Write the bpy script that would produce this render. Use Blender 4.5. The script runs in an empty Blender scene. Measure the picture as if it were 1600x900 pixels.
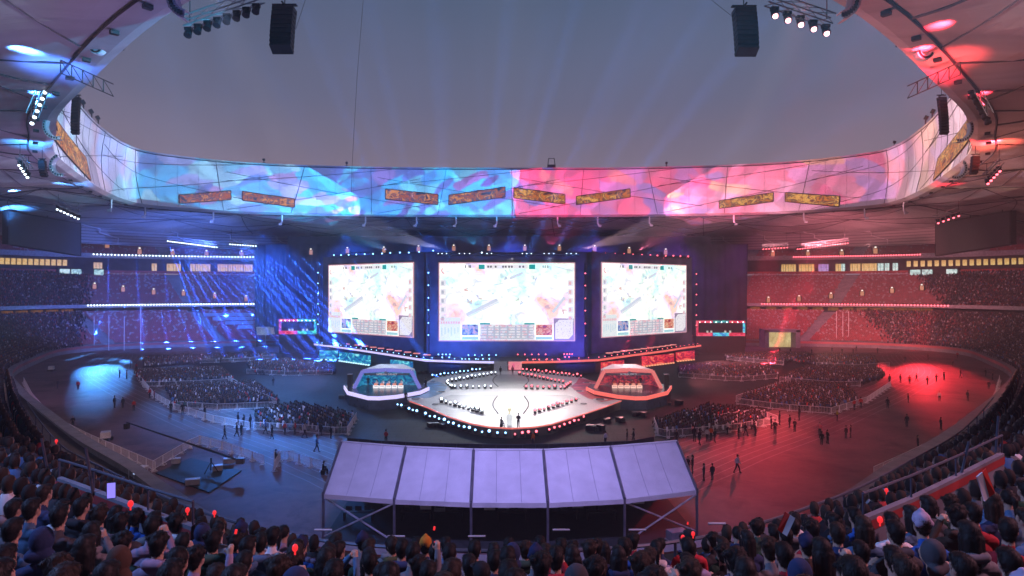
HAZE = .00085; SKYK = 1.4
import bpy, math, random
import numpy as np
from mathutils import Vector, Matrix
random.seed(7); RNG = np.random.default_rng(11)
R = math.radians
SC = bpy.context.scene
COL = SC.collection
CAMZ, FPX = 20.0, 1000.0

def at(px, py, d):                      # a place in the stadium d metres in front of the viewer
    return Vector(((px-800)*d/FPX, d, CAMZ-(py-450)*d/FPX))
def atz(px, py, z=0.0):                 # the same at a known height
    return at(px, py, (CAMZ-z)*FPX/(py-450))

# ------------------------------------------------------------------ materials
MATS = {}
def _nt(name):
    m = bpy.data.materials.new(name); m.use_nodes = True
    return m, m.node_tree.nodes, m.node_tree.links
def pbr(name, col, rough=0.6, metal=0.0, var=0.25, scale=1.5, bump=0.0, attr=None, objcol=False, spec=0.5):
    if name in MATS: return MATS[name]
    m, N, L = _nt(name); b = N['Principled BSDF']
    b.inputs['Roughness'].default_value = rough; b.inputs['Metallic'].default_value = metal
    b.inputs['Specular IOR Level'].default_value = spec
    tc = N.new('ShaderNodeTexCoord'); nz = N.new('ShaderNodeTexNoise')
    nz.inputs['Scale'].default_value = scale; nz.inputs['Detail'].default_value = 4
    L.new(tc.outputs['Object'], nz.inputs['Vector'])
    mr = N.new('ShaderNodeMapRange'); mr.inputs['From Min'].default_value = .3; mr.inputs['From Max'].default_value = .7
    mr.inputs['To Min'].default_value = 1-var; mr.inputs['To Max'].default_value = 1+var
    L.new(nz.outputs['Fac'], mr.inputs['Value'])
    mx = N.new('ShaderNodeVectorMath'); mx.operation = 'SCALE'
    L.new(mr.outputs['Result'], mx.inputs['Scale'])
    if attr:
        a = N.new('ShaderNodeAttribute'); a.attribute_name = attr; L.new(a.outputs['Color'], mx.inputs[0])
    elif objcol:
        a = N.new('ShaderNodeObjectInfo'); L.new(a.outputs['Color'], mx.inputs[0])
    else:
        mx.inputs[0].default_value = col[:3]
    L.new(mx.outputs['Vector'], b.inputs['Base Color'])
    if bump:
        bp = N.new('ShaderNodeBump'); bp.inputs['Strength'].default_value = bump; bp.inputs['Distance'].default_value = .05
        L.new(nz.outputs['Fac'], bp.inputs['Height']); L.new(bp.outputs['Normal'], b.inputs['Normal'])
    MATS[name] = m; return m
def emit(name, col, strength, sample=False, pattern=None, cols=None, scale=(1, 1, 1), space='Object'):
    """something that gives off light: a lamp's lens, a screen's picture, a lit window"""
    if name in MATS: return MATS[name]
    m, N, L = _nt(name); b = N['Principled BSDF']
    b.inputs['Base Color'].default_value = (.01, .01, .01, 1); b.inputs['Roughness'].default_value = .4
    b.inputs['Emission Color'].default_value = (*col, 1); b.inputs['Emission Strength'].default_value = strength
    if pattern:
        tc = N.new('ShaderNodeTexCoord'); mp = N.new('ShaderNodeMapping'); mp.inputs['Scale'].default_value = scale
        L.new(tc.outputs[space], mp.inputs['Vector'])
        if pattern == 'noise':
            t = N.new('ShaderNodeTexNoise'); t.inputs['Scale'].default_value = 1; t.inputs['Detail'].default_value = 5; t.inputs['Distortion'].default_value = 1.2
        elif pattern == 'wave':
            t = N.new('ShaderNodeTexNoise'); t.inputs['Scale'].default_value = 1; t.inputs['Detail'].default_value = 2; t.inputs['Distortion'].default_value = 4
        elif pattern == 'cells':
            t = N.new('ShaderNodeTexVoronoi'); t.inputs['Scale'].default_value = 1
        L.new(mp.outputs['Vector'], t.inputs['Vector'])
        cr = N.new('ShaderNodeValToRGB'); e = cr.color_ramp.elements
        n = len(cols)
        for i, c in enumerate(cols):
            p = .28+.44*i/(n-1)
            if i < 2: e[i].position = p
            else: e.new(p)
            e[i].color = (*c, 1)
        out = 'Fac' if pattern != 'cells' else 'Color'
        if pattern == 'cells':
            sp = N.new('ShaderNodeSeparateColor'); L.new(t.outputs['Color'], sp.inputs['Color']); L.new(sp.outputs['Red'], cr.inputs['Fac'])
        else:
            L.new(t.outputs[out], cr.inputs['Fac'])
        L.new(cr.outputs['Color'], b.inputs['Emission Color'])
    m.cycles.emission_sampling = 'AUTO' if sample else 'NONE'
    MATS[name] = m; return m

# ------------------------------------------------------------------ mesh collecting
class MB:
    def __init__(s): s.v, s.f, s.m = [], [], []
    def add(s, vs, fs, mi=0):
        o = len(s.v); s.v += [tuple(v) for v in vs]
        s.f += [tuple(i+o for i in f) for f in fs]; s.m += [mi]*len(fs)
    def box(s, c, size, rz=0, mi=0, M=None, taper=1.0):
        x, y, z = size[0]/2, size[1]/2, size[2]/2
        vs = [Vector((sx*x*(taper if sz > 0 else 1), sy*y*(taper if sz > 0 else 1), sz*z)) for sz in (-1, 1) for sy in (-1, 1) for sx in (-1, 1)]
        Q = M if M is not None else Matrix.Rotation(rz, 3, 'Z')
        c = Vector(c)
        s.add([Q@v+c for v in vs], [(0, 2, 3, 1), (4, 5, 7, 6), (0, 1, 5, 4), (2, 6, 7, 3), (0, 4, 6, 2), (1, 3, 7, 5)], mi)
    def bar(s, a, b, r, n=6, mi=0, r2=None, cap=True):
        a, b = Vector(a), Vector(b); d = (b-a)
        if d.length < 1e-6: return
        q = d.to_track_quat('Z', 'Y').to_matrix(); r2 = r if r2 is None else r2
        vs = [q@Vector((math.cos(2*math.pi*i/n)*r, math.sin(2*math.pi*i/n)*r, 0))+a for i in range(n)]
        vs += [q@Vector((math.cos(2*math.pi*i/n)*r2, math.sin(2*math.pi*i/n)*r2, 0))+b for i in range(n)]
        fs = [(i, (i+1) % n, n+(i+1) % n, n+i) for i in range(n)]
        if cap: fs += [tuple(range(n-1, -1, -1)), tuple(range(n, 2*n))]
        s.add(vs, fs, mi)
    def tube(s, pts, r, n=5, mi=0):
        for a, b in zip(pts[:-1], pts[1:]): s.bar(a, b, r, n, mi)
    def ell(s, c, rad, nu=12, nv=8, mi=0, M=None):
        vs = [(0, 0, -1)]
        for j in range(1, nv):
            t = -math.pi/2+math.pi*j/nv
            for i in range(nu):
                a = 2*math.pi*i/nu; vs.append((math.cos(a)*math.cos(t), math.sin(a)*math.cos(t), math.sin(t)))
        vs.append((0, 0, 1)); fs = []
        for i in range(nu): fs.append((0, 1+(i+1) % nu, 1+i))
        for j in range(nv-2):
            for i in range(nu):
                a = 1+j*nu+i; b = 1+j*nu+(i+1) % nu; fs.append((a, b, b+nu, a+nu))
        t = len(vs)-1
        for i in range(nu): fs.append((t, 1+(nv-2)*nu+i, 1+(nv-2)*nu+(i+1) % nu))
        c = Vector(c)
        vv = [Vector((v[0]*rad[0], v[1]*rad[1], v[2]*rad[2])) for v in vs]
        if M is not None: vv = [M@v for v in vv]
        s.add([v+c for v in vv], fs, mi)
    def prism(s, poly, z0, z1, mi=0, mi_top=None, mi_side=None):
        n = len(poly)
        s.add([(p[0], p[1], z1) for p in poly], [tuple(range(n))], mi if mi_top is None else mi_top)
        s.add([(p[0], p[1], z0) for p in poly], [tuple(range(n-1, -1, -1))], mi)
        vs = [(p[0], p[1], z0) for p in poly]+[(p[0], p[1], z1) for p in poly]
        s.add(vs, [(i, (i+1) % n, n+(i+1) % n, n+i) for i in range(n)], mi if mi_side is None else mi_side)
    def grid(s, rows, mi=0, closed=False):
        """rows: lists of points of equal length"""
        nr, nc = len(rows), len(rows[0]); vs = [p for r in rows for p in r]; fs = []
        for j in range(nr-1):
            for i in range(nc if closed else nc-1):
                a = j*nc+i; b = j*nc+(i+1) % nc; fs.append((a, b, b+nc, a+nc))
        s.add(vs, fs, mi)
    def build(s, name, mats, parent=None, smooth=False, kind=None, label=None):
        me = bpy.data.meshes.new(name)
        off = Vector((0, 0, 0))
        if parent is not None:
            p = parent
            while p is not None: off = off+p.location; p = p.parent
        vs = np.array(s.v, dtype=np.float64)-np.array(off)
        me.from_pydata(vs.tolist(), [], s.f)
        if not isinstance(mats, (list, tuple)): mats = [mats]
        for m in mats: me.materials.append(m)
        if len(mats) > 1: me.polygons.foreach_set('material_index', s.m)
        if smooth: me.polygons.foreach_set('use_smooth', [True]*len(me.polygons))
        me.update()
        o = bpy.data.objects.new(name, me); COL.objects.link(o)
        if parent is not None: o.parent = parent
        if kind: o['kind'] = kind
        if label: o['label'] = label
        return o
def tag(o, label, cat, group=None):
    o['label'] = label; o['category'] = cat
    if group: o['group'] = group
    return o
def thing(name, label, cat, loc=(0, 0, 0), group=None):
    o = bpy.data.objects.new(name, None); COL.objects.link(o); o.location = loc; o.empty_display_size = .2
    o['kind'] = 'thing'
    return tag(o, label, cat, group)
def tree(o, parent=None):
    c = o.copy(); COL.objects.link(c); c.parent = parent
    for ch in list(o.children): tree(ch, c)
    return c
USED = set()
def place(proto, loc, rz=0, label=None, group=None, scale=None, color=None):
    """first use moves the thing itself, later ones copy it and each of its parts"""
    if proto.name not in USED: o = proto; USED.add(proto.name)
    else: o = tree(proto)
    o.location = loc; o.rotation_euler = (0, 0, rz)
    if label: o['label'] = label
    if group: o['group'] = group
    if scale: o.scale = scale if hasattr(scale, '__len__') else (scale,)*3
    if color: o.color = (*color, 1)
    return o
def drop_unused(*ps):
    for p in ps:
        if p.name not in USED:
            for c in list(p.children): bpy.data.objects.remove(c)
            bpy.data.objects.remove(p)
def mesh_np(name, V, Fq, mats, parent=None, cols=None, kind=None, smooth=False):
    """big meshes straight from arrays of vertices and equal-sized faces"""
    me = bpy.data.meshes.new(name); k = Fq.shape[1]
    me.vertices.add(len(V)); me.vertices.foreach_set('co', V.astype(np.float32).ravel())
    me.loops.add(Fq.size); me.loops.foreach_set('vertex_index', Fq.astype(np.int32).ravel())
    me.polygons.add(len(Fq)); me.polygons.foreach_set('loop_start', np.arange(0, Fq.size, k, dtype=np.int32))
    me.polygons.foreach_set('loop_total', np.full(len(Fq), k, dtype=np.int32))
    for m in (mats if isinstance(mats, list) else [mats]): me.materials.append(m)
    if smooth: me.polygons.foreach_set('use_smooth', np.ones(len(Fq), dtype=bool))
    me.update(calc_edges=True)
    if cols is not None:
        a = me.color_attributes.new('Col', 'FLOAT_COLOR', 'POINT')
        c4 = np.ones((len(V), 4), np.float32); c4[:, :3] = cols; a.data.foreach_set('color', c4.ravel())
    o = bpy.data.objects.new(name, me); COL.objects.link(o)
    if parent is not None: o.parent = parent
    if kind: o['kind'] = kind
    return o

# ------------------------------------------------------------------ plan curves
def catmull(pts, n=12, closed=False):
    P = [np.array(p, float) for p in pts]; out = []; m = len(P)
    rng = range(m) if closed else range(m-1)
    for i in rng:
        p1, p2 = P[i], P[(i+1) % m]
        p0 = P[(i-1) % m] if (closed or i > 0) else 2*p1-p2
        p3 = P[(i+2) % m] if (closed or i+2 < m) else 2*p2-p1
        for k in range(n):
            t = k/n
            out.append(.5*((2*p1)+(-p0+p2)*t+(2*p0-5*p1+4*p2-p3)*t*t+(-p0+3*p1-3*p2+p3)*t**3))
    if not closed: out.append(P[-1])
    return np.array(out)
def resample(C, step=None, n=None, closed=False):
    Q = np.vstack([C, C[:1]]) if closed else C
    s = np.concatenate([[0], np.cumsum(np.linalg.norm(np.diff(Q[:, :2], axis=0), axis=1))])
    if n is None: n = max(2, int(round(s[-1]/step))+1)
    t = np.linspace(0, s[-1], n+1)[:-1] if closed else np.linspace(0, s[-1], n)
    return np.stack([np.interp(t, s, Q[:, k]) for k in range(Q.shape[1])], axis=1)
def normals(C, closed=False):
    T = (np.roll(C, -1, 0)-np.roll(C, 1, 0))[:, :2] if closed else np.gradient(C[:, :2], axis=0)
    T = T/np.linalg.norm(T, axis=1)[:, None]
    return np.stack([-T[:, 1], T[:, 0]], axis=1)       # to the left of travel; curves run left side -> far -> right side
half = [(20, 49.5), (30, 58), (39, 67), (51, 78), (64, 91), (88, 116), (111, 143), (126, 171), (134, 190), (132, 203), (119, 213), (88, 221), (45, 225)]
EGG = [(0, 44)]+[(-x, y) for x, y in half]+[(0, 226)]+[(x, y) for x, y in half[::-1]]
WALL = resample(catmull(EGG, 14, True), n=360, closed=True)
WN = normals(WALL, True)
def smooth_normals(Nn, k=9):
    out = Nn.copy()
    for i in range(-k, k+1): 
        if i: out += np.roll(Nn, i, 0)
    return out/np.linalg.norm(out, axis=1)[:, None]
WN = smooth_normals(WN)
def wall_at(o): return WALL+WN*o
WX = WALL
LOOP = np.arange(360)
FAR = [i for i in LOOP if WALL[i, 1] > 126]              # contiguous: left side, far end, right side
ring_half = [(14, 44.5), (25, 51.5), (35, 60), (51, 76), (62, 87.5), (70, 98.3), (80, 112), (92, 138), (99, 156), (103.5, 173), (101, 184), (80, 198), (41, 205)]
RING = resample(catmull([(0, 42)]+[(-x, y) for x, y in ring_half]+[(0, 206)]+[(x, y) for x, y in ring_half[::-1]], 14, True), n=300, closed=True)
RN = smooth_normals(normals(RING, True), 5)
def pt3(p, z): return (p[0], p[1], z)
def ring_point(px_x, side_far=True):
    pass
# ------------------------------------------------------------------ ground, infield, track
def ground_mat(name, c1, c2, scale, rough, lines=False):
    m, N, L = _nt(name); b = N['Principled BSDF']; b.inputs['Roughness'].default_value = rough; b.inputs['Specular IOR Level'].default_value = .22
    tc = N.new('ShaderNodeTexCoord'); nz = N.new('ShaderNodeTexNoise'); nz.inputs['Scale'].default_value = scale; nz.inputs['Detail'].default_value = 6
    L.new(tc.outputs['Object'], nz.inputs['Vector'])
    n2 = N.new('ShaderNodeTexNoise'); n2.inputs['Scale'].default_value = scale*9; n2.inputs['Detail'].default_value = 3
    L.new(tc.outputs['Object'], n2.inputs['Vector'])
    ad = N.new('ShaderNodeMath'); ad.operation = 'MULTIPLY_ADD'; ad.inputs[1].default_value = .35
    L.new(n2.outputs['Fac'], ad.inputs[0]); L.new(nz.outputs['Fac'], ad.inputs[2])
    cr = N.new('ShaderNodeValToRGB'); cr.color_ramp.elements[0].position = .5; cr.color_ramp.elements[1].position = .85
    cr.color_ramp.elements[0].color = (*c1, 1); cr.color_ramp.elements[1].color = (*c2, 1)
    L.new(ad.outputs[0], cr.inputs['Fac']); out = cr.outputs['Color']
    if lines:
        uv = N.new('ShaderNodeUVMap'); sp = N.new('ShaderNodeSeparateXYZ'); L.new(uv.outputs['UV'], sp.inputs['Vector'])
        def mth(op, a, bv=None, c=None):
            n = N.new('ShaderNodeMath'); n.operation = op
            for i, x in enumerate((a, bv, c)):
                if x is None: continue
                if isinstance(x, (int, float)): n.inputs[i].default_value = x
                else: L.new(x, n.inputs[i])
            return n.outputs[0]
        v = sp.outputs['Y']
        fr = mth('FRACT', mth('DIVIDE', v, 1.22))
        ln = mth('LESS_THAN', fr, .085)
        rngm = mth('MULTIPLY', mth('GREATER_THAN', v, -23.3), mth('LESS_THAN', v, -11.0))
        ln = mth('MULTIPLY', mth('MULTIPLY', ln, rngm), .38)
        mx = N.new('ShaderNodeMixRGB'); L.new(ln, mx.inputs['Fac']); L.new(out, mx.inputs['Color1']); mx.inputs['Color2'].default_value = (.55, .5, .5, 1)
        # darker sand panel near the outer edge
        out = mx.outputs['Color']
    if lines:                                   # old stains and scuffs in the rubber
        n3 = N.new('ShaderNodeTexNoise'); n3.inputs['Scale'].default_value = .09; n3.inputs['Detail'].default_value = 8; n3.inputs['Roughness'].default_value = .7; n3.inputs['Distortion'].default_value = .8; L.new(tc.outputs['Object'], n3.inputs['Vector'])
        c3 = N.new('ShaderNodeValToRGB'); c3.color_ramp.elements[0].position = .36; c3.color_ramp.elements[0].color = (.42, .4, .42, 1); c3.color_ramp.elements[1].position = .47; c3.color_ramp.elements[1].color = (1, 1, 1, 1); L.new(n3.outputs['Fac'], c3.inputs['Fac'])
        m3 = N.new('ShaderNodeMixRGB'); m3.blend_type = 'MULTIPLY'; m3.inputs['Fac'].default_value = .8; L.new(out, m3.inputs['Color1']); L.new(c3.outputs['Color'], m3.inputs['Color2']); out = m3.outputs['Color']
    elif name == 'field_cover':                 # joints between the laid floor panels
        bk = N.new('ShaderNodeTexBrick'); bk.inputs['Scale'].default_value = .16; bk.inputs['Mortar Size'].default_value = .012; bk.inputs['Color1'].default_value = (1, 1, 1, 1); bk.inputs['Color2'].default_value = (.78, .8, .82, 1); bk.inputs['Mortar'].default_value = (.35, .35, .35, 1); L.new(tc.outputs['Object'], bk.inputs['Vector'])
        m3 = N.new('ShaderNodeMixRGB'); m3.blend_type = 'MULTIPLY'; m3.inputs['Fac'].default_value = .85; L.new(out, m3.inputs['Color1']); L.new(bk.outputs['Color'], m3.inputs['Color2']); out = m3.outputs['Color']
    L.new(out, b.inputs['Base Color'])
    return m
M_ground = ground_mat('concrete_apron', (.10, .09, .09), (.16, .15, .15), .2, .8)
M_track = ground_mat('track_rubber', (.115, .062, .062), (.19, .105, .10), .12, .7, lines=True)
M_field = ground_mat('field_cover', (.016, .022, .024), (.036, .044, .046), .1, .85)
mb = MB(); S = 900.0
mb.add([(-S, -S, -.02), (S, -S, -.02), (S, S, -.02), (-S, S, -.02)], [(0, 1, 2, 3)])
mb.build('ground', M_ground, kind='structure')
IN = wall_at(-25.0)
mb = MB(); mb.add([pt3(p, .004) for p in wall_at(-24.0)[::-1]], [tuple(range(360))])
mb.build('infield', M_field, kind='structure')
rows = [[pt3(p, .008) for p in wall_at(o)] for o in (-25.0, -16, -8, 0.2)]
mb = MB(); mb.grid(rows, closed=True)
tr = mb.build('running_track', M_track, kind='structure')
uvl = tr.data.uv_layers.new(name='UVMap'); ov = [-25.0, -16, -8, 0.2]
for li, lp in enumerate(tr.data.loops):
    vi = lp.vertex_index; uvl.data[li].uv = ((vi % 360)/360*500, ov[vi//360])

# ------------------------------------------------------------------ stands
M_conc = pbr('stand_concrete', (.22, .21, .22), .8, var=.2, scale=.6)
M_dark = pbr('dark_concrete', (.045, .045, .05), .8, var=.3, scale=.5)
M_redband = pbr('red_parapet_paint', (.42, .06, .06), .6, var=.3, scale=.25)
M_white = pbr('white_paint', (.75, .75, .76), .5, var=.06)
M_steel = pbr('galvanised_steel', (.35, .36, .38), .4, .6, var=.15)
M_black = pbr('black_metal', (.018, .018, .02), .5, .2, var=.3)
M_cloth = pbr('black_drape', (.035, .035, .042), .95, var=.35, scale=.25, spec=.1)
def tread_rows(o0, z0, n, run, rise):
    pr = []
    for k in range(n): pr += [(o0+k*run, z0+k*rise), (o0+(k+1)*run, z0+k*rise)] if k == 0 else [(o0+k*run, z0+k*rise), (o0+(k+1)*run, z0+k*rise)]
    return pr
W2 = WALL; 
def ring_surface(mb, prof, idx, mi=0):
    for (oa, za), (ob, zb) in zip(prof[:-1], prof[1:]):
        A = [pt3(WALL[i]+WN[i]*oa, za) for i in idx]; B = [pt3(WALL[i]+WN[i]*ob, zb) for i in idx]
        mb.grid([A, B], mi)
LOW = dict(o=1.6, z=1.75, n=28, run=.86, rise=.345)
MID = dict(o=27.0, z=13.1, n=24, run=.86, rise=.53)
UPP = dict(o=50.5, z=32.6, n=16, run=.9, rise=.5)
st = thing('lower_grandstand', 'lowest tier of stepped seating, just behind the track wall', 'grandstand')
mb = MB(); ring_surface(mb, tread_rows(LOW['o'], LOW['z'], LOW['n'], LOW['run'], LOW['rise']), FAR)
mb.build('terrace', M_conc, st)
lo_top = LOW['z']+LOW['n']*LOW['rise']
st2 = thing('middle_grandstand', 'middle tier of stepped seating between the lit balcony edge and the row of suites', 'grandstand')
mb = MB(); ring_surface(mb, tread_rows(MID['o'], MID['z'], MID['n'], MID['run'], MID['rise']), FAR); mb.build('terrace', M_conc, st2)
mb = MB(); ring_surface(mb, [(26.0, 13.0), (26.0, 14.2), (26.25, 14.2), (26.25, 13.0)], FAR); ring_surface(mb, [(26.0, 13.0), (31, 12.8)], FAR)
mb.build('balcony_edge', pbr('balcony_grey', (.3, .3, .32), .6), st2)
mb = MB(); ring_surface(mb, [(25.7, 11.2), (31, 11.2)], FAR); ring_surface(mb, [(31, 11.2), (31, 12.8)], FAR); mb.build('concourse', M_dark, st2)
st3 = thing('upper_grandstand', 'highest tier of stepped seating close under the roof', 'grandstand')
mb = MB(); ring_surface(mb, tread_rows(UPP['o'], UPP['z'], UPP['n'], UPP['run'], UPP['rise']), FAR); mb.build('terrace', M_conc, st3)
mb = MB(); ring_surface(mb, [(65, 40), (65, 46)], FAR); mb.build('rear_wall', pbr('rear_wall_grey', (.2, .19, .2), .7), st3)
mt = MID['z']+MID['n']*MID['rise']; mo = MID['o']+MID['n']*MID['run']
mb = MB(); ring_surface(mb, [(mo, mt), (mo, mt+1.0), (mo+.3, mt+1.0)], FAR); mb.build('red_band', M_redband, st2)
mb = MB(); ring_surface(mb, [(mo+2.2, mt), (mo+2.2, 32.0)], FAR); ring_surface(mb, [(mo+.3, mt+.4), (mo+2.2, mt+.4)], FAR)
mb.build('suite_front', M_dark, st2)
mb = MB(); ring_surface(mb, [(49.2, 31.6), (49.2, 33.4), (49.5, 33.4), (50.5, 32.6)], FAR); ring_surface(mb, [(49.2, 31.6), (mo+2.2, 31.6)], FAR)
mb.build('balcony_edge', pbr('balcony_grey', None), st3)
# track wall with its red and white band
tw = thing('track_wall', 'low wall with a faded red band round the outside of the running track', 'wall')
mb = MB(); ring_surface(mb, [(.3, .0), (.3, 1.0)], np.concatenate([LOOP, LOOP[:1]])); ring_surface(mb, [(.3, 1.75), (1.6, 1.75)], np.concatenate([LOOP, LOOP[:1]])); mb.build('wall_base', M_conc, tw)
mb = MB(); ring_surface(mb, [(.3, 1.0), (.3, 1.75)], np.concatenate([LOOP, LOOP[:1]]))
mb.build('red_band', pbr('wall_band_paint', (.36, .10, .10), .6, var=.6, scale=.06), tw)

# seats as one mass, coloured red with scattered pale ones
def seat_mass(name, tier, idx, skip=None, aisle=9.0, label=''):
    V, Fc, Cc = [], [], []; nv = 0
    for k in range(tier['n']):
        o = tier['o']+k*tier['run']+.42; z = tier['z']+k*tier['rise']
        line = resample((WALL+WN*o)[idx], step=.62); nn = normals(line)
        arc = np.arange(len(line))*.62
        # gangways run outwards: spaced by angle along the wall
        ang = np.arctan2(line[:, 0], line[:, 1]-120)
        keep = (np.abs((ang*16/math.pi*1.0) % 1-.5) < .44)
        keep &= np.abs(line[:, 0]) < .92*line[:, 1]
        if skip is not None: keep &= ~skip(line, k)
        P, n2 = line[keep], nn[keep]
        if not len(P): continue
        T = np.stack([n2[:, 1], -n2[:, 0]], 1)*.24
        b = P+n2*.30; f = P-n2*.12
        m = len(P); zz = np.full((m, 1), z)
        q = np.concatenate([np.hstack([f-T, zz+.40]), np.hstack([f+T, zz+.40]), np.hstack([b+T, zz+.42]), np.hstack([b-T, zz+.42]),
                            np.hstack([b-T, zz+.40]), np.hstack([b+T, zz+.40]), np.hstack([b+n2*.06+T, zz+.86]), np.hstack([b+n2*.06-T, zz+.86])])
        V.append(q); i = np.arange(m)
        Fc.append(np.concatenate([np.stack([i, i+m, i+2*m, i+3*m], 1), np.stack([i+4*m, i+5*m, i+6*m, i+7*m], 1)])+nv); nv += 8*m
        base = np.array([.30, .035, .045]); pale = np.array([.36, .28, .29])
        pr = RNG.random(m) < (.05+.20*(k/tier['n']))
        col = np.where(pr[:, None], pale, base*(.75+.5*RNG.random((m, 1))))
        Cc.append(np.tile(col, (8, 1)))
    o = mesh_np(name, np.vstack(V), np.vstack(Fc), pbr('seat_plastic', None, .5, attr='Col', var=.05), cols=np.vstack(Cc), kind='stuff')
    o['label'] = label; o['category'] = 'seats'
    return o
def left_ratio(line): return line[:, 0]/line[:, 1]
seat_mass('stadium_seats', LOW, FAR, lambda l, k: (np.abs(l[:, 0]) < 62), label='rows of red seats of the lowest tier beside the track')
seat_mass('stadium_seats', MID, FAR, lambda l, k: (np.abs(l[:, 0]) < 66), label='rows of red seats speckled with white in the middle tier')
seat_mass('stadium_seats', UPP, FAR, lambda l, k: (np.abs(l[:, 0]) < 30), label='rows of red seats of the highest tier under the roof')

# ------------------------------------------------------------------ distant crowd: one mass of small seated figures
def figure_template():
    mb = MB()
    # torso rings
    rings = [(.0, .19, .15, .42), (.0, .21, .14, .72), (0, .20, .12, .98), (0, .07, .07, 1.08)]
    n = 6; vs = []
    for (y, rx, ry, z) in rings:
        for i in range(n):
            a = 2*math.pi*i/n; vs.append((math.cos(a)*rx, y+math.sin(a)*ry, z))
    fs = []
    for j in range(len(rings)-1):
        for i in range(n): fs.append((j*n+i, j*n+(i+1) % n, (j+1)*n+(i+1) % n, (j+1)*n+i))
    tv = len(vs)
    hv = []
    for j, (z, r) in enumerate([(1.06, .04), (1.13, .085), (1.24, .10), (1.33, .07), (1.36, .02)]):
        for i in range(n):
            a = 2*math.pi*i/n; hv.append((math.cos(a)*r, .03+math.sin(a)*r*1.15, z))
    o = len(vs); vs += hv
    for j in range(4):
        for i in range(n): fs.append((o+j*n+i, o+j*n+(i+1) % n, o+(j+1)*n+(i+1) % n, o+(j+1)*n+i))
    o = len(vs)                                                     # lap and shins
    vs += [(-.2, .0, .42), (.2, .0, .42), (.2, .45, .42), (-.2, .45, .42), (-.2, .0, .58), (.2, .0, .58), (.2, .45, .55), (-.2, .45, .55), (-.18, .5, .0), (.18, .5, .0), (.18, .38, .0), (-.18, .38, .0)]
    fs += [(o+4, o+5, o+6, o+7), (o+3, o+7, o+6, o+2), (o, o+4, o+7, o+3), (o+1, o+2, o+6, o+5), (o+3, o+2, o+9, o+8)]
    return np.array(vs), np.array(fs), tv, tv+30
FT = figure_template()
JACK = np.array([(.012, .013, .018), (.02, .025, .04), (.03, .03, .035), (.05, .055, .07), (.015, .03, .06), (.09, .09, .1), (.25, .25, .27), (.3, .03, .03), (.04, .1, .22), (.02, .06, .05), (.12, .08, .05), (.45, .45, .47)])
JP = np.array([.15, .13, .14, .12, .12, .11, .08, .04, .06, .04, .04, .04])
HAIRC = np.array([(.012, .01, .01), (.02, .014, .012), (.03, .02, .015)])
def crowd_mass(name, pos, face, label, cat='crowd', bright=1.0, hgt=None):
    """pos n x 3 (floor under the feet), face n x 2 unit"""
    n = len(pos); Vt, Ft, tv, hv = FT
    sc = (.92+.16*RNG.random(n))[:, None]
    f = face/np.linalg.norm(face, axis=1)[:, None]; rx = np.stack([f[:, 1], -f[:, 0]], 1)
    lean = (RNG.random((n, 1))-.5)*.12
    X = Vt[None, :, 0]*sc; Y = Vt[None, :, 1]*sc; Z = Vt[None, :, 2]*sc
    if hgt is not None: Z = Z*np.where(Vt[None, :, 2] > .3, hgt[:, None], 1)
    X = X+lean*np.maximum(Z-.4, 0)
    P = np.stack([pos[:, 0:1]+rx[:, 0:1]*X+f[:, 0:1]*Y, pos[:, 1:2]+rx[:, 1:2]*X+f[:, 1:2]*Y, pos[:, 2:3]+Z], 2).reshape(-1, 3)
    Q = (Ft[None]+(np.arange(n)*len(Vt))[:, None, None]).reshape(-1, 4)
    C = np.zeros((n, len(Vt), 3))
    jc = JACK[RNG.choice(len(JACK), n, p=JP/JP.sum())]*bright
    C[:, :tv] = jc[:, None]; C[:, hv:] = (np.array([.02, .02, .028])*(.6+1.2*RNG.random((n, 1))))[:, None]
    skin = np.array([.33, .2, .15])*(.7+.5*RNG.random((n, 1)))
    hair = HAIRC[RNG.integers(0, 3, n)]
    hy = Vt[tv:hv, 1]; hz = Vt[tv:hv, 2]
    sk = ((hy > .06) & (hz < 1.3)) | (hz < 1.1)
    C[:, tv:hv] = np.where(sk[None, :, None], skin[:, None], hair[:, None])
    o = mesh_np(name, P, Q, pbr('crowd_cloth', None, .85, attr='Col', var=.1, spec=.2), cols=C.reshape(-1, 3), kind='stuff')
    o['label'] = label; o['category'] = cat
    return o
def stand_positions(tier, idx, test):
    P, D = [], []
    for k in range(tier['n']):
        o = tier['o']+k*tier['run']+.5; z = tier['z']+k*tier['rise']
        line = resample((WALL+WN*o)[idx], step=.58); nn = normals(line)
        m = (RNG.random(len(line)) < .93) & (np.abs(line[:, 0]) < .9*line[:, 1]) & test(line, k)
        P.append(np.hstack([line[m]+RNG.normal(0, .07, (m.sum(), 2)), np.full((m.sum(), 1), z)])); D.append(-nn[m]+RNG.normal(0, .25, (m.sum(), 2)))
    return np.vstack(P), np.vstack(D)
def px_of(l): return 800+1000*l[:, 0]/l[:, 1]
ra = lambda l, k, a, b: np.where(l[:, 0] < 0, px_of(l) < a+RNG.normal(0, 5, len(l))+0*k, px_of(l) > b-2.2*k+RNG.normal(0, 8, len(l)))
p1, d1 = stand_positions(LOW, FAR, lambda l, k: ra(l, k, 128, 1400))
p2, d2 = stand_positions(MID, FAR, lambda l, k: ra(l, k, 138, 1480))
CROWD_P, CROWD_D = [p1, p2], [d1, d2]

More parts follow.
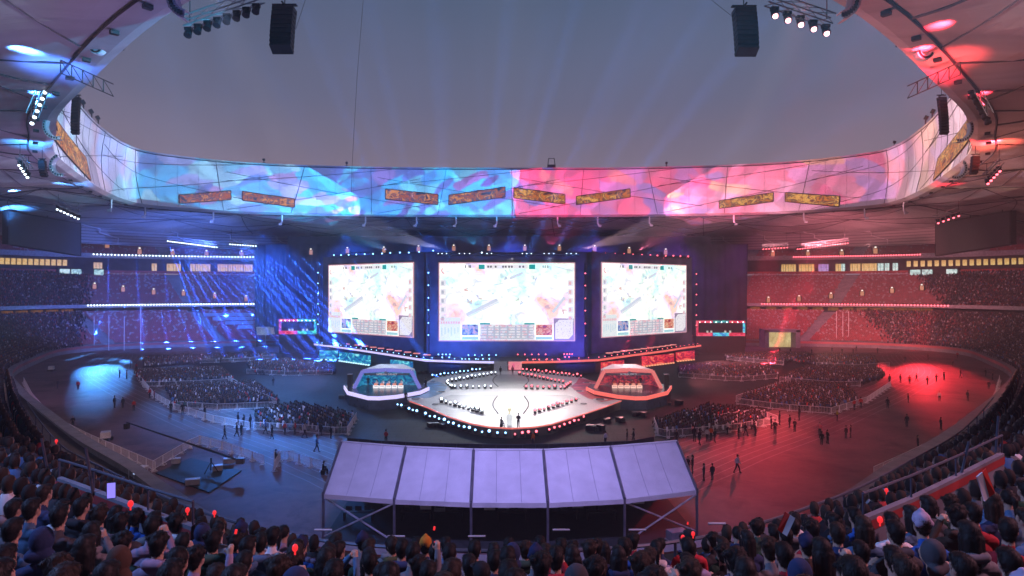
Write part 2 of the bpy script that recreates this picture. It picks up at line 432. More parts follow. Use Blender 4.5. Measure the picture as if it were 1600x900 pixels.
# ------------------------------------------------------------------ roof
M_membrane, N_, L_ = _nt('roof_membrane')
b = N_['Principled BSDF']; b.inputs['Roughness'].default_value = .6
tc = N_.new('ShaderNodeTexCoord'); mp = N_.new('ShaderNodeMapping'); mp.inputs['Scale'].default_value = (.05, .18, .1); mp.inputs['Rotation'].default_value = (0, 0, .5)
nz = N_.new('ShaderNodeTexNoise'); nz.inputs['Scale'].default_value = 1; nz.inputs['Detail'].default_value = 5; nz.inputs['Distortion'].default_value = .6
L_.new(tc.outputs['Object'], mp.inputs['Vector']); L_.new(mp.outputs['Vector'], nz.inputs['Vector'])
cr = N_.new('ShaderNodeValToRGB'); cr.color_ramp.elements[0].position = .3; cr.color_ramp.elements[1].position = .7
cr.color_ramp.elements[0].color = (.30, .29, .29, 1); cr.color_ramp.elements[1].color = (.52, .50, .49, 1)
L_.new(nz.outputs['Fac'], cr.inputs['Fac']); L_.new(cr.outputs['Color'], b.inputs['Base Color'])
bp = N_.new('ShaderNodeBump'); bp.inputs['Strength'].default_value = .5; bp.inputs['Distance'].default_value = .6
L_.new(nz.outputs['Fac'], bp.inputs['Height']); L_.new(bp.outputs['Normal'], b.inputs['Normal'])
M_rim = pbr('rim_membrane', (.70, .69, .70), .55, var=.07, scale=.12)
M_seam = pbr('seam_dark', (.05, .05, .055), .6)
roof = thing('stadium_roof', 'oval stadium roof of pale membrane with a great opening and a tall lit rim wall', 'roof')
RZ, RT = 43.6, 58.5
def rp(i, o, z): i = i % 300; return Vector((RING[i, 0]+RN[i, 0]*o, RING[i, 1]+RN[i, 1]*o, z))
RPROF = [(0, RZ), (1.2, RZ-.55), (3.2, RZ-.5), (14, 43.3), (24, 42.4), (33, 41.0), (42, 39.3), (50, 37.4), (54, 36.0)]
def facet(i, o):
    """the membrane is pulled into shallow diamond facets between its cables"""
    f = lambda x: abs((x % 1)-.5)
    return 1.5*(f(i/12.5-o/27)+f(i/12.5+o/27)-.5)*min(1, max(0, (o-3.2)/5))*min(1, max(0, (52-o)/6))
def base_z(o): return float(np.interp(o, [p[0] for p in RPROF], [p[1] for p in RPROF]))
mb = MB(); OS = [0, 1.2, 3.2]+list(np.linspace(5, 52, 29))+[54]
mb.grid([[rp(i, o, base_z(o)+facet(i, o)) for i in range(300)] for o in OS], closed=True)
mb.build('soffit', M_membrane, roof)
def rim_o(t): return .9*math.sin(math.pi*t)*1.0+ .6*t
mb = MB(); mb.grid([[rp(i, rim_o(t), RZ+(RT-RZ)*t) for i in range(300)] for t in np.linspace(0, 1, 7)], closed=True)
mb.build('rim_wall', M_rim, roof, smooth=True)
mb = MB(); mb.grid([[rp(i, o, z) for i in range(300)] for o, z in [(.6, RT), (.5, RT+.35), (1.4, RT+.45), (2.0, RT), (30, 57), (54, 55), (60, 45)]], closed=True)
mb.build('top_sheet', M_membrane, roof)
# cable and seam lines in the rim wall: posts, and long crossing diagonals
RP0 = np.cumsum(np.concatenate([[0], np.linalg.norm(np.diff(RING, axis=0), axis=1)]))
per = RP0[-1]
def rim_pt(s, t, lift=-.12):
    u = (s % per)/per*300; i = int(u); f = u-i
    return rp(i, rim_o(t)+lift, RZ+(RT-RZ)*t).lerp(rp(i+1, rim_o(t)+lift, RZ+(RT-RZ)*t), f)
mb = MB(); np_ = 26
rnd = random.Random(3)
for k in range(np_):
    s0 = per*k/np_; sl = rnd.uniform(-4, 4)
    mb.tube([rim_pt(s0+sl*(t-.5), t) for t in np.linspace(0, 1, 5)], .075, 4)
for k in range(-1, np_, 2):
    a = per*k/np_+2
    for (t0, t1, ln) in ((.02, .78, 2.6), (.80, .16, 2.6), (.62, .97, 2.2)):
        mb.tube([rim_pt(a+per/np_*ln*u, t0+(t1-t0)*u) for u in np.linspace(0, 1, 16)], .06, 4)
for i in (0,):
    mb.tube([rim_pt(per*u, .985) for u in np.linspace(0, 1, 200)], .13, 4)
mb.build('rim_cable', M_seam, roof)
# finer panel joints
mb = MB()
for k in range(np_*4):
    if k % 4: mb.tube([rim_pt(per*k/(np_*4), t) for t in np.linspace(.0, 1, 4)], .028, 3)
mb.build('panel_joint', pbr('joint_grey', (.25, .24, .27), .6), roof)
def sof_z(o): return base_z(o)
mb = MB()
def soff(u, o):
    i = int(math.floor(u)); f = u-i; z = base_z(o)+facet(u, o)-.1
    return rp(i, o, z).lerp(rp(i+1, o, z), f)
for k in range(24):
    for sg in (-1, 1): mb.tube([soff(12.5*k+sg*12.5*o/27, o) for o in np.linspace(3.3, 52, 20)], .10, 4)
    if k % 2 == 0: mb.tube([soff(12.5*k+6.25+.05*o, o) for o in np.linspace(3.3, 52, 20)], .13, 4)
for k in range(24): mb.tube([soff(12.5*k+12.5*t, 13.5) for t in np.linspace(0, 1, 5)], .07, 4); mb.tube([soff(12.5*k+12.5*t, 27.2) for t in np.linspace(0, 1, 5)], .09, 4)
mb.tube([rp(i, 3.3, RZ-.62) for i in range(0, 301, 2)], .14, 4)
mb.build('soffit_cable', M_seam, roof)
mb = MB()                                   # small dark service boxes round the lip
for k in range(72):
    i = int(300*k/72); mb.box(rp(i, 2.4, RZ-.75), (.7, .5, .35), math.atan2(RN[i, 1], RN[i, 0]))
mb.build('service_box', M_black, roof)
# dark folds (open vents) in the soffit
mb = MB()
for k in (52, 66, 80, 232, 246, 220):
    for sg in (-1, 1):
        a = rp(k, 26, sof_z(26)-.2); b2 = rp(k+6*sg, 21, sof_z(21)-.2); c2 = rp(k+6*sg, 22.3, sof_z(22)-.2); d2_ = rp(k, 28, sof_z(28)-.2)
        mb.add([a, b2, c2, d2_], [(0, 1, 2, 3)] if sg > 0 else [(3, 2, 1, 0)])
mb.build('vent_fold', M_black, roof)
# slatted arched screen hanging at the outer edge of the soffit at the far end
arc = thing('slatted_screen', 'curved band of grey slats with arched ribs under the roof behind the stage', 'screen')
idx = [i for i in range(300) if RING[i, 1] > 176]
M_slat, N_, L_ = _nt('slat_band'); b = N_['Principled BSDF']; b.inputs['Roughness'].default_value = .5
tc = N_.new('ShaderNodeTexCoord'); sp = N_.new('ShaderNodeSeparateXYZ'); L_.new(tc.outputs['Object'], sp.inputs['Vector'])
wv = N_.new('ShaderNodeMath'); wv.operation = 'FRACT'; ml = N_.new('ShaderNodeMath'); ml.operation = 'MULTIPLY'; ml.inputs[1].default_value = 1.1
L_.new(sp.outputs['Z'], ml.inputs[0]); L_.new(ml.outputs[0], wv.inputs[0])
gt = N_.new('ShaderNodeMath'); gt.operation = 'GREATER_THAN'; gt.inputs[1].default_value = .3; L_.new(wv.outputs[0], gt.inputs[0])
cr = N_.new('ShaderNodeValToRGB'); cr.color_ramp.elements[0].color = (.10, .09, .09, 1); cr.color_ramp.elements[1].color = (.26, .24, .24, 1)
L_.new(gt.outputs[0], cr.inputs['Fac']); L_.new(cr.outputs['Color'], b.inputs['Base Color'])
mb = MB(); mb.grid([[rp(i, 40, 39.6) for i in idx], [rp(i, 44, 34.4) for i in idx]]); mb.build('slat_panel', M_slat, arc)
for i in idx[2:-2:5]:
    mb = MB(); mb.tube([rp(i+int(round(3*math.sin(u*1.2))), 39.8-2.5*(1-u), 41.0-1.4*u-5.0*u*u) for u in np.linspace(0, 1, 7)], .12, 4); mb.build('arched_rib', pbr('rib_pale', (.45, .44, .45), .5), arc)
# ------------------------------------------------------------------ small emitters
CW = emit('lens_cold_white', (.75, .88, 1), 5); CB = emit('lens_blue', (.25, .55, 1), 6); CR_ = emit('lens_red', (1, .12, .16), 5)
CWW = emit('lens_warm_white', (1, .85, .7), 4); CPK = emit('lens_pink', (1, .45, .5), 6)
EDGE_B = emit('edge_light_lilac', (.66, .58, 1), 1.25); EDGE_R = emit('edge_light_red', (1, .16, .13), 1.05)
M_stagew = pbr('stage_floor_white', (.62, .61, .63), .42, var=.05, scale=.2)
M_staged = pbr('stage_panel_grey', (.33, .32, .36), .4, var=.08, scale=.2)
M_skirt = pbr('stage_skirt', (.10, .09, .08), .7, var=.3, scale=.6)
M_booth_floor = pbr('booth_floor', (.03, .035, .06), .25)

# ------------------------------------------------------------------ raised platform behind, with its lit edge
PZ = 3.3
plat = thing('stage_platform', 'long raised stage platform with a lilac and red lit front edge under the screens', 'stage')
edge_px = [(491, 537), (520, 540.5), (560, 546), (610, 553.5), (665, 562), (720, 564), (772, 565)]
edge_r = [(815, 565), (870, 564), (935, 561.5), (985, 554.5), (1035, 548), (1070, 542.5), (1095, 539)]
EL = [atz(x, y, PZ) for x, y in edge_px]; ER = [atz(x, y, PZ) for x, y in edge_r]
front = EL+ER
back = [Vector((p.x*1.0, p.y+16, PZ)) for p in front]
mb = MB(); poly = [(p.x, p.y) for p in front]+[(p.x, p.y) for p in reversed(back)]
mb.prism(poly, PZ-.6, PZ); mb.build('deck', pbr('deck_black', (.04, .04, .05), .4), plat)
def edge_strip(mb, pts, z0, z1, out=.08):
    for a, b2 in zip(pts[:-1], pts[1:]):
        d = (b2-a).normalized(); n = Vector((d.y, -d.x, 0))*out
        mb.box(((a+b2)/2+n).to_tuple()[:2]+((z0+z1)/2,), ((b2-a).length, .12, z1-z0), math.atan2(d.y, d.x))
mb = MB(); edge_strip(mb, EL, PZ-.42, PZ+.06); mb.build('edge_light', EDGE_B, plat)
mb = MB(); edge_strip(mb, ER, PZ-.42, PZ+.06); mb.build('edge_light', EDGE_R, plat)
for pts in (EL, ER): 
    mb = MB()
    for a, b2 in zip(pts[:-1], pts[1:]):
        d = (b2-a).normalized(); n = Vector((-d.y, d.x, 0))*1.2
        m_ = (a+b2)/2+n; mb.box((m_.x, m_.y, (PZ-.6)/2), ((b2-a).length, .3, PZ-.6), math.atan2(d.y, d.x))
    mb.build('fascia', pbr('fascia_dark', (.035, .035, .04), .6), plat)
# stairs between the two edges
mb = MB(); a, b2 = EL[-1], ER[0]
for k in range(7):
    y0 = a.y-2.6+k*.38; mb.box(((a.x+b2.x)/2-1.6, (y0+a.y+.2)/2, 1.5+(k+.5)*.257-.0), ((b2.x-a.x)/2-.1, a.y+.2-y0, .257), 0)
mb.build('white_stairs', pbr('stair_white', (.7, .7, .74), .4, var=.05), plat)
mb = MB(); mb.box(((a.x+b2.x)/2+1.65, a.y-.35, 2.4), ((b2.x-a.x)/2-.1, .2, 1.85)); mb.build('pink_screen', emit('pink_glow', None or (1, .28, .36), .9, False, 'noise', [(.9, .1, .3), (1, .4, .35)], (.6, 1, .6)), plat)
# fascia screens under the wings
def fascia_screen(px0, px1, yt0, yb0, yt1, yb1, mat, label):
    zt, zb = 2.6, .25
    A, B2 = atz(px0, yb0, zb), atz(px1, yb1, zb)
    t = thing('flame_screen' if 'red' in label else 'aurora_screen', label, 'led screen', ((A.x+B2.x)/2, (A.y+B2.y)/2, 0))
    mb = MB(); d = (B2-A); d.z = 0; u = d.normalized()
    mb.box(((A.x+B2.x)/2, (A.y+B2.y)/2, (zt+zb)/2), (d.length, .12, zt-zb), math.atan2(u.y, u.x)); mb.build('panel', mat, t)
    mb = MB(); n = Vector((u.y, -u.x, 0))*.25
    for k in range(int(d.length/1.1)):
        p = A.lerp(B2, (k+.5)/int(d.length/1.1))+n; mb.box((p.x, p.y, .15), (.5, .35, .3), math.atan2(u.y, u.x))
    mb.build('floor_light', emit('aurora_base', (.55, .9, 1), 1.6) if 'teal' in label else emit('flame_base', (1, .4, .2), 1.2), t)
M_aur = emit('aurora_picture', (0, .3, .4), 1.0, False, 'wave', [(.0, .03, .22), (.0, .12, .45), (.02, .42, .6), (.35, .95, 1)], (.22, .22, .4))
M_flm = emit('flame_picture', (.6, .05, .05), 1.0, False, 'wave', [(.18, .0, .04), (.6, .01, .05), (.95, .06, .06), (1, .5, .25)], (.2, .2, .45))
fascia_screen(499, 528, 545, 561, 549, 561, M_aur, 'short teal aurora screen at the outer end of the blue-side platform front')
fascia_screen(530, 579, 549, 563, 554, 570, M_aur, 'wide teal aurora screen in the middle of the blue-side platform front')
fascia_screen(610, 645, 560, 577, 565, 581, M_aur, 'teal aurora screen of the platform front just behind the blue team booth')
fascia_screen(939, 975, 566, 582, 561, 578, M_flm, 'red flame screen of the platform front just behind the red team booth')
fascia_screen(1003, 1053, 555, 572, 549, 566, M_flm, 'wide bright red flame screen in the middle of the red-side platform front')
fascia_screen(1056, 1085, 549, 564, 545, 561, M_flm, 'short red flame screen at the outer end of the red-side platform front')

# ------------------------------------------------------------------ three big screens
M_pict, N_, L_ = _nt('game_picture'); b = N_['Principled BSDF']; b.inputs['Base Color'].default_value = (.02, .02, .02, 1)
tc = N_.new('ShaderNodeTexCoord'); mp = N_.new('ShaderNodeMapping'); mp.inputs['Scale'].default_value = (.13, .13, .16); mp.inputs['Rotation'].default_value = (0, .6, 0)
L_.new(tc.outputs['Object'], mp.inputs['Vector'])
n1 = N_.new('ShaderNodeTexNoise'); n1.inputs['Scale'].default_value = .9; n1.inputs['Detail'].default_value = 2; n1.inputs['Distortion'].default_value = .6; L_.new(mp.outputs['Vector'], n1.inputs['Vector'])
c1 = N_.new('ShaderNodeValToRGB'); e = c1.color_ramp.elements
e[0].position = .33; e[0].color = (.62, .93, .95, 1); e[1].position = .68; e[1].color = (1, .60, .48, 1)
for p, c in ((.42, (.84, 1, .80)), (.50, (1, 1, .93)), (.57, (1, .95, .9)), (.62, (.93, .74, .95))):
    q = e.new(p); q.color = (*c, 1)
L_.new(n1.outputs['Fac'], c1.inputs['Fac'])
n2 = N_.new('ShaderNodeTexNoise'); n2.inputs['Scale'].default_value = 3.2; n2.inputs['Detail'].default_value = 6; n2.inputs['Roughness'].default_value = .65; n2.inputs['Distortion'].default_value = 1.5; L_.new(mp.outputs['Vector'], n2.inputs['Vector'])
c2 = N_.new('ShaderNodeValToRGB'); e = c2.color_ramp.elements
e[0].position = .33; e[0].color = (.36, .44, .66, 1); e[1].position = .50; e[1].color = (1, 1, 1, 1)
L_.new(n2.outputs['Fac'], c2.inputs['Fac'])
mu = N_.new('ShaderNodeMixRGB'); mu.blend_type = 'MULTIPLY'; mu.inputs['Fac'].default_value = .75; L_.new(c1.outputs['Color'], mu.inputs['Color1']); L_.new(c2.outputs['Color'], mu.inputs['Color2'])
L_.new(mu.outputs['Color'], b.inputs['Emission Color']); b.inputs['Emission Strength'].default_value = 1.4
M_pict.cycles.emission_sampling = 'AUTO'
M_hudw = emit('hud_pale', (.93, .9, .94), 1.0); M_hudg = emit('hud_grey', (.55, .58, .68), .9); M_hudp = emit('hud_pink', (.95, .55, .6), .95)
M_teal = emit('hud_teal', (.0, .42, .42), .9); M_red_line = emit('hud_red', (.95, .2, .28), .9); M_ink = emit('hud_ink', (.12, .12, .16), .6)
M_pbl = emit('portrait_blue', (.1, .1, .5), .9, False, 'noise', [(.01, .02, .12), (.04, .06, .42), (.3, .55, .9), (.9, .5, .6), (.1, .08, .3)], (1.1, 1, 1.1))
M_prd = emit('portrait_red', (.6, .05, .05), .9, False, 'noise', [(.08, .02, .10), (.5, .02, .06), (.9, .25, .15), (1, .75, .5), (.35, .02, .06)], (1.1, 1, 1.1))
M_sbg = emit('score_row', (.8, .6, .68), .95, False, 'cells', [(.92, .9, .93), (.95, .82, .84), (.60, .68, .80), (.96, .93, .94), (.85, .55, .62)], (1.6, 1, 1.9))
SWD, SHT = 32.6, 18.6
def big_screen(label):
    t = thing('video_screen', label, 'screen', (0, 0, 0), 'big video screens over the stage')
    def quad(mb, u0, v0, u1, v1, y=-.1):
        x0, x1, z0, z1 = (u0-.5)*SWD, (u1-.5)*SWD, v0*SHT, v1*SHT
        mb.add([(x0, y, z0), (x1, y, z0), (x1, y, z1), (x0, y, z1)], [(0, 1, 2, 3)])
    mb = MB(); mb.box((0, 0, SHT/2), (SWD, .16, SHT)); mb.build('picture', M_pict, t)
    mb = MB()
    for s in (-1, 1):
        mb.box((s*(SWD/2+.12), 0, SHT/2), (.22, .2, SHT+.48)); mb.box((0, 0, SHT/2+s*(SHT/2+.13)), (SWD-.02, .2, .22))
    mb.build('frame', emit('screen_rim', (1, .5, .6), .7), t)
    mb = MB(); mb.box((0, 2.2, 8.55), (SWD+6.5, 3.6, 25.2)); mb.build('housing', pbr('screen_housing', (.08, .08, .095), .7, var=.4, scale=.3), t)
    mb = MB(); quad(mb, .30, .0, .705, .205); sb = mb.build('scoreboard', M_sbg, t)
    mb = MB()
    for k in range(5): quad(mb, .31, .155-.034*k, .695, .168-.034*k, -.12)
    for u in (.35, .40, .44, .50, .56, .60, .65): quad(mb, u, .02, u+.012, .19, -.13)
    mb.build('score_marking', M_hudg, sb)
    mb = MB(); quad(mb, .30, .205, .375, .225); quad(mb, .63, .205, .705, .225); mb.build('tab_marking', M_teal, sb)
    for (u, m, nm) in ((.167, M_pbl, 'blue'), (.716, M_prd, 'red')):
        mb = MB(); quad(mb, u, .065, u+.121, .205); pt = mb.build('portrait_panel', m, t, label=nm+' portrait panel')
        mb = MB(); quad(mb, u, .01, u+.121, .045); mb.build('caption_bar', emit('caption_cyan', (.45, .82, .9), .9), pt)
    mb = MB(); quad(mb, .848, .0, .998, .285); mm = mb.build('minimap', emit('map_border', (.42, .32, .48), .8), t)
    mb = MB(); x0, x1, z0, z1 = (.858-.5)*SWD, (.990-.5)*SWD, .018*SHT, .268*SHT; c = 1.0
    mb.add([(x0, -.13, z0), (x1-c, -.13, z0), (x1, -.13, z0+c), (x1, -.13, z1), (x0+c, -.13, z1), (x0, -.13, z1-c)], [(0, 1, 2, 3, 4, 5)]); mb.build('map_field', M_hudw, mm)
    mb = MB(); rr = random.Random(5)
    for k in range(46):
        u, v = rr.uniform(.868, .972), rr.uniform(.045, .24); s = rr.uniform(.002, .005); quad(mb, u, v, u+s, v+s*1.8, -.15)
    mb.build('map_dot', emit('map_mark', (.45, .35, .5), .8), mm)
    mb = MB(); quad(mb, .004, .0, .157, .30); pn = mb.build('stat_panel', emit('stat_pale', (.86, .93, .95), 1.0), t)
    mb = MB()
    for k in range(8): quad(mb, .008+.0185*k, .215, .021+.0185*k, .245, -.12)
    quad(mb, .008, .255, .035, .29, -.12); mb.build('chip_marking', M_hudp, pn)
    mb = MB()
    for k in range(6): quad(mb, .012+.024*k, .06+.02*(k % 3), .022+.024*k, .16+.01*(k % 2), -.12)
    mb.build('bar_marking', emit('stat_blue', (.68, .84, .92), .95), pn)
    mb = MB(); quad(mb, .345, .93, .655, .985); hd = mb.build('header_bar', M_hudw, t)
    mb = MB(); quad(mb, .29, .925, .335, .985); quad(mb, .665, .925, .71, .985); mb.build('badge_marking', M_teal, hd)
    mb = MB()
    for u in (.355, .375, .41, .465, .485, .51, .53, .59, .615): quad(mb, u, .945, u+.013, .97, -.12)
    for u in (.19, .215, .225, .765, .78, .80): quad(mb, u, .942, u+.008, .975, -.12)
    mb.build('header_lettering', M_ink, hd)
    for k in range(5):
        for u in (.006, .952):
            mb = MB(); quad(mb, u, .70-.115*k, u+.042, .785-.115*k); ic = mb.build('player_icon', M_hudw, t)
            mb = MB(); quad(mb, u+.008, .72-.115*k, u+.026, .765-.115*k, -.12); mb.build('icon_mark', M_hudg if u < .5 else M_hudp, ic)
    mb = MB()
    for k in range(9):
        a = 2.0+k*.32; mb.bar(((.035-.5)*SWD+math.cos(a)*.62, -.14, .905*SHT+math.sin(a)*.62), ((.035-.5)*SWD+math.cos(a+.3)*.62, -.14, .905*SHT+math.sin(a+.3)*.62), .1, 4)
    mb.build('corner_emblem', M_red_line, t)
    mb = MB()                                                       # lanes, walls and ruins of the map seen in the game
    rr = random.Random(2)
    def strip(u0, v0, u1, v1, w, y=-.09):
        a = Vector(((u0-.5)*SWD, y, v0*SHT)); b3 = Vector(((u1-.5)*SWD, y, v1*SHT)); d = (b3-a).normalized(); n = Vector((-d.z, 0, d.x))*w
        mb.add([a-n, b3-n, b3+n, a+n], [(0, 1, 2, 3)])
    for (u0, v0, u1, v1, w) in ((.20, .33, .43, .53, .42), (.21, .30, .44, .50, .12), (.84, .36, .93, .56, .35), (.52, .80, .62, .88, .3), (.40, .72, .48, .74, .12), (.86, .96, .99, .90, .12)): strip(u0, v0, u1, v1, w)
    mb.build('lane_pattern', emit('map_wall_blue', (.74, .80, .93), .98), t)
    mb = MB()
    for (u, v, r) in ((.58, .53, .55), (.61, .49, .8), (.66, .56, .4), (.49, .80, .7), (.70, .80, .8), (.22, .50, 1.0), (.30, .56, .8), (.20, .66, .7), (.86, .76, .25), (.85, .68, .25), (.76, .62, .3), (.92, .37, .9), (.28, .47, .5), (.40, .60, .4)):
        for q in range(4): strip(u+rr.uniform(-.02, .02)*r, v+rr.uniform(-.03, .03)*r, u+rr.uniform(-.03, .03)*r, v+rr.uniform(-.04, .05)*r, .15*r+.05, -.088-.002*q)
    mb.build('ruin_pattern', emit('map_ruin_mix', (.6, .7, .85), .95, False, 'cells', [(.62, .70, .86), (.75, .66, .85), (.55, .82, .86), (.9, .62, .58)], (.9, 1, .9)), t)
    return t
scr = big_screen('centre one of three bright video screens showing a pale game map')
sc_z = 7.35
place(scr, ((792-800)*.155, 155, sc_z))
pl = place(scr, ((-25.0-53.3)/2, (164+185.5)/2, sc_z+.1), math.atan2(164-185.5, 28.3), 'video screen on the blue-lit side, turned inward, with the white game picture', scale=(1.06, 1, 1.02))
pr_ = place(scr, ((23.0+50.3)/2, (164+185.0)/2, sc_z+.1), math.atan2(21.0, 27.3), 'video screen on the red-lit side, turned inward, with the white game picture', scale=(1.05, 1, 1.02))

# ------------------------------------------------------------------ black drape
dr = thing('black_drape', 'tall black drape hung behind the screens to hide the empty end stand', 'drape')
def drape(pts, zt, zb, nm):
    mb = MB(); P = resample(np.array([(p.x, p.y) for p in pts]), step=.7); n = normals(P)
    P2 = P+n*(np.sin(np.arange(len(P))*1.9)*.22+np.sin(np.arange(len(P))*.7)*.2)[:, None]
    mb.grid([[pt3(p, zt) for p in P2], [pt3(p, (zt+zb)/2) for p in P2], [pt3(p, zb) for p in P2]]); mb.build(nm, M_cloth, dr, smooth=True)
drape([at(398, 450, 214), at(470, 450, 212), at(600, 450, 214), at(800, 450, 216), at(1000, 450, 214), at(1095, 450, 212), at(1168, 450, 214)], 34.6, 4.5, 'cloth')
mb = MB()
for x in (398, 470, 600, 800, 1000, 1095, 1168): mb.bar(at(x, 450, 215.5)*1+Vector((0, 0, 14.8)), Vector((at(x, 450, 215.5).x, 217.5, 0)), .18, 5)
mb.build('mast', M_black, dr)

# ------------------------------------------------------------------ the white stage
STZ = 1.5
fpx = [(640, 626), (668, 636), (700, 650), (735, 661), (765, 666.5), (800, 668.5), (835, 666.5), (862, 662), (900, 650), (940, 637), (972, 625), (968, 612), (935, 600), (912, 590), (880, 583), (815, 579), (772, 579), (715, 583), (680, 589), (668, 596), (655, 604), (632, 618)]
stage = thing('main_stage', 'broad white competition stage with a pointed front and grey floor panels', 'stage', (0, 110, 0))
SP = [atz(x, y, STZ) for x, y in fpx]
mb = MB(); mb.prism([(p.x, p.y) for p in SP][::-1], STZ-.25, STZ); mb.build('deck', M_stagew, stage)
mb = MB(); F2 = SP[:11]
A = [Vector((p.x, p.y+.15, STZ-.25)) for p in F2]; B3 = [Vector((p.x, p.y+.25, 0.01)) for p in F2]; mb.grid([A, B3]); 
A = [Vector((p.x, p.y, STZ-.25)) for p in SP[10:]+SP[:1]]; B3 = [Vector((p.x, p.y, .01)) for p in SP[10:]+SP[:1]]; mb.grid([A, B3]); mb.build('skirt', M_skirt, stage)
mb = MB(); pts = [Vector((p.x, p.y-.03, STZ-.1)) for p in SP[:6]]; mb.tube(pts, .09, 5); mb.build('edge_light', emit('edge_thin_red', (1, .2, .15), .9), stage)
mb = MB(); pts = [Vector((p.x, p.y-.03, STZ-.1)) for p in SP[5:11]]; mb.tube(pts, .09, 5); mb.build('edge_light', emit('edge_thin_red', None, 0), stage)
def stage_poly(pxs, z, mat, nm, parent=stage):
    mb = MB(); P = [atz(x, y, z) for x, y in pxs]; mb.add([p for p in P][::-1], [tuple(range(len(P)))]); return mb.build(nm, mat, parent)
stage_poly([(705, 617), (885, 617), (908, 623), (893, 627), (862, 637), (826, 645), (800, 647.5), (775, 646), (740, 639), (700, 628), (683, 623.5)], STZ+.02, M_staged, 'floor_panel')
stage_poly([(706, 603), (740, 592), (770, 585), (825, 585), (855, 592), (888, 602), (880, 607), (712, 607)], STZ+.02, M_staged, 'floor_panel')
M_path_b = pbr('blue_path_paint', (.12, .35, .55), .3, var=.5, scale=.5); M_path_r = pbr('red_path_paint', (.55, .05, .08), .3, var=.5, scale=.5)
stage_poly([(676, 594), (690, 598), (700, 604), (690, 615), (672, 621), (648, 625), (640, 621), (660, 604)], STZ+.016, M_path_b, 'painted_path')
stage_poly([(905, 590), (935, 597), (960, 612), (968, 623), (940, 628), (918, 622), (900, 612), (892, 604), (900, 598)], STZ+.016, M_path_r, 'painted_path')
for (x, y, rx) in ((676, 597, 7), (650, 623, 12), (680, 632, 9), (690, 612, 9), (917, 598, 7), (905, 611, 8), (938, 624, 12), (912, 631, 9)):
    p = atz(x, y, STZ+.028); r = rx*p.y/1000; mb = MB(); pts = [(p.x+math.cos(a)*r, p.y+math.sin(a)*r*.9, STZ+.028) for a in np.linspace(0, 2*math.pi, 25)[:-1]]
    mb.add(pts, [tuple(range(24))]); d = mb.build('floor_emblem', pbr('emblem_white', (.72, .72, .7), .3, var=.1), stage)
    mb = MB(); mb.tube([(p.x+math.cos(a)*r*.55, p.y+math.sin(a)*r*.5, STZ+.035) for a in np.linspace(.3, 5.6, 14)], r*.07, 4); mb.build('emblem_mark', pbr('emblem_ink', (.2, .2, .24), .4), d)
mb = MB()
for cx, s in ((778, 1), (818, -1)):
    for y0, y1, ph in ((586, 604, 0), (619, 646, 0)):
        pts = [atz(cx-s*(3+5*math.sin(u*4.2-.4)), y0+(y1-y0)*u, STZ+.035) for u in np.linspace(0, 1, 16)]
        mb.tube(pts, .10, 4)
mb.build('floor_cable', M_black, stage)

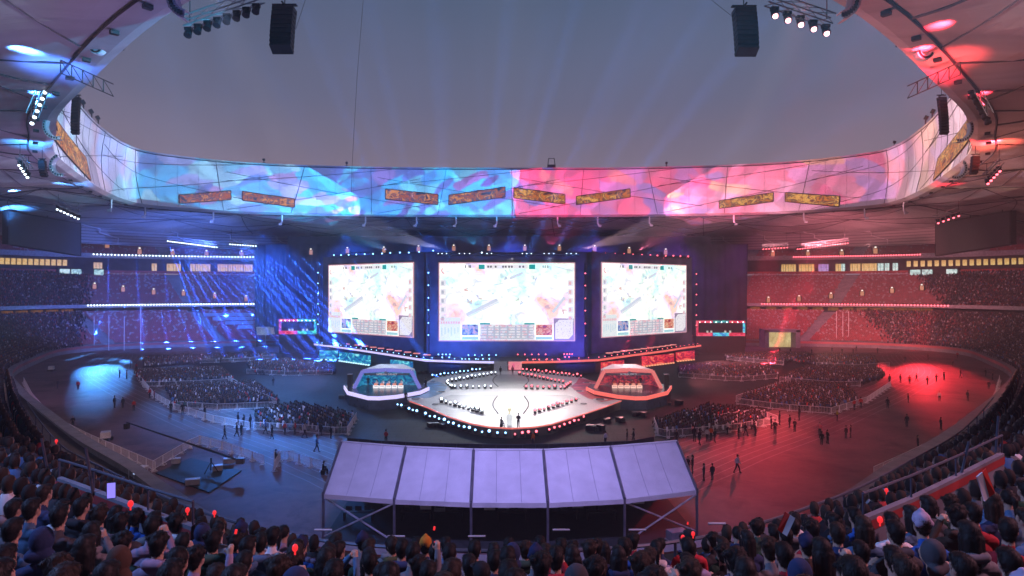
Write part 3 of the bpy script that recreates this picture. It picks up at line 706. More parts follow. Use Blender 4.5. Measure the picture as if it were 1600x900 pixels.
# ------------------------------------------------------------------ team booths
def booth(sgn, label, edge, frame_c, wall_mat, desk_mat, roofm):
    """built about its own centre, mirrored by sgn"""
    cx = 603.5 if sgn > 0 else 983.0
    o = atz(cx, 606, 2.2); t = thing('team_booth', label, 'booth', (o.x, o.y, 0))
    def P(dx, dy, z): return Vector((o.x+sgn*dx, o.y+dy, z))
    outl = [(-7.9, 1.9), (-5.6, -4.6), (-1.0, -9.7), (.8, -9.9), (3.3, -8.5), (6.6, -4.2), (7.5, 0.2), (6.4, 4.6), (-6.4, 6.2)]
    pl_ = [(P(a, b_, 0).x, P(a, b_, 0).y) for a, b_ in outl]
    if sgn > 0: pl_ = pl_
    mb = MB(); mb.prism(pl_ if sgn < 0 else pl_, .02, 2.2); mb.build('platform', M_booth_floor, t)
    mb = MB(); pts = [P(a, b_, 2.05) for a, b_ in outl[:7]]
    for q, r_ in zip(pts[:-1], pts[1:]):
        d = r_-q; n = Vector((d.y, -d.x, 0)).normalized()*(.1*sgn); c_ = (q+r_)/2+n
        mb.box((c_.x, c_.y, 2.05), (d.length+.1, .16, .62), math.atan2(d.y, d.x))
    mb.build('edge_light', edge, t)
    fl, fr, ftl, ftr, fz, sz, az = -5.6, 6.1, -4.05, 4.55, 2.2, 5.25, 5.55
    yF, yB = -.6, 3.4
    mb = MB()
    def beam(a, b_, w): mb.bar(a, b_, w, 4)
    L0, L1, Ra, Rb, T = P(fl, yF, fz), P(ftl, yF, sz), P(ftr, yF, sz), P(fr, yF, fz), P(.2, yF-.7, az)
    for a, b_ in ((L0, L1), (L1, T), (T, Ra), (Ra, Rb)): beam(a, b_, .34)
    mb.build('portal_frame', frame_c, t)
    b1, b2_ = P(-2.0, yB+1.2, 5.9), P(2.3, yB+1.2, 5.9); bl, br_ = P(ftl-.3, yB-1.5, 5.3), P(ftr+.3, yB-1.5, 5.3)
    mb = MB(); th = Vector((0, 0, .18)); q = [L1+th, T+th, Ra+th, br_, b2_, b1, bl]
    mb.add(q+[v-Vector((0, 0, .16)) for v in q], [(0, 1, 5, 6), (1, 2, 3, 4), (1, 4, 5), (7, 13, 12, 8), (8, 11, 10, 9), (8, 12, 11)]); mb.build('canopy', roofm, t)
    mb = MB(); q = [P(fl+.8, yB, fz), P(fr-.8, yB, fz), P(ftr, yB, 5.2), P(ftl, yB, 5.2)]
    mb.add(q, [(0, 1, 2, 3)]); mb.add([L0+Vector((0, .2, 0)), q[0], q[3], L1+Vector((0, .2, 0))], [(0, 1, 2, 3)]); mb.add([q[1], Rb+Vector((0, .2, 0)), Ra+Vector((0, .2, 0)), q[2]], [(0, 1, 2, 3)])
    mb.build('back_wall', wall_mat, t)
    c_ = P(.2, yF+.15, 4.68); mb = MB(); mb.box(c_, (8.0, .14, .34)); mb.build('sign_board', pbr('sign_dark', (.03, .03, .05), .5), t)
    c_ = P(.2, yF-.72, 5.1); mb = MB(); mb.bar(c_, c_+Vector((0, -.12, 0)), .26, 6); mb.build('emblem', pbr('emblem_dark', (.06, .06, .1), .4), t)
    for k in range(5):
        x = -2.15+1.1*k+.35
        mb = MB(); mb.box(P(x, -.2-.0, 2.62), (.92, .7, .07)); mb.box(P(x-.42, -.2, 2.4), (.05, .6, .4)); mb.box(P(x+.42, -.2, 2.4), (.05, .6, .4)); mb.box(P(x, -.50, 2.36), (.9, .04, .3))
        ds = mb.build('desk', desk_mat, t)
        mb = MB(); mb.box(P(x, -.28, 2.86), (.62, .06, .36)); mb.build('monitor', emit('monitor_back_r' if sgn < 0 else 'monitor_back_b', (1, .35, .25), .8), ds)
        mb = MB(); mb.box(P(x, .95, 2.75), (.5, .1, .75)); mb.box(P(x, .75, 2.45), (.5, .48, .08)); mb.box(P(x, .78, 2.3), (.1, .1, .22)); mb.build('chair', M_black, t)
    return t, P
bw_b = emit('booth_wall_teal', (0, .3, .4), .75, False, 'wave', [(.0, .02, .10), (.0, .10, .34), (.0, .30, .55), (.15, .6, .8)], (.5, .5, .7))
bw_r = emit('booth_wall_red', (.5, .03, .05), .8, False, 'wave', [(.03, .02, .04), (.10, .02, .05), (.55, .03, .06), (.8, .08, .08)], (.4, .4, .6))
dk_b = emit('desk_light_white', (.95, .93, 1), 1.1); dk_r = emit('desk_light_pink', (1, .55, .45), 1.1)
fr_b = emit('frame_glow_violet', (.24, .24, .85), .75); fr_r = emit('frame_glow_coral', (1, .23, .22), .8)
cn_b = pbr('canopy_white', (.78, .76, .8), .5, var=.05); 
BOOTH_L, PLf = booth(1, 'team booth glowing violet and teal with five desks beside the white stage', EDGE_B, fr_b, bw_b, dk_b, cn_b)
BOOTH_R, PRf = booth(-1, 'team booth glowing red with five desks beside the white stage', EDGE_R, fr_r, bw_r, dk_r, cn_b)
def sign(text, loc, size, mat, parent, rz=0):
    cu = bpy.data.curves.new('lettering', 'FONT'); cu.body = text; cu.size = size; cu.align_x = 'CENTER'; cu.align_y = 'CENTER'; cu.extrude = .01
    o = bpy.data.objects.new('lettering', cu); COL.objects.link(o); o.data.materials.append(mat)
    p = Vector((0, 0, 0)); q = parent
    while q: p += q.location; q = q.parent
    bpy.context.view_layer.update()
    me = bpy.data.meshes.new_from_object(o.evaluated_get(bpy.context.evaluated_depsgraph_get())); bpy.data.objects.remove(o)
    o = bpy.data.objects.new('lettering', me); COL.objects.link(o)
    o.parent = parent; o.location = Vector(loc)-p; o.rotation_euler = (R(90), 0, rz)
lt = emit('letter_pale', (.75, .72, .82), .8)
sign('SAMSUNG GALAXY', PLf(.2, -.56, 4.68), .42, lt, BOOTH_L); sign('SK TELECOM T1', PRf(.2, -.56, 4.68), .42, lt, BOOTH_R)
def side_box(px, label, col):
    p = atz(px, 603, 2.2); t = thing('speaker_cabinet', label, 'speaker', (p.x, p.y, 2.2))
    mb = MB(); mb.box((p.x, p.y, 3.25), (.8, .7, 2.1)); mb.build('cabinet', M_black, t)
    mb = MB(); mb.box((p.x, p.y, 4.34), (.9, .8, .06)); mb.build('lid', pbr('lid_grey', (.4, .4, .45), .5), t)
side_box(547, 'tall black cabinet at the outer corner of the violet team booth', 0); side_box(1041, 'tall black cabinet at the outer corner of the red team booth', 0)

# trophy: a tall pale glowing cup at the stage point
p = atz(796, 664, STZ); t = thing('trophy_cup', 'tall pale glowing trophy cup standing at the point of the stage', 'trophy', (p.x, p.y, STZ))
def lathe(mb, c, prof, n=16):
    mb.grid([[(c[0]+math.cos(2*math.pi*i/n)*r, c[1]+math.sin(2*math.pi*i/n)*r, c[2]+z) for i in range(n)] for r, z in prof], closed=True)
mb = MB(); lathe(mb, (p.x, p.y, STZ), [(.0, .0), (.42, .0), (.40, .12), (.30, .2), (.42, .9), (.36, 1.35), (.2, 1.5)]); mb.build('base', emit('trophy_white', (.92, .95, 1), .85), t, smooth=True)
mb = MB(); lathe(mb, (p.x, p.y, STZ), [(.2, 1.5), (.12, 1.7), (.14, 1.8), (.30, 2.15), (.26, 2.3), (0, 2.2)]); mb.build('bowl', emit('trophy_gold', (1, .9, .65), .9), t, smooth=True)
mb = MB()
for s in (-1, 1): mb.tube([(p.x+s*(.42+.1*math.sin(u*3.1)), p.y, STZ+.25+1.0*u) for u in np.linspace(0, 1, 8)], .05, 6)
mb.build('handle', emit('trophy_white', None, 0), t)

# analyst desks: lit frames on low black stands at both ends of the stage
def analyst(px0, px1, y0, y1, d, cols, label):
    A, B3 = at(px0, y1, d), at(px1, y1, d); h = (y1-y0)*d/1000; wd = B3.x-A.x
    t = thing('analyst_booth', label, 'broadcast booth', ((A.x+B3.x)/2, d, 0)); bt = .75
    def M2(c): return emit('led_'+c, {'red': (1, .05, .10), 'cyan': (.05, .75, .9), 'teal': (.02, .6, .55), 'violet': (.55, .12, .75)}[c], 1.0, False, 'cells', {'red': [(.7, .0, .05), (1, .12, .2)], 'cyan': [(.0, .3, .75), (.1, .85, .9)], 'teal': [(.0, .25, .3), (.1, .9, .75)], 'violet': [(.3, .05, .5), (.9, .2, .8)]}[c], (1.1, 1, 1.6))
    n = len(cols[0])
    for k, c in enumerate(cols[0]):
        mb = MB(); mb.box((A.x+wd*(k+.5)/n, d, A.z+.5), (wd/n, .4, 1.0)); mb.build('desk_front', M2(c), t)
    for k, c in enumerate(cols[1]):
        mb = MB(); mb.box((A.x+wd*(k+.5)/n, d, A.z+h-.35), (wd/n, .4, .7)); mb.build('top_strip', M2(c), t)
    for s, c in zip((0, 1), cols[2]):
        mb = MB(); mb.box((A.x+s*wd+(.3 if s == 0 else -.3), d, A.z+h/2+.15), (.6, .38, h-1.75)); mb.build('side_strip', M2(c), t)
    mb = MB(); mb.box(((A.x+B3.x)/2, d+3.2, A.z+h/2), (wd, .2, h)); mb.build('back_panel', M_black, t)
    mb = MB(); mb.box(((A.x+B3.x)/2, d+1.6, A.z/2), (wd, 3.0, A.z-.1)); mb.build('stand', M_black, t)
    for k in range(9):
        mb = MB(); mb.ell((A.x+wd*(k+.6)/9, d-.3, A.z+h-.45), (.16, .12, .16), 8, 6); mb.build('spotlight', CW if k % 3 else CWW, t)
    mb = MB()
    for k in (.25, .33, .62, .72): mb.box((A.x+wd*k, d+1.0, A.z+1.2), (.5, .3, .7))
    mb.build('desk_screen', emit('desk_screen_glow', (.8, .85, .75), .7), t)
    return t
analyst(436, 494, 498.5, 522, 196, (('red', 'teal'), ('red', 'teal'), ('violet', 'teal')), 'broadcast booth framed in red and teal light beside the blue end of the platform')
analyst(1088, 1164, 501, 525, 196, (('red', 'cyan', 'red'), ('red', 'teal', 'red'), ('red', 'cyan')), 'broadcast booth framed in red and cyan light beside the red end of the platform')
# a pale camera hood on a mast
p = at(415, 517, 196); t = thing('camera_hood', 'pale cloth covered camera hood on a thin mast beyond the floor seats', 'camera', (p.x, p.y, 0))
mb = MB(); mb.box((p.x-.8, p.y, p.z), (3.2, 2.0, 2.4), .2, taper=1.1); mb.box((p.x+1.5, p.y, p.z), (1.8, 1.6, 2.0), -.4, taper=.8); mb.build('hood', pbr('hood_cloth', (.75, .72, .5), .8), t)
mb = MB(); mb.bar((p.x, p.y, 0), (p.x, p.y, p.z-1.1), .15); mb.build('mast', M_steel, t)
# ------------------------------------------------------------------ led panels on the rim wall
RPX = 800+1000*RING[:, 0]/RING[:, 1]
def ring_u(px, ymin=96):
    best = None
    for i in range(300):
        j = (i+1) % 300
        if RING[i, 1] < ymin or RING[j, 1] < ymin: continue
        a, b_ = RPX[i], RPX[j]
        if (a-px)*(b_-px) <= 0 and a != b_: best = i+(px-a)/(b_-a)
    return best
def rim_u(u, t, lift=-.12):
    i = int(math.floor(u)); f = u-i
    return rp(i, rim_o(t)+lift, RZ+(RT-RZ)*t).lerp(rp(i+1, rim_o(t)+lift, RZ+(RT-RZ)*t), f)
def t_of(py, u):
    p = rim_u(u, .3); return (CAMZ-(py-450)*p.y/1000-RZ)/(RT-RZ)
M_gold = emit('gold_picture', (1, .5, .1), .9, False, 'noise', [(.02, .01, .02), (.10, .03, .02), (.75, .22, .02), (.05, .02, .04), (1, .50, .10), (.35, .08, .02), (.03, .03, .05)], (.34, .34, .5))
M_goldb = emit('copper_picture', (1, .4, .2), .85, False, 'noise', [(.01, .02, .08), (.04, .05, .16), (.6, .14, .05), (.02, .06, .2), (.95, .36, .12), (.2, .05, .08), (.02, .03, .12)], (.34, .34, .5))
def led(u0, u1, ta, tb, tc_, td, mat, label):
    """ta/tb bottom and top at u0, tc/td at u1"""
    mid = rim_u((u0+u1)/2, .3); t = thing('led_panel', label, 'led panel', mid, 'led panels slanting along the rim wall')
    us = np.linspace(0, 1, 9); mb = MB()
    mb.grid([[rim_u(u0+(u1-u0)*k, ta+(tc_-ta)*k, -.3) for k in us], [rim_u(u0+(u1-u0)*k, tb+(td-tb)*k, -.3) for k in us]][::-1]); mb.build('display', mat, t)
    mb = MB()
    for lo, hi in ((ta, tc_), (tb, td)): mb.tube([rim_u(u0+(u1-u0)*k, lo+(hi-lo)*k, -.2) for k in us], .16, 4)
    for u, a, b_ in ((u0, ta, tb), (u1, tc_, td)): mb.bar(rim_u(u, a, -.2), rim_u(u, b_, -.2), .16, 4)
    mb.build('frame', M_black, t)
for (x0, x1, yb0, yt0, yb1, yt1, mt_, lb) in (
    (281, 361, 318, 305, 312, 298, M_goldb, 'first copper lit led panel of the blue half of the rim wall'),
    (379, 460, 313, 299, 324, 311, M_goldb, 'second copper lit led panel along the blue half of the rim wall'),
    (602, 684, 311, 295, 320, 304, M_goldb, 'copper lit led panel above the blue-side video screen'),
    (701, 789, 320, 305, 308, 292, M_goldb, 'copper lit led panel just on the blue side of the rim centre'),
    (803, 883, 309, 293, 319, 304, M_gold, 'golden led panel just on the red side of the rim centre'),
    (901, 985, 320, 307, 308, 295, M_gold, 'golden led panel above the red-side video screen'),
    (1124, 1208, 326, 314, 315, 301, M_gold, 'golden led panel along the red half of the rim wall'),
    (1227, 1311, 315, 301, 323, 307, M_gold, 'last golden led panel before the red end of the rim wall curves')):
    u0, u1 = ring_u(x0), ring_u(x1)
    led(u0, u1, t_of(yb0, u0), t_of(yt0, u0), t_of(yb1, u1), t_of(yt1, u1), mt_, lb)
def ring_side(y, sg):
    c_ = [i for i in range(300) if RING[i, 0]*sg > 30]
    return min(c_, key=lambda i: abs(RING[i, 1]-y))
led(ring_side(106, -1), ring_side(142, -1), .26, .60, .02, .36, M_gold, 'golden led panel on the curve of the rim wall at the blue end')
led(ring_side(142, 1), ring_side(106, 1), .02, .36, .26, .60, M_gold, 'golden led panel on the curve of the rim wall at the red end')

# ------------------------------------------------------------------ dark scoreboards under the roof at both ends
def board(a, b_, zt0, zb0, zt1, zb1, label):
    A, B3 = Vector(a), Vector(b_); t = thing('scoreboard', label, 'scoreboard', ((A.x+B3.x)/2, (A.y+B3.y)/2, 0))
    d = Vector((B3.x-A.x, B3.y-A.y, 0)).normalized(); n = Vector((d.y, -d.x, 0))
    mb = MB(); q = [Vector((A.x, A.y, zb0)), Vector((B3.x, B3.y, zb1)), Vector((B3.x, B3.y, zt1)), Vector((A.x, A.y, zt0))]
    qb = [v-n*1.6 for v in q]; mb.add(q+qb, [(0, 1, 2, 3), (7, 6, 5, 4), (0, 4, 5, 1), (1, 5, 6, 2), (2, 6, 7, 3), (3, 7, 4, 0)]); mb.build('housing', M_black, t)
    c_ = sum(q, Vector())/4; mb = MB(); mb.add([c_+(v-c_)*.965+n*.05 for v in q], [(0, 1, 2, 3)]); mb.build('dark_display', pbr('display_off', (.055, .06, .06), .5, var=.1), t)
    mb = MB()
    for k in (.1, .5, .9): p = q[3].lerp(q[2], k); mb.bar(p, p+Vector((0, 0, 1.6)), .12, 4)
    mb.build('hanger', M_black, t)
board((-135.5, 172), (-134.6, 200), 40.9, 31.8, 40.2, 30.0, 'huge switched-off scoreboard hanging at the blue end of the roof')
board((132.2, 200), (134.5, 172.5), 40.2, 30.0, 40.9, 31.8, 'huge switched-off scoreboard hanging at the red end of the roof')

# ------------------------------------------------------------------ lit suites between the tiers, portals, signs
WPX = 800+1000*WALL[:, 0]/WALL[:, 1]
def off_u(px, o):
    P = WALL+WN*o; X = 800+1000*P[:, 0]/P[:, 1]; best = None
    for i in range(60, 300):
        if P[i, 1] < 118 or P[i+1, 1] < 118 or abs(X[i]-X[i+1]) > 90: continue
        if (X[i]-px)*(X[i+1]-px) <= 0: 
            f = (px-X[i])/(X[i+1]-X[i]+1e-9); c_ = P[i]*(1-f)+P[i+1]*f; n_ = WN[i]*(1-f)+WN[i+1]*f
            if best is None or c_[1] > best[0][1]: best = (c_, n_)
    return best
M_warm = emit('suite_light_warm', (1, .60, .18), .75, False, 'noise', [(.55, .22, .05), (1, .62, .2), (1, .8, .42)], (.6, .6, .6))
M_cool = emit('suite_light_cool', (.6, .95, .9), .9, False, 'noise', [(.1, .25, .25), (.55, .9, .85), (.9, 1, .95)], (.5, .5, .5))
M_viol = emit('suite_light_violet', (.6, .35, .9), .8, False, 'noise', [(.3, .1, .5), (.7, .5, .95)], (.6, .6, .6))
WIN = [(px, 'w') for px in (150, 156, 241, 264, 271, 279, 301, 309, 317, 325, 344, 352, 360, 368, 376, 384, 391)]+[(px, 'w') for px in (1224, 1232, 1240, 1252, 1259, 1268, 1310, 1332, 1340, 1350, 1358, 1366)]+[(1283, 'v'), (1291, 'v'), (1316, 'c'), (1376, 'c'), (1386, 'c'), (1399, 'c')]
sui = 0
for px, c_ in WIN:
    r_ = off_u(px, mo+1.9)
    if r_ is None: continue
    q, n = r_; w_ = 1.55+.45*((px*7) % 3)/2; rz = math.atan2(n[1], n[0])-math.pi/2
    t = thing('suite_window', ('warm' if c_ == 'w' else 'violet' if c_ == 'v' else 'pale green')+' lit suite window in the band between middle and upper tiers, '+('blue' if px < 800 else 'red')+' side', 'window', (q[0], q[1], 28.3), 'lit suite windows')
    mb = MB(); mb.box((q[0], q[1], 28.3), (w_, .15, 3.0), rz); mb.build('pane', {'w': M_warm, 'c': M_cool, 'v': M_viol}[c_], t)
    mb = MB(); mb.box((q[0]-n[0]*.1, q[1]-n[1]*.1, 28.3), (.12, .12, 3.0), rz); mb.box((q[0]-n[0]*.1, q[1]-n[1]*.1, 26.7), (w_+.2, .2, .2), rz); mb.build('frame', M_black, t)
# the ends: long warm strips of suites beneath the scoreboards, and a green lit lounge under them
def strip_windows(pxs, z, h, o, mat, nm, lab):
    for px in pxs:
        r_ = off_u(px, o)
        if r_ is None: continue
        q, n = r_; rz = math.atan2(n[1], n[0])-math.pi/2
        t = thing(nm, lab, 'window', (q[0], q[1], z), 'lounge windows at the stadium ends')
        mb = MB(); mb.box((q[0]-n[0]*.3, q[1]-n[1]*.3, z), (1.35, .15, h), rz); mb.build('pane', mat, t)
        mb = MB(); mb.box((q[0]-n[0]*.38, q[1]-n[1]*.38, z-h/2-.15), (2.3, .2, .25), rz); mb.build('sill', M_black, t)
strip_windows(range(2, 108, 9), 29.4, 2.2, mo+1.9, M_warm, 'lounge_window', 'golden lit lounge window under the scoreboard at the blue end')
strip_windows(range(1420, 1600, 11), 29.4, 2.2, mo+1.9, M_warm, 'lounge_window', 'golden lit lounge window under the scoreboard at the red end')
def glass_box(px0, px1, o, z0, z1, lab):
    a, b_ = off_u(px0, o), off_u(px1, o)
    if a is None or b_ is None: return
    A, B3 = a[0], b_[0]; n = a[1]; t = thing('studio_box', lab, 'studio', ((A[0]+B3[0])/2, (A[1]+B3[1])/2, z0))
    for k in range(4):
        f = (k+.5)/4; c2 = A*(1-f)+B3*f; d = (B3-A); L2 = np.linalg.norm(d)/4
        if k == 2: continue
        mb = MB(); mb.box((c2[0], c2[1], (z0+z1)/2), (L2*.86, .2, z1-z0), math.atan2(d[1], d[0])); mb.build('window', M_cool, t)
    c2 = (A+B3)/2; d = B3-A; mb = MB(); mb.box((c2[0], c2[1], z0-.6), (np.linalg.norm(d)*1.05, .6, .5), math.atan2(d[1], d[0])); mb.build('lit_ledge', emit('ledge_pale', (.9, .95, .9), .9), t)
    mb = MB(); mb.box((c2[0]+n[0]*1.2, c2[1]+n[1]*1.2, (z0+z1)/2), (np.linalg.norm(d)*1.05, 1.8, z1-z0+.8), math.atan2(d[1], d[0])); mb.build('cabin', M_dark, t)
glass_box(92, 163, 46.5, 24.2, 27.0, 'glass fronted studio box glowing pale green among the blue-side seats')
glass_box(1421, 1497, 46.5, 24.2, 27.0, 'glass fronted studio box glowing pale green among the red-side seats')
# stairway portals with a lamp over each
M_por = emit('portal_glow', (1, .42, .20), .5); M_pord = emit('portal_glow_dim', (.9, .6, .3), .5)
def portal_proto():
    t = thing('stair_portal', 'lit stairway opening', 'doorway', (0, 0, 0), 'lit stairway openings')
    mb = MB(); mb.box((0, 0, 1.0), (1.5, .12, 2.0)); mb.build('lit_doorway', M_por, t)
    mb = MB(); mb.box((-.95, -.1, 1.1), (.3, .6, 2.4)); mb.box((.95, -.1, 1.1), (.3, .6, 2.4)); mb.build('jamb', M_dark, t)
    mb = MB(); mb.ell((0, -.35, 2.5), (.42, .3, .30), 8, 6); mb.build('lamp', emit('portal_lamp', (1, .9, .8), 1.4), t)
    return t
pp = portal_proto()
def portal(px, py, tier, label, sc=1.0):
    # find the row whose floor projects there
    best = None
    for k in range(tier['n']):
        r_ = off_u(px, tier['o']+k*tier['run']+.3)
        if r_ is None: continue
        z = tier['z']+k*tier['rise']+.3; e_ = abs(450-(z+1-CAMZ)*1000/r_[0][1]-py)
        if best is None or e_ < best[0]: best = (e_, r_, z)
    if best is None: return
    _, (q, n), z = best; q = q-n*.6
    place(pp, (q[0], q[1], z), math.atan2(n[1], n[0])-math.pi/2, label, scale=sc)
for px, py in ((167, 384), (218, 393), (270, 399), (323, 404), (378, 408)): portal(px, py, UPP, 'lit stairway opening with a lamp in the blue-side upper tier')
for px, py in ((1207, 410), (1262, 404), (1315, 400), (1368, 393)): portal(px, py, UPP, 'lit stairway opening with a lamp in the red-side upper tier')
for px, py in ((147, 447), (192, 452), (240, 456), (287, 458), (336, 463), (385, 466)): portal(px, py, MID, 'lit stairway opening with a lamp in the blue-side middle tier', .8)
for px, py in ((1200, 468), (1248, 466), (1298, 461), (1347, 458), (1394, 453), (1441, 449)): portal(px, py, MID, 'lit stairway opening with a lamp in the red-side middle tier', .8)
for px, py in ((486, 392), (543, 390), (600, 389), (654, 387), (709, 386), (764, 386), (820, 386), (874, 386), (929, 387), (983, 390), (1040, 392)):
    p = at(px, py, 211); place(pp, (p.x, p.y, p.z-1.2), 0, 'lit orange opening with a white lamp in the dark above the video screens', scale=.72)
mb_ = thing('dark_tier_sheet', 'dark sheet for the unlit upper tier above the drape, with small orange lit openings', 'wall', (0, 213, 0))
mb = MB(); mb.box((at(780, 450, 213).x, 213, 34.6), (at(1090, 450, 213).x-at(430, 450, 213).x, .6, 5.2)); mb.build('panel', M_cloth, mb_)  # black sheet stands in for the darkness of the upper tier
# concourse openings under the middle tier on the red side, entrance tunnel
for k, px in enumerate((1105, 1130, 1155, 1180, 1205, 1230, 1254, 1278, 1302, 1325, 1347, 1368, 1388, 1408, 1428, 1448)):
    r_ = off_u(px, 30.6)
    if r_ is None: continue
    q, n = r_; t = thing('concourse_bay', 'amber lit concourse bay under the edge of the red-side middle tier', 'bay', (q[0], q[1], 11.3), 'lit concourse bays')
    mb = MB(); mb.box((q[0], q[1], 12.0), (3.6, .15, 1.25), math.atan2(n[1], n[0])-math.pi/2); mb.build('lit_opening', emit('bay_amber', (.8, .3, .08), .35, False, 'noise', [(.12, .04, .02), (.55, .22, .05), (.9, .25, .06)], (.25, .25, .3)), t)
for px in (20, 35, 60, 92, 115):
    P = WALL+WN*30.6; c2 = [(abs(800+1000*P[i, 0]/P[i, 1]-px), i) for i in range(100, 181) if P[i, 1] > 130]; i = min(c2)[1]; q, n = P[i], WN[i]
    t = thing('concourse_bay', 'dim amber concourse bay behind the crowd at the blue end', 'bay', (q[0], q[1], 11.3), 'lit concourse bays at the blue end')
    mb = MB(); mb.box((q[0], q[1], 12.0), (3.6, .15, 1.0), math.atan2(n[1], n[0])-math.pi/2); mb.build('lit_opening', emit('bay_amber', None, 0), t)
p = at(1217, 521, 216); t = thing('entrance_tunnel', 'wide entrance tunnel lit yellow inside, cut into the red-side lower tier', 'tunnel', (p.x, p.y, 0))
mb = MB(); mb.box((p.x, p.y+1.2, 2.6), (9.0, .2, 5.2)); mb.build('lit_interior', emit('tunnel_light', (.9, .72, .3), .8, True, 'noise', [(.5, .35, .12), (.95, .8, .4)], (.5, .5, .3)), t)
mb = MB(); mb.box((p.x-5.2, p.y-.5, 3), (1.4, 5, 6)); mb.box((p.x+5.2, p.y-.5, 3), (1.4, 5, 6)); mb.box((p.x, p.y-.5, 5.7), (11.8, 5, .9)); mb.build('concrete_surround', M_conc, t)

# ------------------------------------------------------------------ bars of spotlights along the balconies
def lamp_bar(pts, n, lens, label, group, r=.26, body=M_black):
    P = resample(np.array([tuple(p) for p in pts]), n=n); c0 = P.mean(0)
    t = thing('spotlight_bar', label, 'spotlight bar', tuple(c0), group)
    mb = MB(); mb.tube([Vector(p)+Vector((0, .25, .35)) for p in P], .09, 4); mb.build('rail', body, t)
    base = None
    for k, p in enumerate(P):
        if base is None:
            mb = MB(); mb.ell((0, 0, 0), (r, r*.8, r), 7, 5); me_o = mb.build('lamp', lens, None); base = me_o.data; me_o.parent = t; me_o.location = Vector(p)-Vector(t.location)
        else:
            o = bpy.data.objects.new('lamp', base); COL.objects.link(o); o.parent = t; o.location = Vector(p)-Vector(t.location)
    return t, P
def bal_pts(px0, px1, o, z, n=14):
    out = []
    for px in np.linspace(px0, px1, n):
        r_ = off_u(px, o)
        if r_ is not None: q = r_[0]-r_[1]*.35; out.append((q[0], q[1], z))
    return out
BB1, PB1 = lamp_bar(bal_pts(137, 428, 26.0, 13.9), 68, CW, 'long row of blue white spotlights along the edge of the middle tier', 'rows of spotlights on the balconies')
BB2, PB2 = lamp_bar(bal_pts(146, 396, 49.2, 32.9), 50, CW, 'long row of blue white spotlights along the edge of the upper tier', 'rows of spotlights on the balconies')
RB1, PR1 = lamp_bar(bal_pts(1190, 1482, 26.0, 13.9), 62, CR_, 'long row of red spotlights along the edge of the middle tier', 'rows of spotlights on the balconies')
RB2, PR2 = lamp_bar(bal_pts(1240, 1438, 49.2, 32.9), 52, CR_, 'long row of red spotlights along the edge of the upper tier', 'rows of spotlights on the balconies')

# ------------------------------------------------------------------ trusses of moving heads hanging from the roof
def truss(a, b_, n, lens, label, sz=.5, hang=2.0, drop=.55, group='lighting trusses hung from the roof'):
    A, B3 = Vector(a), Vector(b_); t = thing('lighting_truss', label, 'lighting truss', (A+B3)/2, group)
    d = (B3-A).normalized(); up = Vector((0, 0, 1)); s = d.cross(up)
    if s.length < .1: s = Vector((1, 0, 0))
    s.normalize(); u = s.cross(d).normalized(); h = sz*.55
    mb = MB(); cs = [s*h+u*h, s*h-u*h, -s*h+u*h, -s*h-u*h]
    for c_ in cs: mb.bar(A+c_, B3+c_, sz*.09, 4)
    m = max(3, int((B3-A).length/(sz*1.6)))
    for k in range(m):
        p0, p1 = A.lerp(B3, k/m), A.lerp(B3, (k+1)/m)
        for i, j in ((0, 1), (1, 3), (3, 2), (2, 0)): mb.bar(p0+cs[i], p1+cs[j], sz*.05, 3)
    mb.build('truss_frame', M_steel, t)
    mb = MB()
    for k in (.08, .92): p = A.lerp(B3, k); mb.bar(p, p+Vector((0, 0, hang)), .05, 4)
    mb.build('hanging_cable', M_black, t)
    out = []
    for k in range(n):
        p = A.lerp(B3, (k+.5)/n)-Vector((0, 0, drop+h)); q = Vector((0, -.45, -.9)).normalized()*sz
        mb = MB(); mb.box(p+Vector((0, 0, .35*sz)), (sz*.8, sz*.5, sz*.35)); mb.bar(p-q*.35, p+q*.55, sz*.36, 8, r2=sz*.44); hd = mb.build('moving_head', M_black, t)
        if lens is not None:
            mb = MB(); mb.ell(p+q*.58, (sz*.3, sz*.3, sz*.3), 7, 5); mb.build('lens', lens, hd)
        out.append(p+q*.7)
    return out
TB1 = truss(at(287, 36, 58), at(408, -6, 58), 8, None, 'large lighting truss with dark lamps hanging over the blue side of the opening', .8)
TR1 = truss(at(1200, -2, 58), at(1300, 32, 58), 5, CPK, 'large lighting truss with glowing red lamps hanging over the red side of the opening', .85)
TB2 = truss(at(50, 180, 75), at(74, 122, 75), 6, CW, 'short steep truss of cold white lamps under the blue end of the roof', .75)
TB3 = truss(at(30, 243, 100), at(46, 266, 100), 5, CW, 'small truss of bluish lamps under the blue end of the roof, above the dark scoreboard', .75)
TB4 = truss(at(88, 316, 140), at(126, 333, 140), 7, CW, 'truss of seven white lamps close under the blue-side soffit', .8)
TB5 = truss(at(261, 371, 190), at(341, 381, 186), 22, CW, 'long truss of blue white lamps over the blue-side upper seats', .7, 3.5, .3)
TB6 = truss(at(358, 376, 192), at(402, 379, 190), 11, CW, 'shorter truss of blue white lamps beside the black drape', .7, 3.5, .3)
TR2 = truss(at(1514, 124, 75), at(1544, 180, 75), 7, None, 'short steep truss of dark lamps under the red end of the roof', .75)
TR3 = truss(at(1540, 276, 100), at(1563, 252, 100), 5, CR_, 'small truss of red lamps under the red end of the roof, above the dark scoreboard', .75)
TR4 = truss(at(1461, 340, 140), at(1501, 326, 140), 5, CR_, 'truss of five red lamps close under the red-side soffit', .8)
TR5 = truss(at(1190, 384, 192), at(1232, 381, 190), 9, CR_, 'shorter truss of red lamps beside the black drape', .7, 3.5, .3)
TR6 = truss(at(1244, 384, 188), at(1326, 374, 186), 21, CR_, 'long truss of red lamps over the red-side upper seats', .7, 3.5, .3)
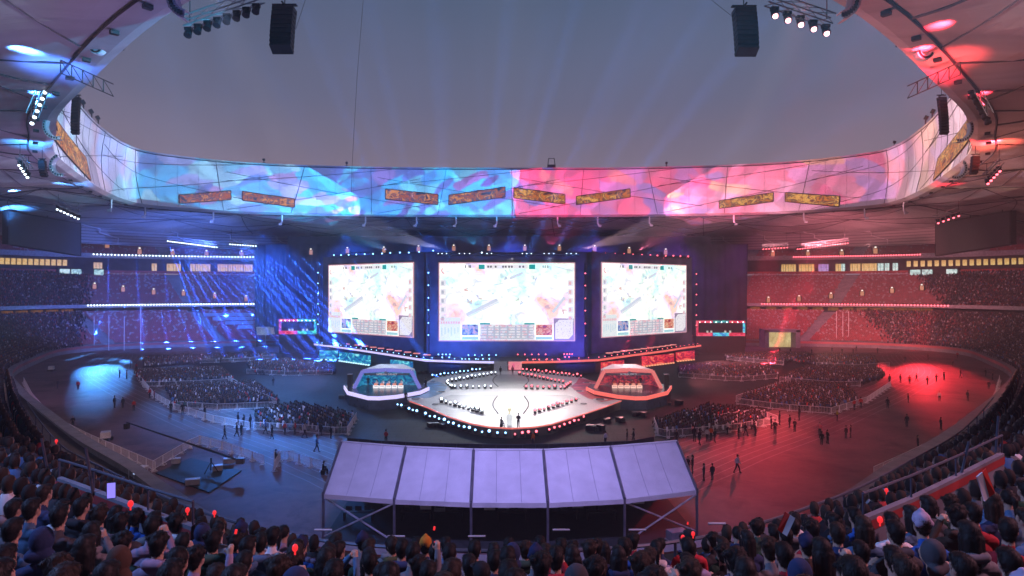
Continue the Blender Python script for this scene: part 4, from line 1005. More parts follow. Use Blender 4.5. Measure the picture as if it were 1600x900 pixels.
# scaffold pieces clipped to the lip of the roof
for (px, py, d, lb) in ((128, 112, 66, 'open steel scaffold clipped to the roof lip at the blue end'), (1467, 115, 66, 'open steel scaffold clipped to the roof lip at the red end')):
    p = at(px, py, d); t = thing('lip_scaffold', lb, 'scaffold', p); mb = MB(); sx = 1 if px < 800 else -1
    for k in range(5):
        a = p+Vector((sx*(-.8+.5*k), -2+.9*k, .5-.2*k)); 
        for dz in (0, -1.3): mb.bar(a+Vector((0, 0, dz)), a+Vector((sx*.5, .9, dz-.2)), .06, 4)
        mb.bar(a, a+Vector((0, 0, -1.3)), .06, 4); mb.bar(a, a+Vector((sx*.5, .9, -1.5)), .04, 4)
    mb.build('tube_frame', M_black, t)

# ------------------------------------------------------------------ line arrays
def line_array(px, py0, py1, d, wpx, tilt, label, cable=8):
    A, B3 = at(px+tilt, py0, d), at(px-tilt, py1, d); h = A.z-B3.z; n = max(5, int(h/.42)); w_ = wpx*d/1000
    t = thing('line_array', label, 'loudspeaker', (A.x, A.y, A.z), 'hanging line arrays of loudspeakers')
    for k in range(n):
        f = (k+.5)/n; c_ = A.lerp(B3, f)+Vector((0, .5*f*f-.0, 0)); mb = MB()
        Mx = Matrix.Rotation(-.10-.5*f*f, 3, 'X')@Matrix.Rotation(0, 3, 'Y')
        mb.box(c_, (w_, w_*.55, h/n*.93), M=Mx); mb.build('cabinet', M_black, t)
    mb = MB(); mb.box(A+Vector((0, 0, .3)), (w_*1.15, w_*.2, .12)); mb.box(A+Vector((0, .1, .3)), (.12, w_*.9, .12)); mb.bar(A+Vector((0, 0, .3)), A+Vector((0, 0, cable)), .05, 4); mb.build('fly_frame', M_black, t)
line_array(441, 13, 76, 60, 33, 4, 'black hanging line array of loudspeakers over the blue half, curved face to the pitch')
line_array(1166, 15, 80, 60, 33, -4, 'black hanging line array of loudspeakers over the red half of the opening')
line_array(117, 152, 208, 92, 11, 3, 'thin black line array in front of the rim wall at the blue end', 5)
line_array(1475, 152, 208, 92, 12, -4, 'thin black line array in front of the rim wall at the red end', 5)
line_array(66, 251, 275, 105, 10, 0, 'short dark line array under the soffit near the blue end', 3)
line_array(1524, 244, 271, 105, 11, 0, 'short dark line array under the soffit near the red end', 3)
# pale curved light fittings at the roof lip
M_arc = pbr('fitting_white', (.72, .71, .74), .45, var=.05)
def arc_fit(px, py, d, rpx, a0, a1, wpx, label):
    c_ = at(px, py, d); r = rpx*d/1000; w_ = wpx*d/1000; t = thing('arc_fitting', label, 'light fitting', c_, 'pale curved fittings at the roof lip')
    P = [c_+Vector((math.cos(R(a))*r, 0, math.sin(R(a))*r)) for a in np.linspace(a0, a1, 12)]
    Q = [c_+Vector((math.cos(R(a))*(r-w_), 0, math.sin(R(a))*(r-w_))) for a in np.linspace(a0, a1, 12)]
    mb = MB(); dy = Vector((0, w_*1.6, 0)); mb.grid([P, Q]); mb.grid([[p+dy for p in P], P]); mb.grid([Q, [p+dy for p in Q]]); mb.build('curved_body', M_arc, t)
    mb = MB()
    for k in range(11): p = (P[k]+Q[k])/2; mb.box(p-Vector((0, .05, 0)), (w_*.35, .06, w_*.5))
    mb.build('speaker_slot', M_black, t)
    mb = MB(); mb.bar(P[6], P[6]+Vector((0, 1.5, 1.2)), .06, 4); mb.build('bracket', M_steel, t)
arc_fit(293, -6, 50, 34, 150, 260, 13, 'large pale curved fitting at the roof lip over the blue side, near the lighting truss')
arc_fit(1312, -4, 50, 34, -80, 30, 13, 'large pale curved fitting at the roof lip over the red side, near the lighting truss')
arc_fit(150, 72, 62, 12, 190, 350, 6, 'pale shallow fitting at the roof lip above the blue end of the rim wall')
arc_fit(1447, 79, 62, 14, 190, 350, 7, 'pale shallow fitting at the roof lip above the red end of the rim wall')
arc_fit(88, 196, 88, 22, 150, 285, 5, 'pale hooked fitting beside the blue end of the rim wall, upper of two')
arc_fit(1500, 200, 88, 22, -100, 30, 5, 'pale hooked fitting beside the red end of the rim wall, upper of two')
arc_fit(94, 258, 100, 18, 110, 290, 5, 'pale hooked fitting beside the blue end of the rim wall, lower of two')
arc_fit(1494, 262, 100, 18, -110, 40, 5, 'pale hooked fitting beside the red end of the rim wall, lower of two')
def bracket_proto():
    t = thing('hook_lamp', 'small pale hooked lamp under the rim', 'lamp', (0, 0, 0), 'small hooked lamps under the rim')
    mb = MB(); mb.bar((0, 0, 0), (0, 0, -2.2), .22, 5); mb.bar((0, 0, -2.2), (.5, 0, -2.8), .22, 5); mb.build('post', M_arc, t)
    mb = MB(); mb.box((.6, -.1, -2.9), (.9, .5, .6)); mb.build('lamp_head', M_arc, t); return t
hp = bracket_proto()
for px in (188, 235, 335, 440, 570, 650, 712, 776, 872, 935, 1016, 1148, 1255, 1345, 1400):
    u = ring_u(px); q = rim_u(u, 0); i = int(u); place(hp, (q.x+RN[i % 300, 0]*2.2, q.y+RN[i % 300, 1]*2.2, RZ-.5), 0 if px > 800 else math.pi, 'small pale hooked lamp hanging under the '+('blue' if px < 790 else 'red')+' half of the rim')
drop_unused(hp)
# lamps and masts standing on top of the rim
def rim_lamp():
    t = thing('rim_lamp', 'small floodlight on a bracket on top of the rim wall', 'floodlight', (0, 0, 0), 'floodlights on top of the rim')
    mb = MB(); mb.bar((0, 0, 0), (0, 0, 1.1), .12, 5); mb.bar((-.5, 0, .5), (.5, 0, .5), .06, 4); mb.build('post', M_black, t)
    mb = MB(); mb.box((0, -.1, 1.45), (.7, .6, .75), M=Matrix.Rotation(.5, 3, 'X')); mb.build('lamp_head', M_black, t); return t
rl = rim_lamp()
for sg in (-1, 1):
    for y in (120, 126, 131, 140, 147, 153):
        i = ring_side(y, sg); place(rl, (RING[i, 0]+RN[i, 0]*.8, RING[i, 1]+RN[i, 1]*.8, RT+.3), sg*.9, 'small dark floodlight standing on the rim at the '+('blue' if sg < 0 else 'red')+' end', scale=1.25 if y > 135 else .9)
for px in (412, 541, 1042, 1390):
    u = ring_u(px); q = rim_u(u, 1, .8); place(rl, (q.x, q.y, RT+.3), 0, 'small dark floodlight alone on the far rim, '+('blue' if px < 800 else 'red')+' half', scale=.9)
u = ring_u(862); q = rim_u(u, 1, .8); t = thing('camera_gantry', 'small open black frame standing on the far rim', 'frame', q)
mb = MB(); mb.box((q.x, q.y, RT+.9), (2.6, 1.2, 1.0)); mb.bar((q.x-1.2, q.y, RT+1), (q.x-.9, q.y, RT+3.6), .12, 4); mb.bar((q.x+1.2, q.y, RT+1), (q.x+.9, q.y, RT+3.6), .12, 4); mb.bar((q.x-.9, q.y, RT+3.5), (q.x+.9, q.y, RT+3.5), .1, 4); mb.build('gantry_tube', M_black, t)
# a thin cable hanging through the opening, one to each big line array
mb = MB(); mb.tube([at(568, -5, 120), at(558, 120, 122), at(550, 262, 124), at(549, 300, 125)], .035, 4); tag(mb.build('hanging_cable', M_black), 'thin dark cable hanging down through the roof opening', 'cable')
for a, b_, lb in ((at(478, -3, 60), at(462, 46, 60), 'thin stay cable beside the blue-side line array'), (at(1108, -3, 60), at(1142, 24, 60), 'thin stay cable beside the red-side line array')):
    mb = MB(); mb.bar(a, b_, .02, 4); tag(mb.build('stay_cable', M_black), lb, 'cable')
# ------------------------------------------------------------------ people
def rcone(mb, a, b, ra_, rb_, n=10):
    """tapered limb with round ends"""
    a, b = Vector(a), Vector(b); d = b-a; L = d.length; q = d.to_track_quat('Z', 'Y').to_matrix(); rows = []
    for t in (-88, -60, -30, 0): r = R(t); rows.append((math.cos(r)*ra_, math.sin(r)*ra_))
    rows.append(((ra_+rb_)/2, L/2))
    for t in (0, 30, 60, 88): r = R(t); rows.append((math.cos(r)*rb_, L+math.sin(r)*rb_))
    vs = []; fs = []
    for rr, z in rows:
        for i in range(n): vs.append(q@Vector((math.cos(2*math.pi*i/n)*rr, math.sin(2*math.pi*i/n)*rr, z))+a)
    m = len(rows)
    for j in range(m-1):
        for i in range(n): fs.append((j*n+i, j*n+(i+1) % n, (j+1)*n+(i+1) % n, (j+1)*n+i))
    fs += [tuple(range(n-1, -1, -1)), tuple(range((m-1)*n, m*n))]; mb.add(vs, fs)
def seg_dist(P, a, b, ra_, rb_):
    a = np.array(a); b = np.array(b); d = b-a; t = np.clip(((P-a)@d)/(d@d+1e-9), 0, 1)
    return np.linalg.norm(P-(a+t[:, None]*d), axis=1)-(ra_+(rb_-ra_)*t)
def ell_dist(P, c, r):
    q = (P-np.array(c))/np.array(r); k = np.linalg.norm(q, axis=1); return (k-1)*min(r)
SKIN = pbr('skin_tone', (.36, .22, .16), .55, var=.08, scale=6)
CLOTH = pbr('jacket_cloth', None, .85, objcol=True, var=.22, scale=5, bump=.25, spec=.2)
TROUS = pbr('trouser_cloth', (.025, .027, .038), .85, var=.3, scale=6, spec=.2)
SHOE = pbr('shoe_dark', (.03, .03, .03), .6)
HAIR = pbr('hair_black', (.006, .005, .005), .62, var=.4, scale=30, spec=.3)
HAIRB = pbr('hair_brown', (.020, .012, .008), .62, var=.4, scale=30, spec=.3)
def grow(prims, voxel, mats, name, smooth=4):
    """one closed skin over all the limbs"""
    mb = MB()
    for p in prims:
        if p[0] == 'c': rcone(mb, *p[1:5])
        else: mb.ell(p[1], p[2], 14, 10)
    me = bpy.data.meshes.new(name); me.from_pydata([tuple(v) for v in mb.v], [], mb.f); o = bpy.data.objects.new(name, me); COL.objects.link(o)
    r = o.modifiers.new('r', 'REMESH'); r.mode = 'VOXEL'; r.voxel_size = voxel; r.use_smooth_shade = True
    s = o.modifiers.new('s', 'SMOOTH'); s.iterations = smooth; s.factor = .5
    bpy.context.view_layer.update(); dg = bpy.context.evaluated_depsgraph_get()
    m2 = bpy.data.meshes.new_from_object(o.evaluated_get(dg)); bpy.data.objects.remove(o); m2.name = name
    for m in mats: m2.materials.append(m)
    n = len(m2.polygons); C = np.zeros(n*3, np.float32); m2.polygons.foreach_get('center', C); C = C.reshape(-1, 3).astype(float)
    D = np.stack([seg_dist(C, *p[1:5]) if p[0] == 'c' else ell_dist(C, p[1], p[2]) for p in prims], 1)
    k = np.array([p[-1] for p in prims])[D.argmin(1)]
    m2.polygons.foreach_set('material_index', k.astype(np.int32)); m2.polygons.foreach_set('use_smooth', np.ones(n, bool)); m2.update()
    return m2
def head_prims(x, y, z, s=1.0):
    """z: centre of the head"""
    E = lambda dx, dy, dz, r, t=0: ('e', (x+dx*s, y+dy*s, z+dz*s), tuple(q*s for q in r), t)
    return [E(0, 0, .015, (.076, .094, .105)), E(0, .035, -.055, (.056, .062, .062)), E(0, .098, -.018, (.013, .022, .024)), E(0, .088, -.058, (.026, .016, .010)),
            E(-.077, -.005, -.012, (.012, .022, .034)), E(.077, -.005, -.012, (.012, .022, .034)), E(-.03, .078, .018, (.02, .016, .012)), E(.03, .078, .018, (.02, .016, .012)),
            ('c', (x, y-.012*s, z-.06*s), (x, y-.03*s, z-.17*s), .056*s, .062*s, 0)]
def hand_prims(w, d, s=1.0, curl=.4):
    """palm and five fingers from the wrist w along d"""
    w, d = Vector(w), Vector(d).normalized(); side = d.cross(Vector((0, 0, 1)))
    if side.length < .1: side = Vector((1, 0, 0))
    side.normalize(); up = side.cross(d)
    p = w+d*.085*s; out = [('c', w, p, .028*s, .034*s, 0)]
    for k, (o, L) in enumerate(((-.028, .06), (-.010, .072), (.009, .067), (.027, .052))):
        a = p+side*o*s; m = a+(d*.8-up*curl*.5)*L*.55*s; e = m+(d*.45-up*curl*1.6)*L*.5*s
        out += [('c', a, m, .0095*s, .009*s, 0), ('c', m, e, .009*s, .0075*s, 0)]
    a = w+d*.03*s-side*.03*s; m = a+(d*.6-side*.7)*.05*s; out += [('c', a, m, .012*s, .010*s, 0), ('c', m, m+d*.035*s, .010*s, .008*s, 0)]
    return out
def body_prims(pose):
    T, S, P_, SH = 1, 0, 2, 3; pr = []
    seated = pose.startswith('seat'); hz = .49 if seated else .93; lean = .04 if seated else 0
    sy = lean; sh = hz+.52; hd = hz+.80
    pr += [('e', (0, 0, hz), (.175, .135, .12), T if seated else P_), ('e', (0, .0, hz+.16), (.165, .125, .17), T), ('e', (0, sy*.6, hz+.34), (.195, .13, .19), T),
           ('c', (-.165, sy*.6-.01, sh-.035), (.165, sy*.6-.01, sh-.035), .078, .078, T), ('c', (-.08, sy*.6-.02, sh), (.08, sy*.6-.02, sh), .075, .075, T), ('c', (0, sy*.6-.02, sh+.02), (0, sy+.0, sh+.115), .075, .062, T)]
    pr += head_prims(0, sy+.035, hd)
    def arm(sd, el, wr, hand=True):
        s0 = (sd*.205, sy*.6-.01, sh-.05); o = [('c', s0, el, .068, .055, T), ('c', el, wr, .054, .040, T)]
        if hand: o += hand_prims(wr, Vector(wr)-Vector(el))
        return o
    if pose == 'seat_lap': pr += arm(-1, (-.27, .06, hz+.21), (-.13, .29, hz+.13))+arm(1, (.27, .06, hz+.21), (.13, .29, hz+.13))
    if pose == 'seat_raise': pr += arm(-1, (-.27, .06, hz+.21), (-.13, .29, hz+.13))+arm(1, (.30, .20, hz+.52), (.27, .28, hz+.76))
    if pose == 'seat_phone': pr += arm(-1, (-.23, .22, hz+.35), (-.06, .34, hz+.62))+arm(1, (.23, .22, hz+.35), (.06, .34, hz+.62))
    if pose == 'seat_lean': pr += arm(-1, (-.25, .18, hz+.2), (-.10, .33, hz+.3))+arm(1, (.25, .18, hz+.2), (.07, .34, hz+.33))
    if pose == 'stand': pr += arm(-1, (-.26, -.02, hz+.2), (-.27, .05, hz-.04))+arm(1, (.26, -.02, hz+.2), (.27, .05, hz-.04))
    if pose == 'walk': pr += arm(-1, (-.25, -.12, hz+.22), (-.24, -.05, hz-.02))+arm(1, (.25, .10, hz+.21), (.22, .25, hz+.05))
    if pose == 'folded': pr += arm(-1, (-.25, .07, hz+.2), (.06, .20, hz+.27))+arm(1, (.25, .07, hz+.2), (-.06, .21, hz+.22))
    if seated:
        for s in (-1, 1): pr += [('c', (s*.10, .03, hz), (s*.14, .44, hz+.01), .092, .068, P_), ('c', (s*.14, .44, hz), (s*.14, .42, .09), .066, .045, P_), ('c', (s*.14, .42, .05), (s*.15, .60, .04), .048, .042, SH)]
    else:
        st = .26 if pose == 'walk' else 0.03
        for s in (-1, 1):
            k = (s*.095, .04+s*st*.5, .50); an = (s*.10, s*st-.02-(.06 if pose == 'walk' and s < 0 else 0), .09)
            pr += [('c', (s*.09, 0, .90), k, .095, .065, P_), ('c', k, an, .062, .043, P_), ('c', (an[0], an[1], .05), (an[0]+s*.02, an[1]+.17, .045), .048, .040, SH)]
    return pr, hd, sy+.035
def hair_mesh(kind, hd, hy, mat):
    pr = []
    if kind == 'short': pr = [('e', (0, hy-.022, hd+.032), (.087, .090, .104), 0), ('e', (0, hy+.028, hd+.082), (.078, .068, .05), 0), ('e', (0, hy-.05, hd-.03), (.068, .052, .075), 0)]
    if kind == 'tousled':
        pr = [('e', (0, hy-.022, hd+.036), (.092, .098, .108), 0), ('e', (0, hy-.05, hd-.04), (.072, .054, .08), 0)]
        rr = random.Random(4)
        for _ in range(20):
            a = rr.uniform(0, 6.28); e_ = rr.uniform(.1, 1.4); d = Vector((math.cos(a)*math.cos(e_), math.sin(a)*math.cos(e_), math.sin(e_)))
            if d.y > .6 and d.z < .5: continue
            c = Vector((0, hy-.02, hd+.035)); pr.append(('c', c+d*.06, c+d*.096+Vector((rr.uniform(-.02, .02), rr.uniform(-.02, .02), 0)), .034, .022, 0))
    if kind == 'long': pr = [('e', (0, hy-.024, hd+.032), (.092, .096, .108), 0), ('e', (0, hy+.03, hd+.08), (.08, .066, .05), 0), ('c', (-.05, hy-.06, hd-.02), (-.055, hy-.09, hd-.30), .058, .045, 0), ('c', (.05, hy-.06, hd-.02), (.055, hy-.09, hd-.30), .058, .045, 0), ('c', (0, hy-.075, hd), (0, hy-.10, hd-.32), .06, .045, 0), ('c', (-.08, hy-.0, hd), (-.085, hy-.02, hd-.2), .025, .02, 0), ('c', (.08, hy-.0, hd), (.085, hy-.02, hd-.2), .025, .02, 0)]
    if kind == 'tail': pr = [('e', (0, hy-.022, hd+.032), (.087, .093, .105), 0), ('e', (0, hy-.11, hd+.03), (.032, .035, .032), 0), ('c', (0, hy-.13, hd+.02), (0, hy-.15, hd-.20), .036, .018, 0)]
    m2 = grow(pr, .012, [mat], 'hair', 2)
    # loose strands lying over the surface, so that the outline is not a smooth ball
    n = len(m2.polygons); C = np.zeros(n*3, np.float32); Nn = np.zeros(n*3, np.float32); m2.polygons.foreach_get('center', C); m2.polygons.foreach_get('normal', Nn)
    C = C.reshape(-1, 3); Nn = Nn.reshape(-1, 3); g = np.random.default_rng(len(kind)); S = 1500; k = g.integers(0, n, S)
    b0 = C[k]+Nn[k]*.001; dn = np.array((0, -.25, -1.0))+g.normal(0, .55, (S, 3)); dn = dn-Nn[k]*(dn*Nn[k]).sum(1)[:, None]*.92; dn /= np.linalg.norm(dn, axis=1)[:, None]+1e-6
    sd = np.cross(dn, Nn[k])*.0022; L = (.016+.024*g.random((S, 1))); lift = Nn[k]*(.002+.007*g.random((S, 1)))
    V = np.stack([b0-sd, b0+sd, b0+dn*L*.5+lift+sd*.8, b0+dn*L*.5+lift-sd*.8, b0+dn*L+lift*.7], 1).reshape(-1, 3); b_ = np.arange(S)*5
    v0 = np.zeros(len(m2.vertices)*3, np.float32); m2.vertices.foreach_get('co', v0); nv = len(m2.vertices)
    fs = [tuple(p.vertices) for p in m2.polygons]+[(nv+i, nv+i+1, nv+i+2, nv+i+3) for i in b_.tolist()]+[(nv+i+3, nv+i+2, nv+i+4) for i in b_.tolist()]
    m3 = bpy.data.meshes.new('hair'); m3.from_pydata(v0.reshape(-1, 3).tolist()+V.tolist(), [], fs); m3.materials.append(mat); m3.polygons.foreach_set('use_smooth', np.ones(len(fs), bool)); m3.update()
    bpy.data.meshes.remove(m2)
    return m3
def hat_mesh(kind, hd, hy):
    pr = []
    if kind == 'beanie': pr = [('e', (0, hy-.01, hd+.058), (.094, .104, .098), 0), ('c', (-.06, hy-.06, hd+.025), (.06, hy-.06, hd+.025), .045, .045, 0), ('e', (0, hy-.008, hd+.155), (.035, .035, .03), 0)]
    if kind == 'cap': pr = [('e', (0, hy-.008, hd+.062), (.090, .102, .085), 0), ('e', (0, hy+.125, hd+.05), (.07, .075, .012), 0)]
    if kind == 'hood': pr = [('e', (0, hy-.028, hd+.012), (.112, .116, .142), 0), ('c', (-.07, hy-.075, hd-.13), (.07, hy-.075, hd-.13), .07, .07, 0)]
    if kind == 'hood_down': pr = [('c', (-.075, hy-.105, hd-.185), (.075, hy-.105, hd-.185), .06, .06, 0), ('c', (-.105, hy-.06, hd-.18), (-.06, hy+.04, hd-.20), .045, .03, 0), ('c', (.105, hy-.06, hd-.18), (.06, hy+.04, hd-.20), .045, .03, 0)]
    return grow(pr, .014, [CLOTH], kind, 3)
POSES = {}; 
for ps in ('seat_lap', 'seat_raise', 'seat_phone', 'seat_lean', 'stand', 'walk', 'folded'):
    pr, hd, hy = body_prims(ps); POSES[ps] = (grow(pr, .0125 if ps.startswith('seat') else .014, [SKIN, CLOTH, TROUS, SHOE], 'person', 3), hd, hy)
HD_S, HY_S = POSES['seat_lap'][1:]; HD_T, HY_T = POSES['stand'][1:]
HAIRS = {}; HATS = {}
for st_, (hd, hy) in (('s', (HD_S, HY_S)), ('t', (HD_T, HY_T))):
    for k in ('short', 'tousled', 'long', 'tail'):
        HAIRS[st_, k, 'black'] = hair_mesh(k, hd, hy, HAIR)
        m2 = HAIRS[st_, k, 'black'].copy(); m2.materials.clear(); m2.materials.append(HAIRB); HAIRS[st_, k, 'brown'] = m2
    for k in ('beanie', 'cap', 'hood', 'hood_down'): HATS[st_, k] = hat_mesh(k, hd, hy)
def person(pose, loc, yaw, hair, hcol, jacket, hat=None, hatcol=None, label='', cat='person', group=None, scale=1.0, tilt=0.0):
    o = bpy.data.objects.new('person', POSES[pose][0]); COL.objects.link(o); o.location = loc; o.rotation_euler = (0, tilt, yaw); o.scale = (scale,)*3
    o.color = (*jacket, 1); tag(o, label, cat, group); st_ = 's' if pose.startswith('seat') else 't'
    if hair: h = bpy.data.objects.new('hair', HAIRS[st_, hair, hcol]); COL.objects.link(h); h.parent = o
    if hat:
        h = bpy.data.objects.new({'beanie': 'knit_hat', 'cap': 'cap', 'hood': 'hood', 'hood_down': 'hood'}[hat], HATS[st_, hat]); COL.objects.link(h); h.parent = o; h.color = (*(hatcol or jacket), 1)
    return o
JCOL = [('black', (.014, .014, .018)), ('charcoal', (.045, .046, .054)), ('navy', (.020, .032, .085)), ('dark green', (.022, .05, .038)), ('grey', (.13, .13, .145)), ('steel blue', (.06, .12, .21)),
        ('white', (.48, .47, .5)), ('lilac grey', (.22, .18, .27)), ('red', (.34, .02, .03)), ('brown', (.06, .035, .025)), ('bright blue', (.02, .09, .34)), ('olive', (.045, .05, .02))]
JW = [.10, .11, .14, .06, .13, .13, .10, .09, .04, .04, .07, .03]
HCOL = [('red', (.42, .02, .03)), ('grey', (.16, .16, .18)), ('pink', (.4, .18, .24)), ('mustard', (.42, .16, .02)), ('black', (.012, .012, .015)), ('navy', (.015, .02, .06)), ('dark red', (.2, .02, .03)), ('pale lilac', (.36, .3, .42))]
ORD = ['first', 'second', 'third', 'fourth', 'fifth', 'sixth', 'seventh', 'eighth', 'ninth', 'tenth', 'eleventh', 'twelfth', 'thirteenth', 'fourteenth', 'fifteenth', 'sixteenth', 'seventeenth', 'eighteenth', 'nineteenth']
TENS = {2: 'twent', 3: 'thirt', 4: 'fort', 5: 'fift', 6: 'sixt', 7: 'sevent', 8: 'eight', 9: 'ninet'}
def ordinal(n):
    if n <= 19: return ORD[n-1]
    t, u = divmod(n, 10)
    if n >= 100: return 'hundred and '+ordinal(n-100) if n > 100 else 'hundredth'
    return TENS[t]+'ieth' if u == 0 else TENS[t]+'y-'+ORD[u-1]

# ------------------------------------------------------------------ the spectators' own balcony
def head_pt(px, py, d): return at(px, py, d)
Lp = [(300-290, 578, 66), (13, 588, 56), (22, 622, 39), (60, 682, 26.5), (112, 716, 20.5), (200, 760, 17.0), (270, 791, 14.6), (350, 815, 12.9), (420, 833, 11.9), (600, 853, 10.9), (800, 859, 10.6)]
Rp = [(1000, 853, 10.9), (1090, 842, 11.4), (1200, 820, 12.6), (1300, 786, 14.2), (1385, 752, 16.6), (1455, 712, 20.5), (1532, 664, 27), (1572, 615, 39), (1588, 584, 56), (1592, 576, 66)]
EC = resample(catmull([tuple(head_pt(*p)) for p in Lp+Rp], 10), step=.5)
for _ in range(6): EC[1:-1] = (EC[:-2]+2*EC[1:-1]+EC[2:])/4
EN = normals(EC)                         # travel left to right: left normal points to the pitch
EN = EN*np.where((EN[:, 1:2]*1 < -.2), -1, 1)
for _ in range(30):
    EN[1:-1] = (EN[:-2]+EN[1:-1]+EN[2:])/3; EN /= np.linalg.norm(EN, axis=1)[:, None]
SEATH = HD_S; RUN, RISE = .86, .300
def row_line(k, extra=0.0, dz=0.0):
    rise = RISE+.145*np.clip((np.abs(EC[:, 0])-2)/6, 0, 1)
    return np.column_stack([EC[:, :2]-EN*(k*RUN+extra), EC[:, 2]-SEATH+k*rise+dz])
NROW = 15
ns = thing('balcony_terrace', 'stepped concrete balcony that the spectators sit on, curving away on both sides', 'terrace', (0, 6, 10))
mb = MB(); lines = []
for k in range(NROW): lines += [row_line(k, -.55 if k == 0 else -.45), row_line(k, .41)]
mb.grid([[tuple(p) for p in l] for l in lines]); mb.build('steps', M_conc, ns)
mb = MB(); top = row_line(0, -.55); mb.grid([[tuple(p) for p in top], [tuple(p-np.array((0, 0, 1.3))) for p in top], [tuple(p-np.array((0, 0, 1.3))+np.append(-n*6, 0)) for p, n in zip(top, EN)]]); mb.build('front_edge', M_conc, ns)
rail = thing('front_rail', 'grey blue steel rail along the front of the spectators balcony', 'rail', (0, 11, 14))
M_rail = pbr('rail_paint', (.09, .10, .14), .4, .5, var=.1)
mb = MB(); rl_ = row_line(0, -.62, 1.0)[::2]; mb.tube([tuple(p) for p in rl_ if abs(p[0]) < 30], .035, 6); mb.build('top_bar', M_rail, rail)
mb = MB(); rl2 = row_line(0, -.62, .5)[::2]; mb.tube([tuple(p) for p in rl2 if abs(p[0]) < 30], .02, 5); mb.build('lower_bar', M_rail, rail)
for p in row_line(0, -.62, 0)[::7]:
    if abs(p[0]) < 26: mb = MB(); mb.bar(tuple(p), (p[0], p[1], p[2]+1.0), .028, 6); mb.build('post', M_rail, rail)

cand = []
for k in range(0, NROW):
    L_ = resample(row_line(k, .0), step=.53); n_ = normals(L_); row = []
    for i, p in enumerate(L_):
        d = math.hypot(p[0], p[1])
        if p[1] < 1.2 or d < 2.7: continue
        if d < np.interp(800+1000*p[0]/p[1], [150, 420, 1250, 1480], [2.7, 4.4, 4.2, 3.0]): continue
        hz = p[2]+SEATH; px = 800+1000*p[0]/p[1]; py = 450+1000*(CAMZ-hz)/p[1]
        out = not (-40 < px < 1640 and py < 985)
        if out and not (d < 60 and p[1] > 1.5): continue
        if RNG.random() < .06: continue
        row.append((d, k, p, px, py, out))
    row.sort(key=lambda r: r[3]); cand += [r+(i,) for i, r in enumerate(row)]
# a gap where the low dividing walls run
def in_gap(r):
    d, k, p = r[0], r[1], r[2]
    return False
cand = [r for r in cand if not in_gap(r)]
cand.sort(key=lambda r: r[0])
N_NEAR = 180
seen = [r for r in cand if not r[5]]
near, rest = seen[:N_NEAR], seen[N_NEAR:]+[r for r in cand if r[5]]
print('spectators near', len(near), 'rest', len(rest), 'dist', near[-1][0])
near.sort(key=lambda r: (r[1], r[3]))
cnt = {}
GLOW = []
TGT = Vector((0, 118, 8))
ci = np.random.default_rng(21)
for (d, k, p, px, py, _, _i) in near:
    cnt[k] = cnt.get(k, 0)+1
    yaw = math.atan2(-(TGT.x-p[0]), TGT.y-p[1])+ci.normal(0, .22)
    pose = ci.choice(['seat_lap', 'seat_lean', 'seat_phone', 'seat_raise'], p=[.49, .44, .055, .015])
    if d < 5.5 and pose in ('seat_raise', 'seat_phone'): pose = 'seat_lean'
    jn, jc = JCOL[ci.choice(len(JCOL), p=np.array(JW)/sum(JW))]; jc = np.array(jc)*(.8+.4*ci.random())
    hk = ci.choice(['short', 'tousled', 'long', 'tail'], p=[.56, .22, .13, .09]); hc = 'black' if ci.random() < .8 else 'brown'
    hat = None; hatcol = None; r = ci.random(); hn = ''
    if d < 4.6: r = max(r, .2)
    if r < .07: hat = 'beanie'; hn, hatcol = HCOL[ci.integers(len(HCOL))]
    elif r < .10: hat = 'cap'; hn, hatcol = HCOL[ci.integers(len(HCOL))]
    elif r < .14: hat = 'hood'
    elif r < .42: hat = 'hood_down'
    if hat == 'hood' and sum(jc) > .3: jn, jc = 'navy', np.array((.02, .032, .085))
    if hat in ('beanie', 'cap'): look = f"{hn} {'knit hat' if hat == 'beanie' else 'cap'}, {jn} jacket"
    elif hat == 'hood': look = f'hood up, {jn} jacket'
    else: look = {'short': 'short', 'tousled': 'tousled', 'long': 'long', 'tail': 'tied'}[hk]+f' {hc} hair, {jn} '+('hooded jacket' if hat else 'jacket')
    nm = f'{ordinal(cnt[k])} spectator from blue end, {ordinal(k+1)} row behind rail, {look}'
    hair = None if hat == 'hood' else ('short' if hat in ('beanie', 'cap') and hk == 'tousled' else hk)
    o = person(str(pose), tuple(p), yaw, hair, hc, tuple(jc), hat, tuple(hatcol) if hatcol is not None else None, nm, group='spectators on the balcony', scale=.95+.1*ci.random(), tilt=ci.normal(0, .03))
    if pose == 'seat_raise' : GLOW.append((p, yaw, o.scale[0], cnt[k], k))
# glow sticks held up
M_stick = emit('stick_red', (1, .03, .035), 1.0); M_sticku = emit('stick_lilac', (.55, .5, 1), 1.4)
for n_, (p, yaw, s, c_, k) in enumerate(GLOW):
    q = Matrix.Rotation(yaw, 3, 'Z')@(Vector((.255, .36, HD_S+.14))*s)+Vector(p)
    mb = MB(); mb.bar(q+Vector((0, .02, .04)), q+Vector((.008, .025, .085)), .014, 8)
    tag(mb.build('light_stick', M_stick), f'red glowing stick held up by the {ordinal(c_)} spectator from the blue end, {ordinal(k+1)} row', 'glow stick', 'red light sticks in the crowd')
